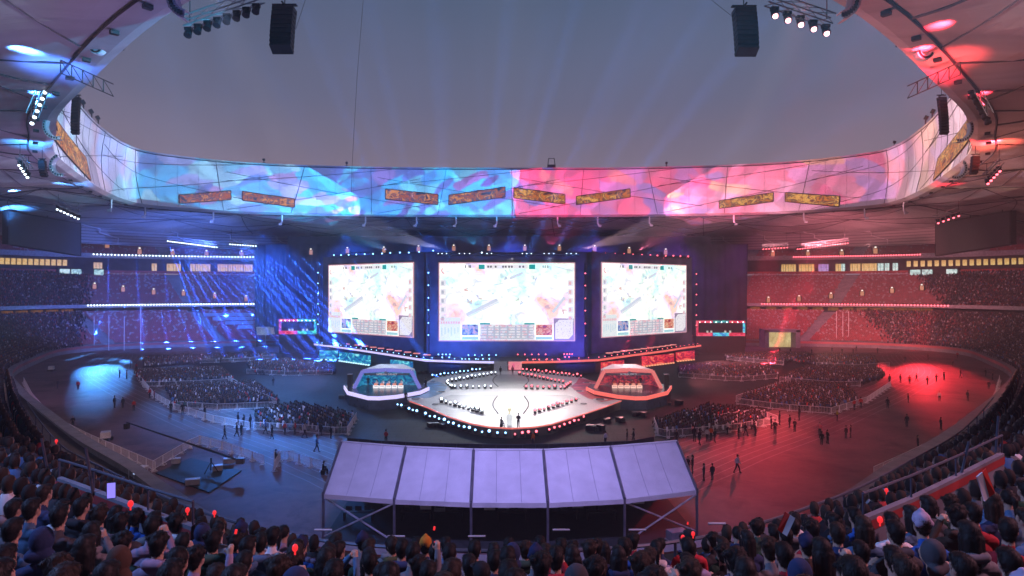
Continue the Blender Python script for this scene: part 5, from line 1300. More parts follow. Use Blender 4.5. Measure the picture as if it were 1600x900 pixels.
# seats of the balcony
V = []
mb = MB()
for k in range(NROW):
    L_ = resample(row_line(k, .16), step=.56); n_ = normals(L_)
    for p, n in zip(L_[:-1], n_[:-1]):
        if p[1] < 1 or math.hypot(p[0], p[1]) > 32: continue
        rz = math.atan2(n[1], n[0])-math.pi/2; mb.box((p[0]+n[0]*.14, p[1]+n[1]*.14, p[2]+.40), (.44, .4, .05), rz); mb.box((p[0]-n[0]*.1, p[1]-n[1]*.1, p[2]+.64), (.44, .05, .38), rz)
o = mb.build('balcony_seats', pbr('balcony_seat_red', (.20, .03, .04), .5), kind='stuff'); o['label'] = 'rows of dark red seats under the spectators on the balcony'; o['category'] = 'seats'
if rest:
    P = np.array([r[2] for r in rest]); D = np.stack([0-P[:, 0], 118-P[:, 1]], 1)+RNG.normal(0, 12, (len(P), 2))
    CROWD_P.append(P); CROWD_D.append(D)

# dividing walls with a red band between the blocks of the balcony
def divider(pts, label):
    t = thing('dividing_wall', label, 'wall', pts[1]); P = [Vector(p) for p in pts]; dn = Vector((0, 0, 1))
    mb = MB(); mb.grid([[p for p in P], [p-dn*.62 for p in P]]); th = Vector((.0, -.12, 0)); mb.grid([[p+th for p in P], [p for p in P]]); mb.grid([[p+th-dn*.62 for p in P], [p+th for p in P]]); mb.build('wall_panel', pbr('divider_pale', (.13, .13, .16), .6), t)
    mb = MB(); th2 = Vector((0, -.135, 0)); mb.grid([[p+th2-dn*.20 for p in P], [p+th2-dn*.05 for p in P]]); mb.build('red_band', pbr('divider_red', (.22, .02, .02), .6), t)
    mb = MB(); mb.tube([p+dn*.34+th*.5 for p in P], .022, 6)
    for p in P: mb.bar(p+th*.5, p+dn*.34+th*.5, .018, 6)
    mb.build('hand_rail', M_rail, t)
divider([at(96, 744, 12.5), at(150, 763, 11.2), at(235, 795, 9.9), at(305, 818, 9.2)], 'low pale wall with a red band and rail between spectators, blue side')
divider([at(1345, 806, 9.2), at(1420, 775, 10.2), at(1490, 742, 11.4), at(1562, 706, 12.6)], 'low pale wall with a red band and rail between spectators, red side')
for (x0, y0, x1, y1, d, lb) in ((65, 685, 76, 742, 12.5, 'thin dark pole among the spectators near the dividing wall, blue side'), (134, 700, 146, 775, 11, 'taller dark pole beside the dividing wall, blue side'), (1514, 690, 1502, 742, 11.5, 'thin dark pole on the dividing wall, red side'), (1560, 650, 1556, 706, 12.5, 'thin dark pole at the outer end of the dividing wall, red side')):
    mb = MB(); mb.bar(at(x0, y0, d), at(x1, y1, d), .022, 6); tag(mb.build('steel_pole', M_rail), lb, 'pole')
for x, lb in ((505, 'first'), (619, 'second'), (745, 'third'), (877, 'fourth'), (996, 'fifth'), (1120, 'sixth')):
    p = at(x, 833 if 600 < x < 1000 else 823, 11.9); s = -1 if x < 800 else 1; mb = MB(); mb.bar(p-Vector((.16, 0, -.06*s)), p+Vector((.16, 0, .06*s)) , .02, 6)
    tag(mb.build('tube_lamp', pbr('tube_white', (.35, .36, .42), .4)), f'{lb} short white tube fixed in front of the balcony rail, from the blue end', 'tube')
# phone and clapper flags in the crowd
p = at(174, 766, 6.4); t = thing('phone', 'bright violet phone screen held above the heads, blue side of the crowd', 'phone', p)
mb = MB(); mb.box(p, (.082, .012, .165), .35); mb.build('case', M_black, t); mb = MB(); mb.box(p+Vector((.004, -.009, 0)), (.072, .004, .15), .35); mb.build('display', emit('phone_violet', (.30, .24, 1), 1.1), t)
def flag(px, py, d, lb, s=1):
    p = at(px, py, d); t = thing('hand_flag', lb, 'flag', p)
    def q(u, v): return p+Vector((u*s*.42, .02*math.sin(u*9), v*.42))
    c1 = [(-.17, .22), (-.05, .30), (.13, -.20), (.02, -.27)]; c2 = [(-.05, .30), (.05, .36), (.24, -.12), (.13, -.20)]
    mb = MB(); mb.add([q(*c) for c in c1]+[q(*c)+Vector((0, .015, 0)) for c in c1], [(0, 1, 2, 3), (7, 6, 5, 4), (0, 4, 5, 1), (2, 6, 7, 3)]); mb.build('white_half', pbr('flag_white', (.6, .6, .66), .6), t)
    mb = MB(); mb.add([q(*c) for c in c2]+[q(*c)+Vector((0, .015, 0)) for c in c2], [(0, 1, 2, 3), (7, 6, 5, 4), (0, 4, 5, 1), (2, 6, 7, 3)]); mb.build('red_half', pbr('flag_red', (.6, .03, .02), .6), t)
flag(1538, 762, 5.2, 'white and red hand flag held up among the spectators, red side')
flag(1231, 822, 7.0, 'smaller white and red banner held up low in the crowd, red side', -1)
for n_, (px, py, d) in enumerate(((88, 689, 14), (204, 787, 7), (293, 797, 9), (335, 801, 10), (461, 856, 6.5), (680, 850, 9.5), (973, 852, 9.5), (1067, 840, 9), (1083, 834, 10), (1375, 812, 7), (1477, 718, 18), (1385, 766, 11))):
    p = at(px, py, d); mb = MB(); mb.ell(p, (.030, .030, .040), 10, 8); mb.bar(p-Vector((0, 0, .03)), p-Vector((0, 0, .07)), .010, 6)
    tag(mb.build('light_stick', M_stick), f'red glowing bulb stick in the crowd, {ordinal(n_+1)} counted from the blue end', 'glow stick', 'red light sticks in the crowd')
# ------------------------------------------------------------------ marquee tent in front of the stage
tent = thing('marquee_tent', 'long white marquee of five bays with a lilac roof and dark open front', 'tent', (-.4, 54, 0))
M_tent = pbr('tent_fabric', (.66, .65, .70), .5, var=.10, scale=.7, bump=.35); M_tpole = pbr('tent_pole', (.17, .17, .21), .4, .5)
eave_px = [(505, 772), (616, 780.5), (736, 785.5), (856, 786), (976, 780), (1089, 766)]
EZ, RZ2 = 3.6, 6.2
EV = [atz(x, y, EZ) for x, y in eave_px]
rdg_px = [(533, 691), (634, 699), (740, 703.5), (849, 704), (954, 699), (1058, 690)]
RG = [atz(x, y, RZ2) for x, y in rdg_px]
BK = [r+(r-e)*.92 for e, r in zip(EV, RG)]
for b_ in BK: b_.z = EZ
for k in range(5):
    mb = MB(); rows = []
    for t in np.linspace(0, 1, 7):
        rows.append([EV[k].lerp(EV[k+1], u).lerp(RG[k].lerp(RG[k+1], u), t)-Vector((0, 0, .16*math.sin(math.pi*u)*math.sin(math.pi*t))) for u in np.linspace(.015, .985, 9)])
    mb.grid(rows); mb.build('roof_panel', M_tent, tent, smooth=True)
    mb = MB(); mb.grid([[RG[k].lerp(RG[k+1], u) for u in (0.01, .99)], [BK[k].lerp(BK[k+1], u) for u in (0.01, .99)]]); mb.build('roof_panel', M_tent, tent)
    for us in (.33, .66):
        mb = MB(); mb.tube([EV[k].lerp(EV[k+1], us).lerp(RG[k].lerp(RG[k+1], us), t)+Vector((0, 0, .015-.16*math.sin(math.pi*us)*math.sin(math.pi*t))) for t in np.linspace(.01, .99, 8)], .018, 4); mb.build('fabric_seam', pbr('seam_lilac', (.36, .35, .42), .6), tent)
    mb = MB(); a, b_ = EV[k], EV[k+1]; mb.grid([[a.lerp(b_, u)+Vector((0, -.03-.02*math.sin(u*19), -.36)) for u in np.linspace(.01, .99, 14)], [a.lerp(b_, u)+Vector((0, -.03, .01)) for u in np.linspace(.01, .99, 14)]]); mb.build('valance', M_tent, tent, smooth=True)
for k in range(6):
    mb = MB(); up = Vector((0, 0, .05)); mb.bar(EV[k]+up, RG[k]+up, .13, 4); mb.bar(RG[k]+up, BK[k]+up, .11, 4); mb.bar(EV[k]+up, (EV[k].x, EV[k].y, 0), .11, 6); mb.bar(BK[k], (BK[k].x, BK[k].y, 0), .1, 6); mb.build('rafter_and_post', M_tpole, tent)
mb = MB(); mb.tube([r+Vector((0, 0, .07)) for r in RG], .08, 5); mb.build('ridge_bar', M_white, tent)
for k in (0, 4):
    a, b_ = EV[k], EV[k+1]
    for za, zb, dy in ((.2, 3.3, 0), (3.3, .2, .2)): mb = MB(); mb.bar((a.x, a.y+dy, za), (b_.x, b_.y+dy, zb), .075, 6); mb.build('cross_brace', pbr('brace_pale', (.42, .42, .45), .4, .3), tent)
mb = MB(); mb.grid([[b_+Vector((0, -.2, 0)) for b_ in BK], [Vector((b_.x, b_.y-.2, 0)) for b_ in BK]]); mb.build('rear_curtain', pbr('curtain_green_black', (.012, .02, .022), .8), tent)
mb = MB(); P = [EV[0].lerp(EV[5], 0)]; mb.add([(e.x, e.y-.3, .02) for e in EV]+[(b_.x, b_.y, .02) for b_ in BK[::-1]], [tuple(range(12))]); mb.build('floor_mat', pbr('mat_dark', (.015, .02, .02), .8), tent)
for k, (px, py) in enumerate(((607, 786), (665, 792), (687, 797), (765, 793), (787, 791), (829, 790), (903, 790), (998, 783))):
    p = at(px, py, 55); t = thing('hanging_sign', f'small {"pale" if k % 2 else "grey"} notice hanging under the tent roof, {ordinal(k+1)} from the blue end', 'sign', p)
    mb = MB(); mb.box(p, (.95, .06, .42)); mb.build('board', pbr('notice_pale', (.5, .5, .5), .6) if k % 2 else pbr('notice_grey', (.2, .22, .24), .6), t)
    mb = MB(); mb.bar(p+Vector((-.4, 0, .2)), p+Vector((-.4, 0, 1.1)), .02, 4); mb.bar(p+Vector((.4, 0, .2)), p+Vector((.4, 0, 1.1)), .02, 4); mb.build('hanger', M_steel, t)
for k, px in enumerate((560, 650, 700, 800, 880, 940)):
    p = at(px, 830, 55.2); p.z = 0; t = thing('equipment_desk', f'dark equipment desk inside the tent, {ordinal(k+1)} from the blue end', 'desk', p)
    mb = MB(); mb.box((p.x, p.y, .76), (2.6, .8, .06)); mb.box((p.x-1.2, p.y, .38), (.06, .7, .74)); mb.box((p.x+1.2, p.y, .38), (.06, .7, .74)); mb.build('table', M_black, t)
    for q in (-.8, 0, .8): mb = MB(); mb.box((p.x+q, p.y, 1.02), (.55, .06, .36)); mb.box((p.x+q, p.y+.05, .82), (.06, .06, .1)); mb.build('monitor', M_black, t)
p = at(1058, 806, 50.5); p.z = 0; t = thing('flight_case_trolley', 'loaded equipment trolley under the red-side end of the tent', 'trolley', p)
mb = MB(); mb.box((p.x, p.y, .55), (1.5, .9, .7), .3); mb.build('case', pbr('case_grey', (.2, .2, .23), .5), t); mb = MB(); mb.box((p.x, p.y, .14), (1.7, 1, .1), .3); mb.bar((p.x+.8, p.y, .1), (p.x+1.1, p.y, 1.1), .03, 5); mb.build('trolley_base', M_steel, t)

# ------------------------------------------------------------------ barriers
M_bar = pbr('barrier_white', (.78, .77, .79), .45, .0, var=.1)
def barrier_proto(L=2.5, H=1.12, n=13):
    t = thing('crowd_barrier', 'white steel crowd barrier', 'barrier', (0, 0, 0)); mb = MB(); h = L/2-.06
    for a, b_ in (((-h, 0, .18), (h, 0, .18)), ((-h, 0, H), (h, 0, H)), ((-h, 0, .04), (-h, 0, H)), ((h, 0, .04), (h, 0, H))): mb.bar(a, b_, .034, 5)
    mb.build('frame', M_bar, t)
    mb = MB()
    for k in range(1, n): x = -h+2*h*k/n; mb.bar((x, 0, .18), (x, 0, H), .014, 4, cap=False)
    mb.build('railing', M_bar, t)
    mb = MB()
    for s in (-1, 1): mb.bar((s*(h-.2), -.33, .03), (s*(h-.2), .33, .03), .03, 5); mb.bar((s*(h-.2), -.33, .03), (s*(h-.2), 0, .35), .02, 4); mb.bar((s*(h-.2), .33, .03), (s*(h-.2), 0, .35), .02, 4)
    mb.build('foot', M_bar, t); return t
bp_ = barrier_proto()
BCOUNT = 0
def barriers(pts, label, group, L=2.5):
    global BCOUNT
    P = np.array([tuple(p)[:2] for p in pts]); s = np.concatenate([[0], np.cumsum(np.linalg.norm(np.diff(P, axis=0), axis=1))]); n = max(1, int(round(s[-1]/L)))
    sc = s[-1]/n/2.5
    for k in range(n):
        a = [np.interp(k*s[-1]/n, s, P[:, i]) for i in (0, 1)]; b_ = [np.interp((k+1)*s[-1]/n, s, P[:, i]) for i in (0, 1)]
        place(bp_, ((a[0]+b_[0])/2, (a[1]+b_[1])/2, .012), math.atan2(b_[1]-a[1], b_[0]-a[0]), label, group, (sc, 1, 1)); BCOUNT += 1
g0 = lambda l: [atz(x, y, 0) for x, y in l]
barriers(g0([(243, 738), (185, 712), (140, 692), (100, 671), (70, 648), (50, 624), (37, 598)]), 'white steel crowd barrier in the line along the outer edge of the track, blue side', 'barriers of the blue-side track edge')
barriers(g0([(1365, 746), (1408, 726), (1450, 705), (1503, 677), (1540, 649), (1556, 620), (1562, 594)]), 'white steel crowd barrier in the line along the outer edge of the track, red side', 'barriers of the red-side track edge')
barriers(g0([(238, 737), (308, 694), (345, 703), (412, 727)]), 'white steel crowd barrier fencing in the camera crane', 'barriers round the camera crane')
barriers(g0([(428, 738), (440, 717), (505, 737)]), 'white steel crowd barrier beside the seated guard near the tent', 'barriers by the tent')
BL = [([(216, 583), (300, 581), (345, 579)], 3.5), ([(215, 590), (240, 622), (272, 641), (330, 660), (390, 672)], 3), ([(222, 605), (290, 604), (357, 600)], 3.5), ([(270, 637), (340, 642), (432, 638)], 3),
      ([(396, 672), (470, 676), (541, 682), (557, 656)], 2.5), ([(357, 596), (385, 612), (432, 634)], 3.5), ([(385, 584), (455, 588), (520, 585)], 3.5), ([(310, 568), (380, 566), (430, 560)], 4)]
for l, L in BL: barriers(g0(l), 'white steel crowd barrier round the blue-lit floor seats', 'barriers round the blue floor seats', L)
BR = [([(1022, 664), (1030, 686), (1090, 681), (1150, 675), (1210, 664)], 2.5), ([(1150, 632), (1222, 642), (1300, 648), (1355, 630), (1392, 604)], 3), ([(1218, 597), (1300, 605), (1345, 604)], 3.5), ([(1060, 590), (1150, 597), (1215, 592)], 3.5), ([(1135, 563), (1200, 569), (1225, 571)], 4), ([(1275, 573), (1340, 577), (1390, 573)], 4), ([(1150, 628), (1200, 612), (1235, 599)], 3.5), ([(1120, 660), (1185, 650), (1215, 662)], 3)]
for l, L in BR: barriers(g0(l), 'white steel crowd barrier round the red-lit floor seats', 'barriers round the red floor seats', L)
print('barriers', BCOUNT)
# dark fence behind the tent
dfz = thing('dark_fence', 'long dark screen fence with a rail between the stage and the tent', 'fence', (0, 80, 0))
fx = [(543, 699, 683), (600, 704, 686), (680, 708, 689), (800, 710, 691), (900, 708, 689), (985, 704, 684), (1022, 697, 676)]
P = [atz(x, yb, 0) for x, yb, yt in fx]
mb = MB(); mb.grid([[p for p in P], [p+Vector((0, 0, 1.15)) for p in P]]); mb.build('screen_cloth', pbr('fence_cloth', (.03, .035, .04), .8, var=.4, scale=2), dfz)
mb = MB(); mb.tube([p+Vector((0, -.05, 1.2)) for p in P], .04, 5)
for p in resample(np.array([tuple(p) for p in P]), step=1.6): mb.bar((p[0], p[1]-.05, 0), (p[0], p[1]-.05, 1.2), .03, 4)
mb.build('rail_frame', M_rail, dfz)
for k, (px, py) in enumerate([(x, 700+4*math.sin(x*.7)) for x in list(range(628, 650, 4))+list(range(702, 800, 6))+list(range(905, 1000, 12))]):
    p = atz(px, py, .4); mb = MB(); mb.box(p, (.22, .2, .14)); mb.box(p+Vector((0, 0, .1)), (.1, .1, .08)); tag(mb.build('footlight', emit('foot_amber', (.9, .7, .35), .5)), 'tiny amber light on the cable run behind the tent', 'light', 'tiny amber lights behind the tent')

# ------------------------------------------------------------------ seated blocks on the infield
def inside(poly, x, y):
    r = np.zeros(len(x), bool); n = len(poly)
    for i in range(n):
        (x0, y0), (x1, y1) = poly[i], poly[(i+1) % n]; c_ = ((y0 > y) != (y1 > y)); r ^= c_ & (x < (x1-x0)*(y-y0)/(y1-y0+1e-12)+x0)
    return r
blocks = [[(222, 563), (300, 558), (314, 568), (226, 576)], [(312, 559), (395, 554), (434, 558), (330, 567)], [(384, 571), (448, 565), (524, 576), (522, 585), (400, 586)],
          [(208, 584), (345, 578), (364, 596), (224, 603)], [(258, 611), (398, 602), (436, 630), (274, 640)], [(398, 652), (462, 636), (552, 654), (540, 680), (398, 672)],
          [(1060, 577), (1120, 570), (1200, 576), (1218, 588), (1150, 595), (1062, 588)], [(1132, 559), (1200, 554), (1266, 557), (1230, 568), (1136, 562)], [(1236, 567), (1290, 557), (1366, 561), (1370, 573), (1275, 573)],
          [(1236, 586), (1262, 577), (1376, 582), (1384, 592), (1345, 602), (1222, 597)], [(1160, 622), (1218, 604), (1326, 606), (1340, 628), (1300, 645), (1160, 632)], [(1024, 664), (1106, 640), (1200, 650), (1182, 673), (1034, 682)]]
fp, fd = [], []
for bl in blocks:
    G = [atz(x, y, 0) for x, y in bl]; poly = [(g.x, g.y) for g in G]; xs = [q[0] for q in poly]; ys = [q[1] for q in poly]
    c_ = np.array((sum(xs)/len(xs), sum(ys)/len(ys))); f = np.array((0, 118.0))-c_; f /= np.linalg.norm(f); s = np.array((f[1], -f[0])); R_ = max(max(xs)-min(xs), max(ys)-min(ys))
    rows_ = np.arange(-R_, R_, .95); cols_ = np.arange(-R_, R_, .58); a, b_ = np.meshgrid(rows_, cols_); pts = c_+a.ravel()[:, None]*f+b_.ravel()[:, None]*s
    m = inside(poly, pts[:, 0], pts[:, 1]) & (RNG.random(len(pts)) < .95); pts = pts[m]; pts = pts+RNG.normal(0, .06, pts.shape)
    fp.append(np.column_stack([pts, np.full(len(pts), .01)])); fd.append(np.tile(f, (len(pts), 1))+RNG.normal(0, .2, (len(pts), 2)))
fp, fd = np.vstack(fp), np.vstack(fd); print('floor crowd', len(fp), 'stand crowd', sum(len(p) for p in CROWD_P))
crowd_mass('crowd', np.vstack(CROWD_P+[fp]), np.vstack(CROWD_D+[fd]), 'dense crowd packed into the end stands and the floor seating blocks', bright=np.concatenate([np.full(sum(len(p) for p in CROWD_P), 1.0), np.full(len(fp), 2.3)])[:, None])  # floor crowd's clothes lightened in place of stronger light on them

# ------------------------------------------------------------------ people on the track and the stage
DARK = (.014, .015, .02); REDJ = (.42, .03, .03); YEL = (.42, .40, .03); ORA = (.55, .10, .02); WHT = (.5, .48, .5); BLU = (.04, .08, .2); PNK = (.4, .12, .16)
trk = [  # px, py of the feet, jacket, pose
 (90, 607, DARK, 0), (122, 609, REDJ, 0), (179, 637, DARK, 0), (192, 637, DARK, 0), (209, 642, REDJ, 0), (114, 669, DARK, 2), (267, 645, DARK, 0), (285, 648, DARK, 0), (320, 653, DARK, 0), (351, 686, DARK, 1), (370, 682, DARK, 1), (377, 680, DARK, 0), (372, 664, DARK, 0), (381, 667, DARK, 2), (391, 668, DARK, 0), (415, 678, BLU, 1), (425, 686, DARK, 1), (445, 679, REDJ, 0), (461, 679, REDJ, 0), (476, 684, WHT, 1), (501, 681, DARK, 0), (517, 685, DARK, 0), (427, 603, DARK, 2), (495, 706, BLU, 1), (431, 727, DARK, 2), (234, 622, REDJ, 0), (241, 624, PNK, 0),
 (225, 572, DARK, 0), (204, 575, REDJ, 0), (213, 578, REDJ, 0), (317, 562, DARK, 0), (187, 590, DARK, 0), (198, 592, REDJ, 0), (345, 568, DARK, 0),
 (1075, 738, DARK, 0), (1082, 740, DARK, 0), (1100, 751, DARK, 2), (1113, 750, DARK, 0), (1152, 739, WHT, 1), (1085, 690, DARK, 0), (1093, 695, DARK, 1), (1105, 690, WHT, 0), (1111, 688, ORA, 0), (1117, 691, DARK, 1), (1137, 679, WHT, 0), (1154, 686, DARK, 0), (1165, 681, DARK, 1), (1180, 681, DARK, 0), (1205, 670, DARK, 0), (1211, 679, DARK, 2), (1218, 664, DARK, 0), (1234, 668, DARK, 0), (1242, 675, DARK, 2), (1249, 657, DARK, 0), (1281, 681, PNK, 0), (1284, 695, DARK, 0), (1293, 693, DARK, 2), (1322, 685, DARK, 0), (1329, 684, DARK, 0), (1308, 658, YEL, 2), (1335, 641, REDJ, 2), (1345, 638, REDJ, 0), (1387, 638, DARK, 0), (1419, 629, DARK, 2), (1417, 667, DARK, 0), (1468, 627, WHT, 0), (1470, 671, DARK, 0), (1512, 626, DARK, 0), (1434, 702, DARK, 0),
 (1390, 600, DARK, 0), (1407, 598, DARK, 0), (1421, 600, REDJ, 0), (1432, 596, DARK, 1), (1449, 601, DARK, 0), (1463, 597, DARK, 2), (1475, 594, DARK, 0), (1501, 590, DARK, 1), (1540, 588, DARK, 0), (1551, 594, DARK, 0), (1489, 572, DARK, 0), (1496, 560, REDJ, 0), (1545, 608, DARK, 0),
 (1218, 551, DARK, 0), (1235, 553, DARK, 0), (1268, 554, DARK, 0), (1300, 551, DARK, 1), (1316, 553, DARK, 0), (1333, 553, DARK, 0), (1338, 549, DARK, 0), (1371, 552, DARK, 0), (1210, 540, DARK, 0), (1203, 539, DARK, 1), (1224, 541, DARK, 0), (1414, 566, DARK, 0), (1450, 562, DARK, 0),
 (603, 694, REDJ, 2), (833, 697, ORA, 0), (946, 696, WHT, 0), (980, 693, DARK, 0), (990, 693, DARK, 1), (1057, 694, DARK, 0)]
pi_ = np.random.default_rng(5)
NAMEC = {DARK: 'dark coat', REDJ: 'red jacket', YEL: 'yellow jacket', ORA: 'orange vest', WHT: 'pale jacket', BLU: 'blue jacket', PNK: 'pink jacket'}
trk.sort(key=lambda r: r[0]); nb = {}
for (px, py, jc, ps) in trk:
    p = atz(px, py, .01); side = 'blue' if px < 800 else 'red'
    zone = 'far end of the track' if py < 580 else ('middle of the track bend' if py < 645 else ('floor by the barriers' if py < 692 and 300 < px < 1300 else 'near side of the track'))
    key = (side, zone, jc); nb[key] = nb.get(key, 0)+1
    hc = ['short', 'tousled', 'tail'][int(pi_.integers(3))]
    person(('stand', 'walk', 'folded')[ps], p, float(pi_.uniform(-3.1, 3.1)) if ps != 1 else float(pi_.choice([1.4, -1.4, .3])), hc, 'black', jc, 'cap' if pi_.random() < .2 else None, (.02, .02, .025), f'{ordinal(nb[key])} person in {NAMEC[jc]} from the blue end, {zone}, {side} side', group='people standing about the track', scale=1.0+.06*float(pi_.normal()))
def seated(px, py, z, jc, lb, yaw=0, sc=1.0, dz=0, grp=None):
    p = atz(px, py, z); p.z += dz; return person('seat_lean', p, yaw, 'short', 'black', jc, None, None, lb, group=grp, scale=sc)
p = atz(505, 741, 0); seated(505, 741, 0, DARK, 'guard in dark coat sitting beside a barrier near the blue end of the tent', -1)
mb = MB(); mb.box((p.x, p.y-.05, .24), (.42, .42, .44)); tag(mb.build('stool_box', M_black), 'black box used as a seat beside the barrier near the tent', 'box')
person('folded', atz(810, 668, STZ), 0, 'short', 'black', DARK, label='camera operator in dark clothes standing to the red side of the trophy', scale=1.05)
q = atz(783, 667, STZ); person('seat_lean', q, -.8, 'short', 'black', (.1, .1, .1), label='crouching camera operator to the blue side of the trophy', scale=.95)
mb = MB(); mb.box((q.x, q.y, STZ+.22), (.36, .36, .42)); tag(mb.build('camera_case', M_black), 'low black case under the crouching camera operator on the stage', 'case')
person('stand', atz(634, 628, 1.5), .4, 'short', 'black', DARK, label='stage hand in black between the violet booth and the white stage')
person('stand', atz(665, 607, 2.2), -.6, 'short', 'black', DARK, label='stage hand in black at the inner edge of the violet booth platform')
person('folded', PLf(-3.6, 1.6, 2.2), 0, 'short', 'black', DARK, label='coach in black standing inside the violet booth behind the desks')
person('folded', PRf(-2.4, 1.7, 2.2), 3.0, 'short', 'black', DARK, label='coach in black standing inside the red booth behind the desks')
person('stand', atz(782, 586, STZ), .2, 'short', 'black', DARK, label='small dark figure at the foot of the white stairs, blue side')
person('stand', atz(801, 585, STZ), .2, 'short', 'black', (.3, .03, .05), label='small dark red figure at the foot of the pink screen')
for k in range(5):
    for fn, nm, jc in ((PLf, 'violet', (.3, .3, .32)), (PRf, 'red', (.25, .03, .03))):
        p = fn(-2.15+1.1*k+.35, .72, 2.2); person('seat_lean', p, math.pi, 'tousled' if k % 2 else 'short', 'black', jc, label=f'player seated at the {ordinal(k+1)} desk from the outer end of the {nm} booth', group='players in the booths')
# ------------------------------------------------------------------ camera crane on a dark mat
G = g0([(243, 741), (298, 717), (377, 737), (327, 771)])
mb = MB(); mb.prism([(g.x, g.y) for g in G][::-1], .012, .14); tag(mb.build('floor_mat', pbr('mat_green', (.012, .026, .026), .7)), 'dark green square mat laid on the near track under the camera crane', 'mat')
b0 = atz(330, 738, .14); t = thing('camera_crane', 'long black camera crane whose arm reaches over the near track', 'camera crane', b0)
mb = MB(); 
for a in range(3): mb.bar((b0.x, b0.y, 1.3), (b0.x+math.cos(a*2.1)*.8, b0.y+math.sin(a*2.1)*.8, .14), .05, 5)
mb.bar((b0.x, b0.y, 1.2), (b0.x, b0.y, 1.7), .09, 6); mb.build('tripod', M_black, t)
tip = at(198, 660, 84); tail = b0+Vector((3.4, -.6, 1.4)); mb = MB(); mb.bar(tail, tip, .13, 4, r2=.09); mb.build('crane_arm', M_black, t)
mb = MB(); mb.box(tip+Vector((0, 0, -.5)), (.5, .6, .7)); mb.bar(tip, tip+Vector((0, 0, -.4)), .05, 5); mb.build('camera_head', M_black, t)
mb = MB(); mb.box(tail, (.8, .5, .6)); mb.build('counterweight', pbr('weight_grey', (.12, .12, .13), .5), t)
for (px, py, w_, lb) in ((301, 757, 1.3, 'pale equipment case at the front corner of the mat'), (340, 735, 1.0, 'pale equipment case at the middle of the mat'), (358, 724, 1.2, 'pale folding table at the far corner of the mat'), (275, 724, .9, 'pale stool at the back corner of the mat')):
    p = atz(px, py, .14); t = thing('equipment_case', lb, 'case', p); mb = MB(); mb.box((p.x, p.y, .42), (w_, .7, .5), .4); mb.build('case_body', pbr('case_pale', (.28, .30, .34), .5), t); mb = MB(); mb.box((p.x, p.y, .70), (w_*1.04, .74, .06), .4); mb.build('lid', pbr('case_lid', (.4, .42, .46), .5), t)
p = atz(216, 750, 0); t = thing('monitor_cart', 'white topped cart with blue screens beside the mat', 'cart', p)
mb = MB(); mb.box((p.x, p.y, 1.35), (1.6, 1.1, .1)); 
for sx in (-1, 1):
    for sy in (-1, 1): mb.bar((p.x+sx*.72, p.y+sy*.45, 0), (p.x+sx*.72, p.y+sy*.45, 1.3), .03, 5)
mb.build('frame', M_white, t); mb = MB(); mb.box((p.x+.1, p.y-.3, .95), (.9, .08, .55)); mb.build('screen', emit('cart_screen', (.15, .3, 1), .9, False, 'cells', [(.0, .02, .1), (.2, .4, 1), (.8, .9, 1)], (4, 4, 4)), t)
for (px, py, lb) in ((165, 689, 'small pale electric cart standing on the track, blue side'), (80, 580, 'white cabinet on the track by the wall at the blue end')):
    p = atz(px, py, 0); t = thing('service_cart', lb, 'cart', p); mb = MB(); mb.box((p.x, p.y, .85), (1.2, 1.5, .75), .5, taper=.9); mb.build('cart_body', pbr('cart_pale', (.5, .5, .52), .5), t); mb = MB()
    for a in (-.45, .45): mb.bar((p.x+a, p.y-.5, .25), (p.x+a+.1, p.y-.5, .25), .25, 10); mb.bar((p.x+a, p.y+.5, .25), (p.x+a+.1, p.y+.5, .25), .25, 10)
    mb.build('wheel', M_black, t)
# pale rafters: tall thin poles at the blue end, folded seat covers, dark equipment heaps
for px in (147, 170, 194, 220): p = atz(px, 548, 0); mb = MB(); mb.bar((p.x, p.y, 0), (p.x, p.y, 15 if px == 220 else 11), .09, 6); tag(mb.build('flag_pole', M_white), 'thin pale flag pole by the track wall at the blue end', 'pole', 'flag poles at the blue end')
for px in (1307, 1317, 1326): p = atz(px, 541, 0); mb = MB(); mb.bar((p.x, p.y, 0), (p.x, p.y, 12), .09, 6); tag(mb.build('flag_pole', M_white), 'thin pale flag pole before the red-side stand', 'pole', 'flag poles at the red end')
def heap(px, py, n, lb, w_=1.0):
    p = atz(px, py, 0); t = thing('equipment_heap', lb, 'equipment', p); rr = random.Random(px)
    for k in range(n): mb = MB(); s = rr.uniform(.4, .9); mb.box((p.x+rr.uniform(-w_, w_), p.y+rr.uniform(-.6, .6), s*.45+.01), (s*1.3, s, s*.85), rr.uniform(0, 3)); mb.build('flight_case', M_black, t)
heap(540, 622, 5, 'heap of black flight cases beside the violet booth', 1.6); heap(1048, 632, 5, 'heap of black flight cases beside the red booth', 1.6); heap(1000, 650, 4, 'low heap of dark cases in front of the red booth', 1.4); heap(960, 660, 4, 'low heap of dark cases near the red footlights', 1.3); heap(645, 640, 4, 'low heap of dark cases near the blue footlights', 1.3); heap(680, 668, 5, 'dark equipment cases by the fence, blue side of the stage point', 1.5); heap(930, 672, 4, 'dark equipment cases by the fence, red side of the stage point', 1.2); heap(662, 584, 4, 'dark cases behind the inner side of the violet booth', 1.0)

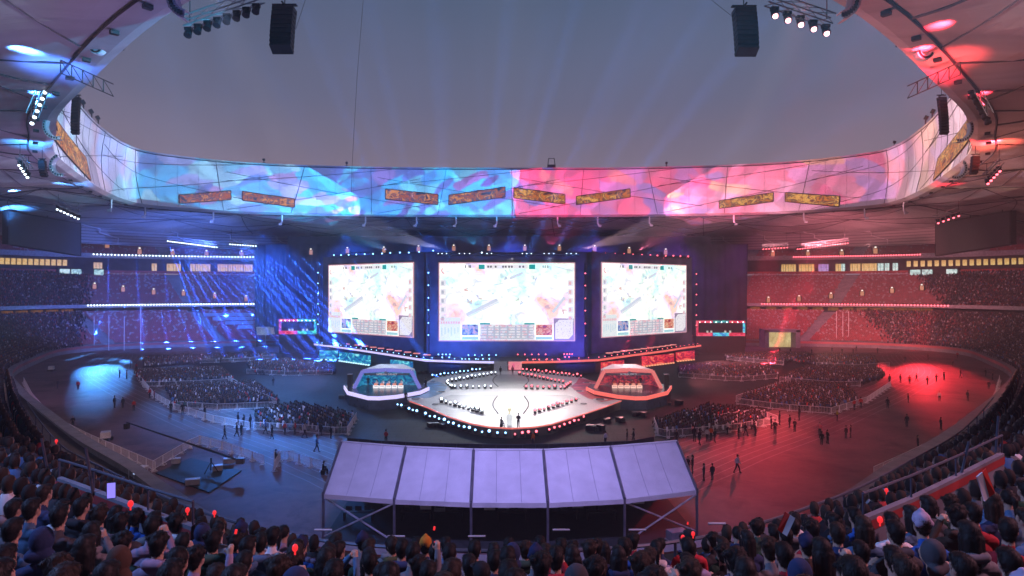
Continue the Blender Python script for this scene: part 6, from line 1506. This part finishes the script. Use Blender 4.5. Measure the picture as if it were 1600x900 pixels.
# ------------------------------------------------------------------ stage lamps: one thing each
def head_proto(nm, lens, sz):
    t = thing('stage_lamp', nm, 'stage lamp', (0, 0, 0)); mb = MB(); mb.box((0, 0, sz*.18), (sz*.8, sz*.7, sz*.36)); mb.box((-sz*.42, 0, sz*.62), (sz*.1, sz*.25, sz*.7)); mb.box((sz*.42, 0, sz*.62), (sz*.1, sz*.25, sz*.7)); mb.build('yoke', M_black, t)
    mb = MB(); mb.bar((0, .25*sz, sz*.62), (0, -.2*sz, sz*.9), sz*.30, 8, r2=sz*.38); mb.build('lamp_head', M_black, t)
    mb = MB(); mb.ell((0, -.24*sz, sz*.95), (sz*.27, sz*.18, sz*.27), 8, 6); mb.build('lens', lens, t); return t
LAMPS = []
def lamp_row(proto, pxs, z, label, group, scale=1.0, rec=None):
    for x, y in pxs:
        p = atz(x, y, z); o = place(proto, p, float(pi_.uniform(-.3, .3)), label, group, scale*float(pi_.uniform(.72, 1.22))); LAMPS.append((p, x))
def lin(a, b_, n): return [(a[0]+(b_[0]-a[0])*k/(n-1), a[1]+(b_[1]-a[1])*k/(n-1)) for k in range(n)]
HB = head_proto('moving stage lamp', CB, .62); HR = head_proto('moving stage lamp', CR_, .62); HW = head_proto('moving stage lamp', CW, .62)
S_ = STZ+.03
lamp_row(HB, lin((676, 590), (750, 580), 13), S_, 'blue white lamp in the rearmost row on the stage, blue side', 'rear blue lamp row')
lamp_row(HW, lin((700, 598), (774, 585), 13), S_, 'white lamp in the slanting second row on the stage, blue side', 'second blue lamp row')
lamp_row(HW, lin((711, 607), (767, 607), 7), S_, 'white lamp in the straight middle row on the stage, blue side', 'middle blue lamp row')
lamp_row(HW, lin((690, 629), (753, 646), 10), S_, 'blue white lamp in the front row on the stage, blue side', 'front blue lamp row')
lamp_row(HW, lin((698, 600), (706, 607), 4), S_, 'white lamp in the short joining row on the stage, blue side', 'joining blue lamp row')
lamp_row(HR, lin((817, 580), (908, 590), 16), S_, 'red lamp in the rearmost row on the stage, red side', 'rear red lamp row')
lamp_row(HR, lin((812, 586), (880, 599), 12), S_, 'pinkish lamp in the slanting second row on the stage, red side', 'second red lamp row')
lamp_row(HR, lin((822, 608), (876, 608), 7), S_, 'pinkish lamp in the straight middle row on the stage, red side', 'middle red lamp row')
lamp_row(HR, lin((836, 646), (900, 627), 10), S_, 'red lamp in the front row on the stage, red side', 'front red lamp row')
lamp_row(HR, lin((882, 608), (891, 601), 4), S_, 'pinkish lamp in the short joining row on the stage, red side', 'joining red lamp row')
SKB = [(610, 631), (616, 633.5), (621.5, 636), (627.5, 638.5), (639, 644), (645.5, 645.5), (651.5, 648), (665, 652), (671.5, 654.5), (679, 656.5), (686, 659), (694, 662.5), (701, 665.5), (709, 668), (717, 670.5), (725, 673), (733, 675), (743, 677), (753, 679.5), (765, 681), (777, 681.5), (790, 681)]
SKR = [(805, 683), (816, 682.5), (826, 682), (838, 680.5), (858, 676), (866, 673.5), (874.5, 671), (882, 668.5), (890, 666), (897, 663.5), (904, 660.5), (911, 657.5), (918, 653.5), (925, 651), (931, 648), (937, 645.5), (943.5, 643), (950, 640), (956, 638), (962, 636), (968, 634), (974, 632), (979, 630.5)]
lamp_row(HB, SKB, .35, 'blue footlight in the curving row below the stage front', 'blue footlights below the stage', 1.0)
lamp_row(HR, SKR, .35, 'red footlight in the curving row below the stage front', 'red footlights below the stage', 1.0)
pz = PZ+.02
def along(E, t): 
    L_ = resample(np.array([tuple(p) for p in E]), n=200); return Vector(L_[int(t*199)])
for k in range(26): p = along(EL, .02+.93*k/25); place(HB, (p.x, p.y+.9, pz), 0, 'small blue white lamp along the platform edge, blue side', 'blue lamps on the platform edge', .62)
for k in range(26): p = along(ER, .05+.93*k/25); place(HR, (p.x, p.y+.9, pz), 0, 'small red lamp along the platform edge, red side', 'red lamps on the platform edge', .62)
for y, xs in ((553, (685, 691.5, 697, 703)), (554, (732, 742, 753, 764, 775)), (557.5, (691, 702)), (560, (722, 733, 743.5, 754.5, 764.5))):
    for x in xs:
        p = at(x, y, 148); d_ = 148; place(HB, (p.x, d_, p.z-.6), 0, 'blue lamp in the cluster below the centre screen, blue side', 'blue lamp cluster below the centre screen', .85)
for y, xs in ((553, (809, 820, 831, 841.5, 852.5)), (552.5, (881.5, 886, 890, 894)), (557, (883, 889)), (561, (824, 833, 842.5, 853.5, 863, 874))):
    for x in xs: p = at(x, y, 148); place(HR, (p.x, 148, p.z-.6), 0, 'red lamp in the cluster below the centre screen, red side', 'red lamp cluster below the centre screen', .85)
# lamp columns beside and above the screens
for lens, proto, x, ys, nm in ((CB, HB, 498, (426, 442.5, 458.5, 474.5, 490.5, 506), 'blue lamp in the column at the outer edge of the blue-side screen'), (CB, HB, 670, (426, 445.5, 465, 484, 504, 523), 'blue lamp in the column between the blue-side and centre screens'),
                         (CR_, HR, 914, (427, 446, 466, 485, 505, 524), 'red lamp in the column between the centre and red-side screens'), (CR_, HR, 1087, (428, 444, 460, 476, 492, 508), 'red lamp in the column at the outer edge of the red-side screen')):
    d = 183.0 if x in (498, 1087) else 153
    for y in ys: p = at(x, y, d); place(proto, (p.x, p.y-.6, p.z-.6), 0, nm, nm.replace('lamp', 'lamps'), .95)
    t = thing('lamp_mast', 'thin black mast carrying the '+nm.split(' in ')[0]+'s '+nm.split('column ')[1], 'mast', (at(x, 450, d).x, d, PZ)); mb = MB(); mb.bar((at(x, 450, d).x, d+.2, PZ), (at(x, 450, d).x, d+.2, 26), .15, 4); mb.build('pole', M_black, t)
top = [(522, 398), (533, 398), (545, 397.5), (557, 397), (570, 396.5), (583, 396), (597, 395.5), (610, 394.5), (625, 394), (639, 394), (655, 393), (677, 391)]
for x, y in top: p = at(x, y, 178); place(HB, (p.x, p.y, p.z-.8), 0, 'blue lamp in the row above the blue-side screen', 'blue lamps above the blue-side screen', 1.15)
topr = [(930, 395), (946, 395.5), (961, 396), (975, 396.5), (989, 397), (1003, 397.5), (1016, 398), (1027, 398.5), (1040, 399), (1052, 399), (1063, 399.5), (1075, 400)]
for x, y in topr: p = at(x, y, 178); place(HR, (p.x, p.y, p.z-.8), 0, 'red lamp in the row above the red-side screen', 'red lamps above the red-side screen', 1.15)
for x in (685, 691, 698, 718, 726, 734, 753, 761, 768, 816, 823, 830, 850, 857.5, 865, 885, 892, 900): p = at(x, 393.5, 153.5); place(HW, (p.x, p.y-.4, p.z-.8), 0, 'small white lamp in the row above the centre screen', 'white lamps above the centre screen', .6 if x != 753 else 1.0)
for a, b_, y, d, nm in ((516, 682, 397.5, 178.4, 'blue-side'), (925, 1080, 398.5, 178.4, 'red-side'), (680, 905, 395, 154, 'centre')):
    t = thing('lighting_bar', f'black truss bar carrying the lamps above the {nm} screen', 'lighting bar', at((a+b_)/2, y, d)); mb = MB(); mb.bar(at(a, y+2, d), at(b_, y+2, d), .14, 4); mb.bar(at(a, y+2, d)+Vector((0, .4, -.4)), at(b_, y+2, d)+Vector((0, .4, -.4)), .1, 4); mb.build('bar_tube', M_black, t)
# low racks with glowing tops on both wings of the platform
def rack_proto(nm, top_m):
    t = thing('glow_rack', nm, 'stage lamp', (0, 0, 0)); mb = MB(); mb.box((-.75, 0, .4), (.25, .6, .8)); mb.box((.75, 0, .4), (.25, .6, .8)); mb.box((0, .1, .3), (1.3, .4, .5)); mb.build('rack_body', M_black, t); mb = MB(); mb.box((0, 0, .92), (1.75, .65, .22)); mb.build('glowing_top', top_m, t); return t
RK = rack_proto('low dark rack with a glowing coral top', emit('rack_coral', (1, .30, .26), 1.0))
for k in range(10): p = along(EL, .26+.52*k/9); place(RK, (p.x, p.y+2.2, pz), -.25, 'low dark rack with a glowing coral top on the blue-side wing', 'glowing racks on the blue wing', .95)
for k in range(11): p = along(ER, .34+.44*k/10); place(RK, (p.x, p.y+2.2, pz), .25, 'low dark rack with a glowing coral top on the red-side wing', 'glowing racks on the red wing', .95)

# pale covers laid over some rows of the empty stand
for k0, (a, b_) in zip((9, 13, 17, 21), ((372, 396), (352, 396), (332, 396), (318, 396))):
    A = [off_u(px, LOW['o']+k0*LOW['run']) for px in np.linspace(a, b_, 6)]; B3 = [off_u(px, LOW['o']+(k0+2.6)*LOW['run']) for px in np.linspace(a, b_, 6)]
    if any(v is None for v in A+B3): continue
    z0, z1 = LOW['z']+k0*LOW['rise']+.55, LOW['z']+(k0+2.6)*LOW['rise']+.8
    mb = MB(); mb.grid([[pt3(v[0], z0) for v in A], [pt3(v[0], z1) for v in B3]]); tag(mb.build('seat_cover', pbr('cover_pale', (.34, .36, .44), .7, var=.2)), f'pale cover over rows of the blue-side lower tier, {ordinal((k0-5)//4)} strip from below', 'cover')
# ------------------------------------------------------------------ light
def spot(name, loc, tgt, power, col, ang, blend=.25, size=.3, gob=False):
    """a lamp of radiant intensity power/4pi W/sr; narrow ones are discs with a narrow spread, which Cycles samples far better"""
    if gob or ang > 64:
        l = bpy.data.lights.new(name, 'SPOT'); l.energy = power; l.spot_size = R(ang); l.spot_blend = blend; l.shadow_soft_size = size
    else:
        l = bpy.data.lights.new(name, 'AREA'); l.shape = 'DISK'; l.size = size; l.spread = R(ang*1.12); l.energy = power/(4*math.pi)*2*math.pi*(1-math.cos(R(ang/2)))*.62
    l.color = col
    o = bpy.data.objects.new(name, l); COL.objects.link(o); o.location = Vector(loc)+(Vector(tgt)-Vector(loc)).normalized()*.9
    o.rotation_euler = (Vector(tgt)-Vector(loc)).to_track_quat('-Z', 'Y').to_euler(); return o
BLUE, DEEP, CYAN, RED, PINK, VIO, LIL = (.08, .30, 1), (.02, .10, 1), (.25, .75, 1), (1, .03, .06), (1, .16, .30), (.35, .28, 1), (.62, .55, 1)
def gobo(name, loc, tgt, power, ang, cols, su, sv, rot, vr, ur=(-9, 9), soft=.35):
    """a projector with a shard pattern slide and framing shutters in front of the lamp"""
    o = spot(name, loc, tgt, power, (1, 1, 1), ang, .1, .12, True); l = o.data; l.use_nodes = True; N, L = l.node_tree.nodes, l.node_tree.links
    em = N['Emission']; tc = N.new('ShaderNodeTexCoord'); sp = N.new('ShaderNodeSeparateXYZ'); L.new(tc.outputs['Normal'], sp.inputs['Vector'])
    def mth(op, a, b_):
        n = N.new('ShaderNodeMath'); n.operation = op
        for i, x in enumerate((a, b_)):
            if isinstance(x, (int, float)): n.inputs[i].default_value = x
            else: L.new(x, n.inputs[i])
        return n.outputs[0]
    u, v = mth('DIVIDE', sp.outputs['X'], sp.outputs['Z']), mth('DIVIDE', sp.outputs['Y'], sp.outputs['Z'])
    cb = N.new('ShaderNodeCombineXYZ'); L.new(u, cb.inputs['X']); L.new(v, cb.inputs['Y'])
    def cells(r_, a, b_, off):
        m1 = N.new('ShaderNodeMapping'); m1.inputs['Rotation'].default_value = (0, 0, R(r_)); L.new(cb.outputs['Vector'], m1.inputs['Vector'])
        m2 = N.new('ShaderNodeMapping'); m2.inputs['Scale'].default_value = (a, b_, 1); m2.inputs['Location'].default_value = (off, off*.7, 0); L.new(m1.outputs['Vector'], m2.inputs['Vector'])
        vo = N.new('ShaderNodeTexVoronoi'); vo.voronoi_dimensions = '2D'; vo.distance = 'CHEBYCHEV'; vo.inputs['Scale'].default_value = 1; L.new(m2.outputs['Vector'], vo.inputs['Vector'])
        sc_ = N.new('ShaderNodeSeparateColor'); L.new(vo.outputs['Color'], sc_.inputs['Color']); return sc_.outputs
    A, B3 = cells(rot, su, sv, 3.3), cells(-rot*.8, su*.85, sv*.9, 8.1)
    cr = N.new('ShaderNodeValToRGB'); cr.color_ramp.interpolation = 'CONSTANT'; e = cr.color_ramp.elements; n = len(cols)
    for i, c in enumerate(cols):
        p = i/n
        if i < 2: e[i].position = p
        else: e.new(p)
        e[i].color = (*c, 1)
    L.new(A['Red'], cr.inputs['Fac'])
    br = mth('ADD', mth('MULTIPLY', B3['Green'], .75), .45)
    vm = N.new('ShaderNodeVectorMath'); vm.operation = 'SCALE'; L.new(cr.outputs['Color'], vm.inputs[0]); L.new(br, vm.inputs['Scale']); L.new(vm.outputs['Vector'], em.inputs['Color'])
    va, ua = mth('MULTIPLY', v, -1.0), mth('MULTIPLY', u, -1.0)
    st = mth('MULTIPLY', mth('MULTIPLY', mth('GREATER_THAN', va, vr[0]), mth('LESS_THAN', va, vr[1])), mth('MULTIPLY', mth('GREATER_THAN', ua, ur[0]), mth('LESS_THAN', ua, ur[1])))
    L.new(st, em.inputs['Strength'])
    return o
GP = 1.0e6
CB1 = [(.10, .14, .6), (.01, .42, 1), (.14, .66, 1), (.05, .20, .75), (.02, .52, 1), (.30, .36, .9), (.42, .24, .62), (.30, .74, 1), (.03, .46, 1)]
CB2 = [(.06, .05, .42), (.0, .32, 1), (.04, .56, 1), (.05, .12, .6), (.0, .44, 1), (.22, .12, .55), (.10, .64, 1), (.0, .38, 1)]
CR2 = [(.22, .10, .5), (1, .02, .12), (1, .07, .22), (.62, .10, .42), (1, .03, .14), (1, .14, .18), (.95, .10, .32), (1, .04, .16)]
CR1 = [(.48, .18, .55), (1, .06, .20), (1, .20, .34), (.8, .20, .48), (1, .10, .22), (1, .34, .22), (.95, .26, .46), (1, .14, .28)]
GP = 3.5e5
CS1 = [(.55, .52, .9), (.36, .70, 1), (.72, .52, .75), (.50, .54, .95), (.62, .66, .98)]; CS2 = [(.85, .52, .75), (1, .48, .5), (.9, .58, .66), (1, .56, .42), (.9, .52, .74)]
W9 = (-9, 9)
gobo('rim_projector', (-16, 152, 29), (-92, 140, 50), GP*1.1, 52, CS1, 13, 5, 40, (-.13, .17))
gobo('rim_projector', (-34, 177, 30), (-76, 199, 50), GP*.75, 66, CB1, 25, 8.5, 58, (-.17, .24), (-.75, .62))
gobo('rim_projector', (-9, 153, 30), (-20, 206, 50), GP*.85, 62, CB2, 25, 8.5, 60, (-.135, .16), (-.62, .40))
gobo('rim_projector', (9, 153, 30), (22, 206, 50), GP*.85, 62, CR2, 23, 8, -58, (-.135, .16), (-.40, .62))
gobo('rim_projector', (34, 177, 30), (76, 199, 50), GP*.75, 66, CR1, 22, 7.5, -56, (-.17, .24), (-.62, .75))
gobo('rim_projector', (16, 152, 29), (92, 140, 50), GP*1.2, 52, CS2, 13, 5, -40, (-.13, .17))
gobo('soffit_projector', (36, 16, 31), (-88, 105, 43), 9.0e5, 26, [(.0, .0, .01), (.0, .0, .02), (.03, .3, .6), (.0, .01, .03), (.05, .4, .75)], 7, 5, 40, (-.4, .4))
# added washes, without fixtures, that colour the roof underside
spot('roof_fill', (-55, 120, 6), (-115, 105, 43), 0.608e5, (.42, .24, .66), 120, .9, 1)
spot('roof_fill', (-40, 150, 6), (-95, 205, 40), 0.484e5, (.25, .40, .95), 110, .9, 1)
spot('roof_fill', (55, 120, 6), (115, 105, 43), 0.654e5, (1, .30, .24), 120, .9, 1)
spot('roof_fill', (40, 150, 6), (95, 205, 40), 0.484e5, (.9, .33, .40), 110, .9, 1)
for x, c_, pw in ((-75, (.22, .36, 1), 2.2e4), (-38, (.22, .36, 1), 2.2e4), (0, (.5, .36, .9), 2.2e4), (38, (.9, .34, .55), 2.0e4), (75, (1, .36, .40), 2.0e4)):
    spot('roof_fill', (x, 178, 31), (x*1.08, 224, 41), pw, c_, 110, .9, .6)
spot('roof_fill', (-20, 75, 8), (-60, 40, 43), 0.444e5, (.36, .26, .68), 100, .9, 1)
spot('roof_fill', (20, 75, 8), (60, 40, 43), 0.444e5, (1, .26, .24), 100, .9, 1)
# stage, lit from the bars over the screens and by added lamps overhead, out of view
for x, c_ in ((-9, (.92, .94, 1)), (0, (1, .95, .92)), (9, (1, .90, .88))):
    spot('stage_white', (x, 152.4, 28), (x*.8, 104, 1.5), .40e5, c_, 36, .7, .4)
spot('stage_white', (0, 20, 40), (0, 106, 1.5), .9e5, (1, .93, .88), 17, .7, .4)
spot('stage_blue', (-34, 172, 27.5), (-13, 112, 1.5), 1.3e5, (.45, .65, 1), 30, .7, .4)
spot('stage_red', (32, 172, 27.5), (13, 112, 1.5), 1.3e5, (1, .35, .38), 30, .7, .4)
spot('booth_fill', (-18, 32, 42), (-22, 112, 3), 4e5, (.8, .8, 1), 10, .5, .3)  # added unseen lamps to brighten the booth canopies
spot('booth_fill', (18, 32, 42), (21, 112, 3), 4e5, (1, .8, .78), 10, .5, .3)
# added blue and crimson lamps on drape and housings, for the coloured haze
for x, c_, pw in ((-78, (.02, .14, 1), 5e4), (-52, (.02, .14, 1), 5e4), (-26, (.02, .13, 1), 5e4), (0, (.03, .10, 1), 5e4), (26, (.10, .07, .9), 4e4), (52, (.25, .05, .6), 2.2e4), (76, (.3, .05, .35), 1.4e4)):
    spot('drape_fill', (x, 199, 38), (x*1.03, 214, 18), pw*2.2, c_, 95, .8, .5)
for x, c_, pw in ((-42, (.02, .14, 1), 3.2e4), (-14, (.03, .12, 1), 2.6e4), (14, (.10, .08, .9), 2.2e4), (40, (.35, .05, .35), 1.6e4)):
    spot('drape_fill', (x, 140, 5), (x*1.0, 160, 14), pw*1.5, c_, 120, .9, .5)
# light on the end stands
spot('stand_wash', at(320, 378, 178), at(235, 470, 255), 2.6e5, (.09, .20, 1), 84, .8, .5)
spot('stand_wash', at(250, 378, 165), at(150, 470, 235), 7e4, (.20, .26, 1), 70, .8, .5)
spot('stand_wash', at(1280, 378, 178), at(1340, 470, 255), 1.6e5, (1, .24, .30), 84, .8, .5)
spot('stand_wash', at(1350, 378, 165), at(1450, 470, 235), 6e4, (1, .45, .45), 70, .8, .5)
spot('stand_wash', (-26, 34, 42), (-150, 175, 16), .5e5, (.55, .75, .9), 30, .8, .6)  # this pair is added unseen fill for the dim end stands
spot('stand_wash', (26, 34, 42), (150, 175, 16), .5e5, (.95, .62, .60), 30, .8, .6)
# washes on the floor seats
for (px, py, pw, an) in ((270, 575, 1.2e5, 14), (420, 575, 1.2e5, 16), (350, 620, 1.5e5, 16), (480, 660, 1.5e5, 15), (480, 600, 1.2e5, 24)):
    spot('seat_wash', at(300 if px < 400 else 380, 374, 188), atz(px, py, 0), pw*2.2, (.10, .32, 1), an, .7, .4)
for (px, py, pw, an) in ((1180, 580, 1.0e5, 16), (1310, 585, 1.0e5, 16), (1250, 625, 1.3e5, 16), (1110, 662, 1.3e5, 14)):
    spot('seat_wash', at(1212 if px < 1220 else 1290, 378, 188), atz(px, py, 0), pw*2.2, (1, .07, .08), an, .7, .4)
for sg, c_ in ((-1, (.12, .36, 1)), (1, (1, .14, .14))):
    spot('seat_wash', (sg*20, 34, 42), (sg*60, 135, 0), 3.4e5 if sg < 0 else 2.4e5, c_, 18, .8, .5)
    spot('seat_wash', (sg*16, 34, 42), (sg*38, 95, 0), 3.6e5, c_, 11, .8, .5)
# pools on the track
for k, (px, py, a) in enumerate(((137, 583, 3.2), (148, 598, 3.6), (160, 577, 3.0), (178, 578, 2.8), (196, 565, 2.2), (112, 561, 2.0), (126, 557, 2.0), (140, 553, 1.9), (150, 562, 2.0), (176, 562, 2.0), (226, 560, 1.8), (185, 598, 3.0))):
    b_ = PB1[min(len(PB1)-1, 1+k*2)]; spot('pool_light', b_, atz(px, py, 0), 4.0e5 if py < 575 else 7.5e5, (.07, .32, 1), a*1.2, .6, .25)
for k, (px, py, a) in enumerate(((1395, 585, 4), (1418, 578, 4), (1440, 582, 4.5), (1462, 585, 4), (1452, 600, 4), (1490, 578, 3.5), (1505, 598, 4), (1370, 575, 3), (1530, 600, 4), (1440, 608, 5))):
    b_ = PR1[max(0, len(PR1)-2-k*3)]; spot('pool_light', b_, atz(px, py, 0), 5.5e5, (1, .03, .045), a*1.25, .6, .25)
# colour on the near track
spot('track_wash', at(400, 378, 188), atz(440, 695, 0), 3.2e5, (.015, .20, 1), 11, .9, .5)
spot('track_wash', at(300, 374, 188), atz(300, 655, 0), .9e5, (.04, .24, 1), 12, .9, .5)
spot('track_wash', at(345, 374, 188), atz(528, 690, 0), 6.5e5, (.015, .26, 1), 7, .8, .5)
spot('track_wash', at(1212, 380, 190), atz(1140, 705, 0), 2.6e5, (1, .035, .06), 10, .9, .5)
spot('track_wash', at(1290, 376, 188), atz(1270, 690, 0), .75e5, (1, .05, .08), 13, .9, .5)
spot('track_wash', at(1310, 376, 188), atz(1430, 680, 0), .3e5, (1, .16, .16), 16, .9, .5)
spot('track_wash', (-24, 32, 42), atz(200, 640, 0), 5.5e4, (.95, .52, .52), 60, .9, .5)  # this pair is added ambient fill, out of view, warming the track
spot('track_wash', (24, 32, 42), atz(1400, 640, 0), 3.8e4, (.9, .52, .52), 60, .9, .5)
spot('gel_streak', at(287, 30, 58), atz(450, 698, 0), 1.0e4, (.5, .8, .1), 9, .8, .3)
# roof lamps over the tent; added unseen fill on the near crowd
spot('tent_wash', (-9, 28, 42), (-5, 54, 5), 4.4e4, (.37, .34, 1), 50, .8, .6)
spot('tent_wash', (9, 28, 42), (5, 54, 5), 4.4e4, (.46, .35, 1), 50, .8, .6)
spot('crowd_fill', (-24, 6, 36), (-4, 9, 16), 3.4e4, (.26, .42, 1), 80, .8, .8)
spot('crowd_fill', (24, 6, 36), (4, 9, 16), 3.2e4, (.95, .40, .55), 80, .8, .8)
# beams
bl = np.random.default_rng(9)
for k in range(12):
    p = TB5[k*22//12]; q = Vector((p.x+18+2.6*k, p.y-12+1.0*k, 2)); spot('blue_beam', p, q, 10087.72e4, DEEP, 2.2, .4, .15)
for k in range(7):
    p = TB6[k*11//7]; q = Vector((p.x+30+3*k, p.y-15, 1)); spot('blue_beam', p, q, 12970.02e4, DEEP, 2.2, .4, .15)
for k in range(6):                                                   # long slanting beams over the dark drape
    p = at(402+22*k, 382+6*k, 200); q = at(500+45*k, 545+3*k, 188); spot('blue_beam', p, q, 800.59e5, (.03, .16, 1), 2.4, .4, .15)
for k, x in enumerate((545, 583, 625, 677, 700, 740, 780)):
    p = at(x, 396, 178); q = at(x+120+8*k, 560, 150); spot('blue_beam', p, q, 4803.70e4, (.03, .16, 1), 2.6, .4, .15)
for k, x in enumerate((686, 698, 704, 732, 743, 753, 764, 775)):
    p = at(x, 553, 147.5); q = at(x-60+26*k, 400, 146); spot('blue_beam', p, q, 1541.19e4, (.04, .22, 1), 3.2, .4, .15)
for k in range(8):
    p = atz(690+8*k, 588-k, 2.2); q = at(640+32*k, 500, 138); spot('blue_beam', p, q, 1048.03e4, (.04, .25, 1), 3.2, .4, .15)
for k in range(10):
    p = PB1[6+k*6]; q = Vector((p[0]+10+2*k, p[1]-24, 0)); spot('blue_beam', p, q, 4899.83e4, DEEP, 2.6, .4, .15)
for k in range(6):
    p = PB2[4+k*8]; q = Vector((p[0]+16, p[1]-25, 10)); spot('blue_beam', p, q, 2722.13e4, DEEP, 2.6, .4, .15)
for k, x in enumerate((961, 1003, 1040, 1075)):
    p = at(x, 397, 178); q = at(x-70, 560, 160); spot('red_beam', p, q, 2668.76e4, (1, .04, .10), 3, .4, .15)
for k in range(4):
    p = TR6[k*5+1]; q = Vector((p.x-14-4*k, p.y-16, 2)); spot('red_beam', p, q, 3335.92e4, (1, .03, .06), 2.6, .4, .15)
for k in range(7):                                                   # sky beams
    p = at(610+52*k, 395, 178 if k in (0, 1, 6) else 153); q = p+Vector((-36+11*k, -8-(k % 2)*10, 60)); spot('sky_beam', p, q, 1.5e6, (.18, .30, 1) if k < 5 else (.6, .32, .9), 3.6, .6, .2)
# small glows on the soffit above the hung trusses
for L_, c_, pw in ((TB2, (.05, .25, 1), 1.2e4), (TB3, (.05, .3, 1), 4e3), (TB4, (.1, .35, 1), 7e3), (TR2, (1, .03, .06), 7e3), (TR3, (1, .03, .06), 6e3), (TR4, (1, .03, .06), 5e3), (TB1, (.05, .3, 1), 4e3), (TR1, (1, .05, .1), 4e3)):
    for k in (0, len(L_)-1):
        p = L_[k]+Vector((0, 0, 1.6)); spot('up_glow', p, p+Vector((0, 3, 6)), pw, c_, 70, .8, .3)
for (px, py, c_) in ((20, 105, BLUE), (35, 110, BLUE), (15, 310, BLUE), (183, 315, BLUE), (230, 322, BLUE), (290, 325, CYAN), (245, 5, BLUE), (1480, 70, RED), (1450, 105, RED), (1560, 240, RED), (1330, 5, PINK)):
    z = 41.0; d = (z-20)*1000/(450-py); p = at(px, py, d); spot('up_glow', p, p+Vector((0, 1.5, 4)), 4.5e3*(d/60)**1.2, c_, 84, .8, .2)

for (px, py, d, c_, pw) in ((30, 235, 100, (.05, .35, 1), 1.6e4), (60, 60, 64, (.06, .2, 1), 1.4e4), (10, 330, 170, (.06, .3, 1), 3e4), (1462, 118, 68, (1, .02, .05), 2.2e4), (1500, 60, 62, (1, .06, .06), 1.2e4), (1570, 250, 100, (1, .10, .06), 1.8e4), (1400, 320, 150, (1, .05, .12), 2.4e4)):
    p = at(px, py, d); p.z = 35.5; spot('up_glow', p, p+Vector((0, 3, 7)), pw, c_, 76, .9, .3)
# ------------------------------------------------------------------ camera, sky, sun, haze
cam = bpy.data.cameras.new('camera'); co = bpy.data.objects.new('camera', cam); COL.objects.link(co)
co.location = (0, 0, CAMZ); co.rotation_euler = (R(90), 0, 0)
cam.sensor_width = 36; cam.lens = 36*FPX/1600; cam.clip_end = 3000; cam.clip_start = .05
SC.camera = co
w = bpy.data.worlds.new('World'); SC.world = w; w.use_nodes = True
N, L = w.node_tree.nodes, w.node_tree.links
bg = N['Background']
sky = N.new('ShaderNodeTexSky'); sky.sky_type = 'NISHITA'; sky.sun_disc = False
sky.sun_elevation = R(1.5); sky.sun_rotation = R(200); sky.dust_density = 4; sky.air_density = 1.5; sky.ozone_density = 4
tc = N.new('ShaderNodeTexCoord'); sp = N.new('ShaderNodeSeparateXYZ'); L.new(tc.outputs['Generated'], sp.inputs['Vector'])
cr = N.new('ShaderNodeValToRGB'); e = cr.color_ramp.elements
e[0].position = .0; e[0].color = (.23, .165, .215, 1)
e[1].position = .95; e[1].color = (.05, .075, .13, 1)
for p, c in ((.16, (.225, .17, .225)), (.27, (.13, .125, .195)), (.42, (.072, .10, .17))):
    q = e.new(p); q.color = (*c, 1)
L.new(sp.outputs['Z'], cr.inputs['Fac'])
bg.inputs['Strength'].default_value = .08
L.new(sky.outputs['Color'], bg.inputs['Color'])
bg2 = N.new('ShaderNodeBackground'); bg2.inputs['Strength'].default_value = SKYK; L.new(cr.outputs['Color'], bg2.inputs['Color'])
mxs = N.new('ShaderNodeMixShader'); mxs.inputs['Fac'].default_value = .85
L.new(bg.outputs['Background'], mxs.inputs[1]); L.new(bg2.outputs['Background'], mxs.inputs[2])
L.new(mxs.outputs['Shader'], N['World Output'].inputs['Surface'])
sun = bpy.data.lights.new('dusk_sun', 'SUN'); sun.energy = .02; sun.angle = R(10); sun.color = (1, .8, .7)
so = bpy.data.objects.new('dusk_sun', sun); COL.objects.link(so); so.rotation_euler = (R(75), 0, R(160))
if HAZE > 0:
    m, N, L = _nt('haze_air'); 
    for n in list(N):
        if n.type == 'BSDF_PRINCIPLED': N.remove(n)
    pv = N.new('ShaderNodeVolumePrincipled'); pv.inputs['Color'].default_value = (.85, .85, .9, 1); pv.inputs['Density'].default_value = HAZE; pv.inputs['Anisotropy'].default_value = .2
    L.new(pv.outputs['Volume'], N['Material Output'].inputs['Volume'])
    mb = MB(); mb.box((0, 130, 49.5), (520, 420, 101)); hz = mb.build('haze', m, kind='stuff'); hz['label'] = 'thin stage haze filling the air of the whole stadium'; hz['category'] = 'haze'
    m.cycles.homogeneous_volume = True
c = SC.cycles
c.use_denoising = True; c.use_adaptive_sampling = False
try: c.denoiser = 'OPENIMAGEDENOISE'
except Exception: pass
c.max_bounces = 4; c.diffuse_bounces = 2; c.glossy_bounces = 2; c.transmission_bounces = 2; c.volume_bounces = 0; c.transparent_max_bounces = 8
c.sample_clamp_indirect = 3.0; c.use_light_tree = True; c.caustics_reflective = False; c.caustics_refractive = False
SC.render.use_persistent_data = False
vs = SC.view_settings; vs.view_transform = 'Standard'; vs.look = 'None'; vs.exposure = 0; vs.gamma = 1; vs.use_curve_mapping = False
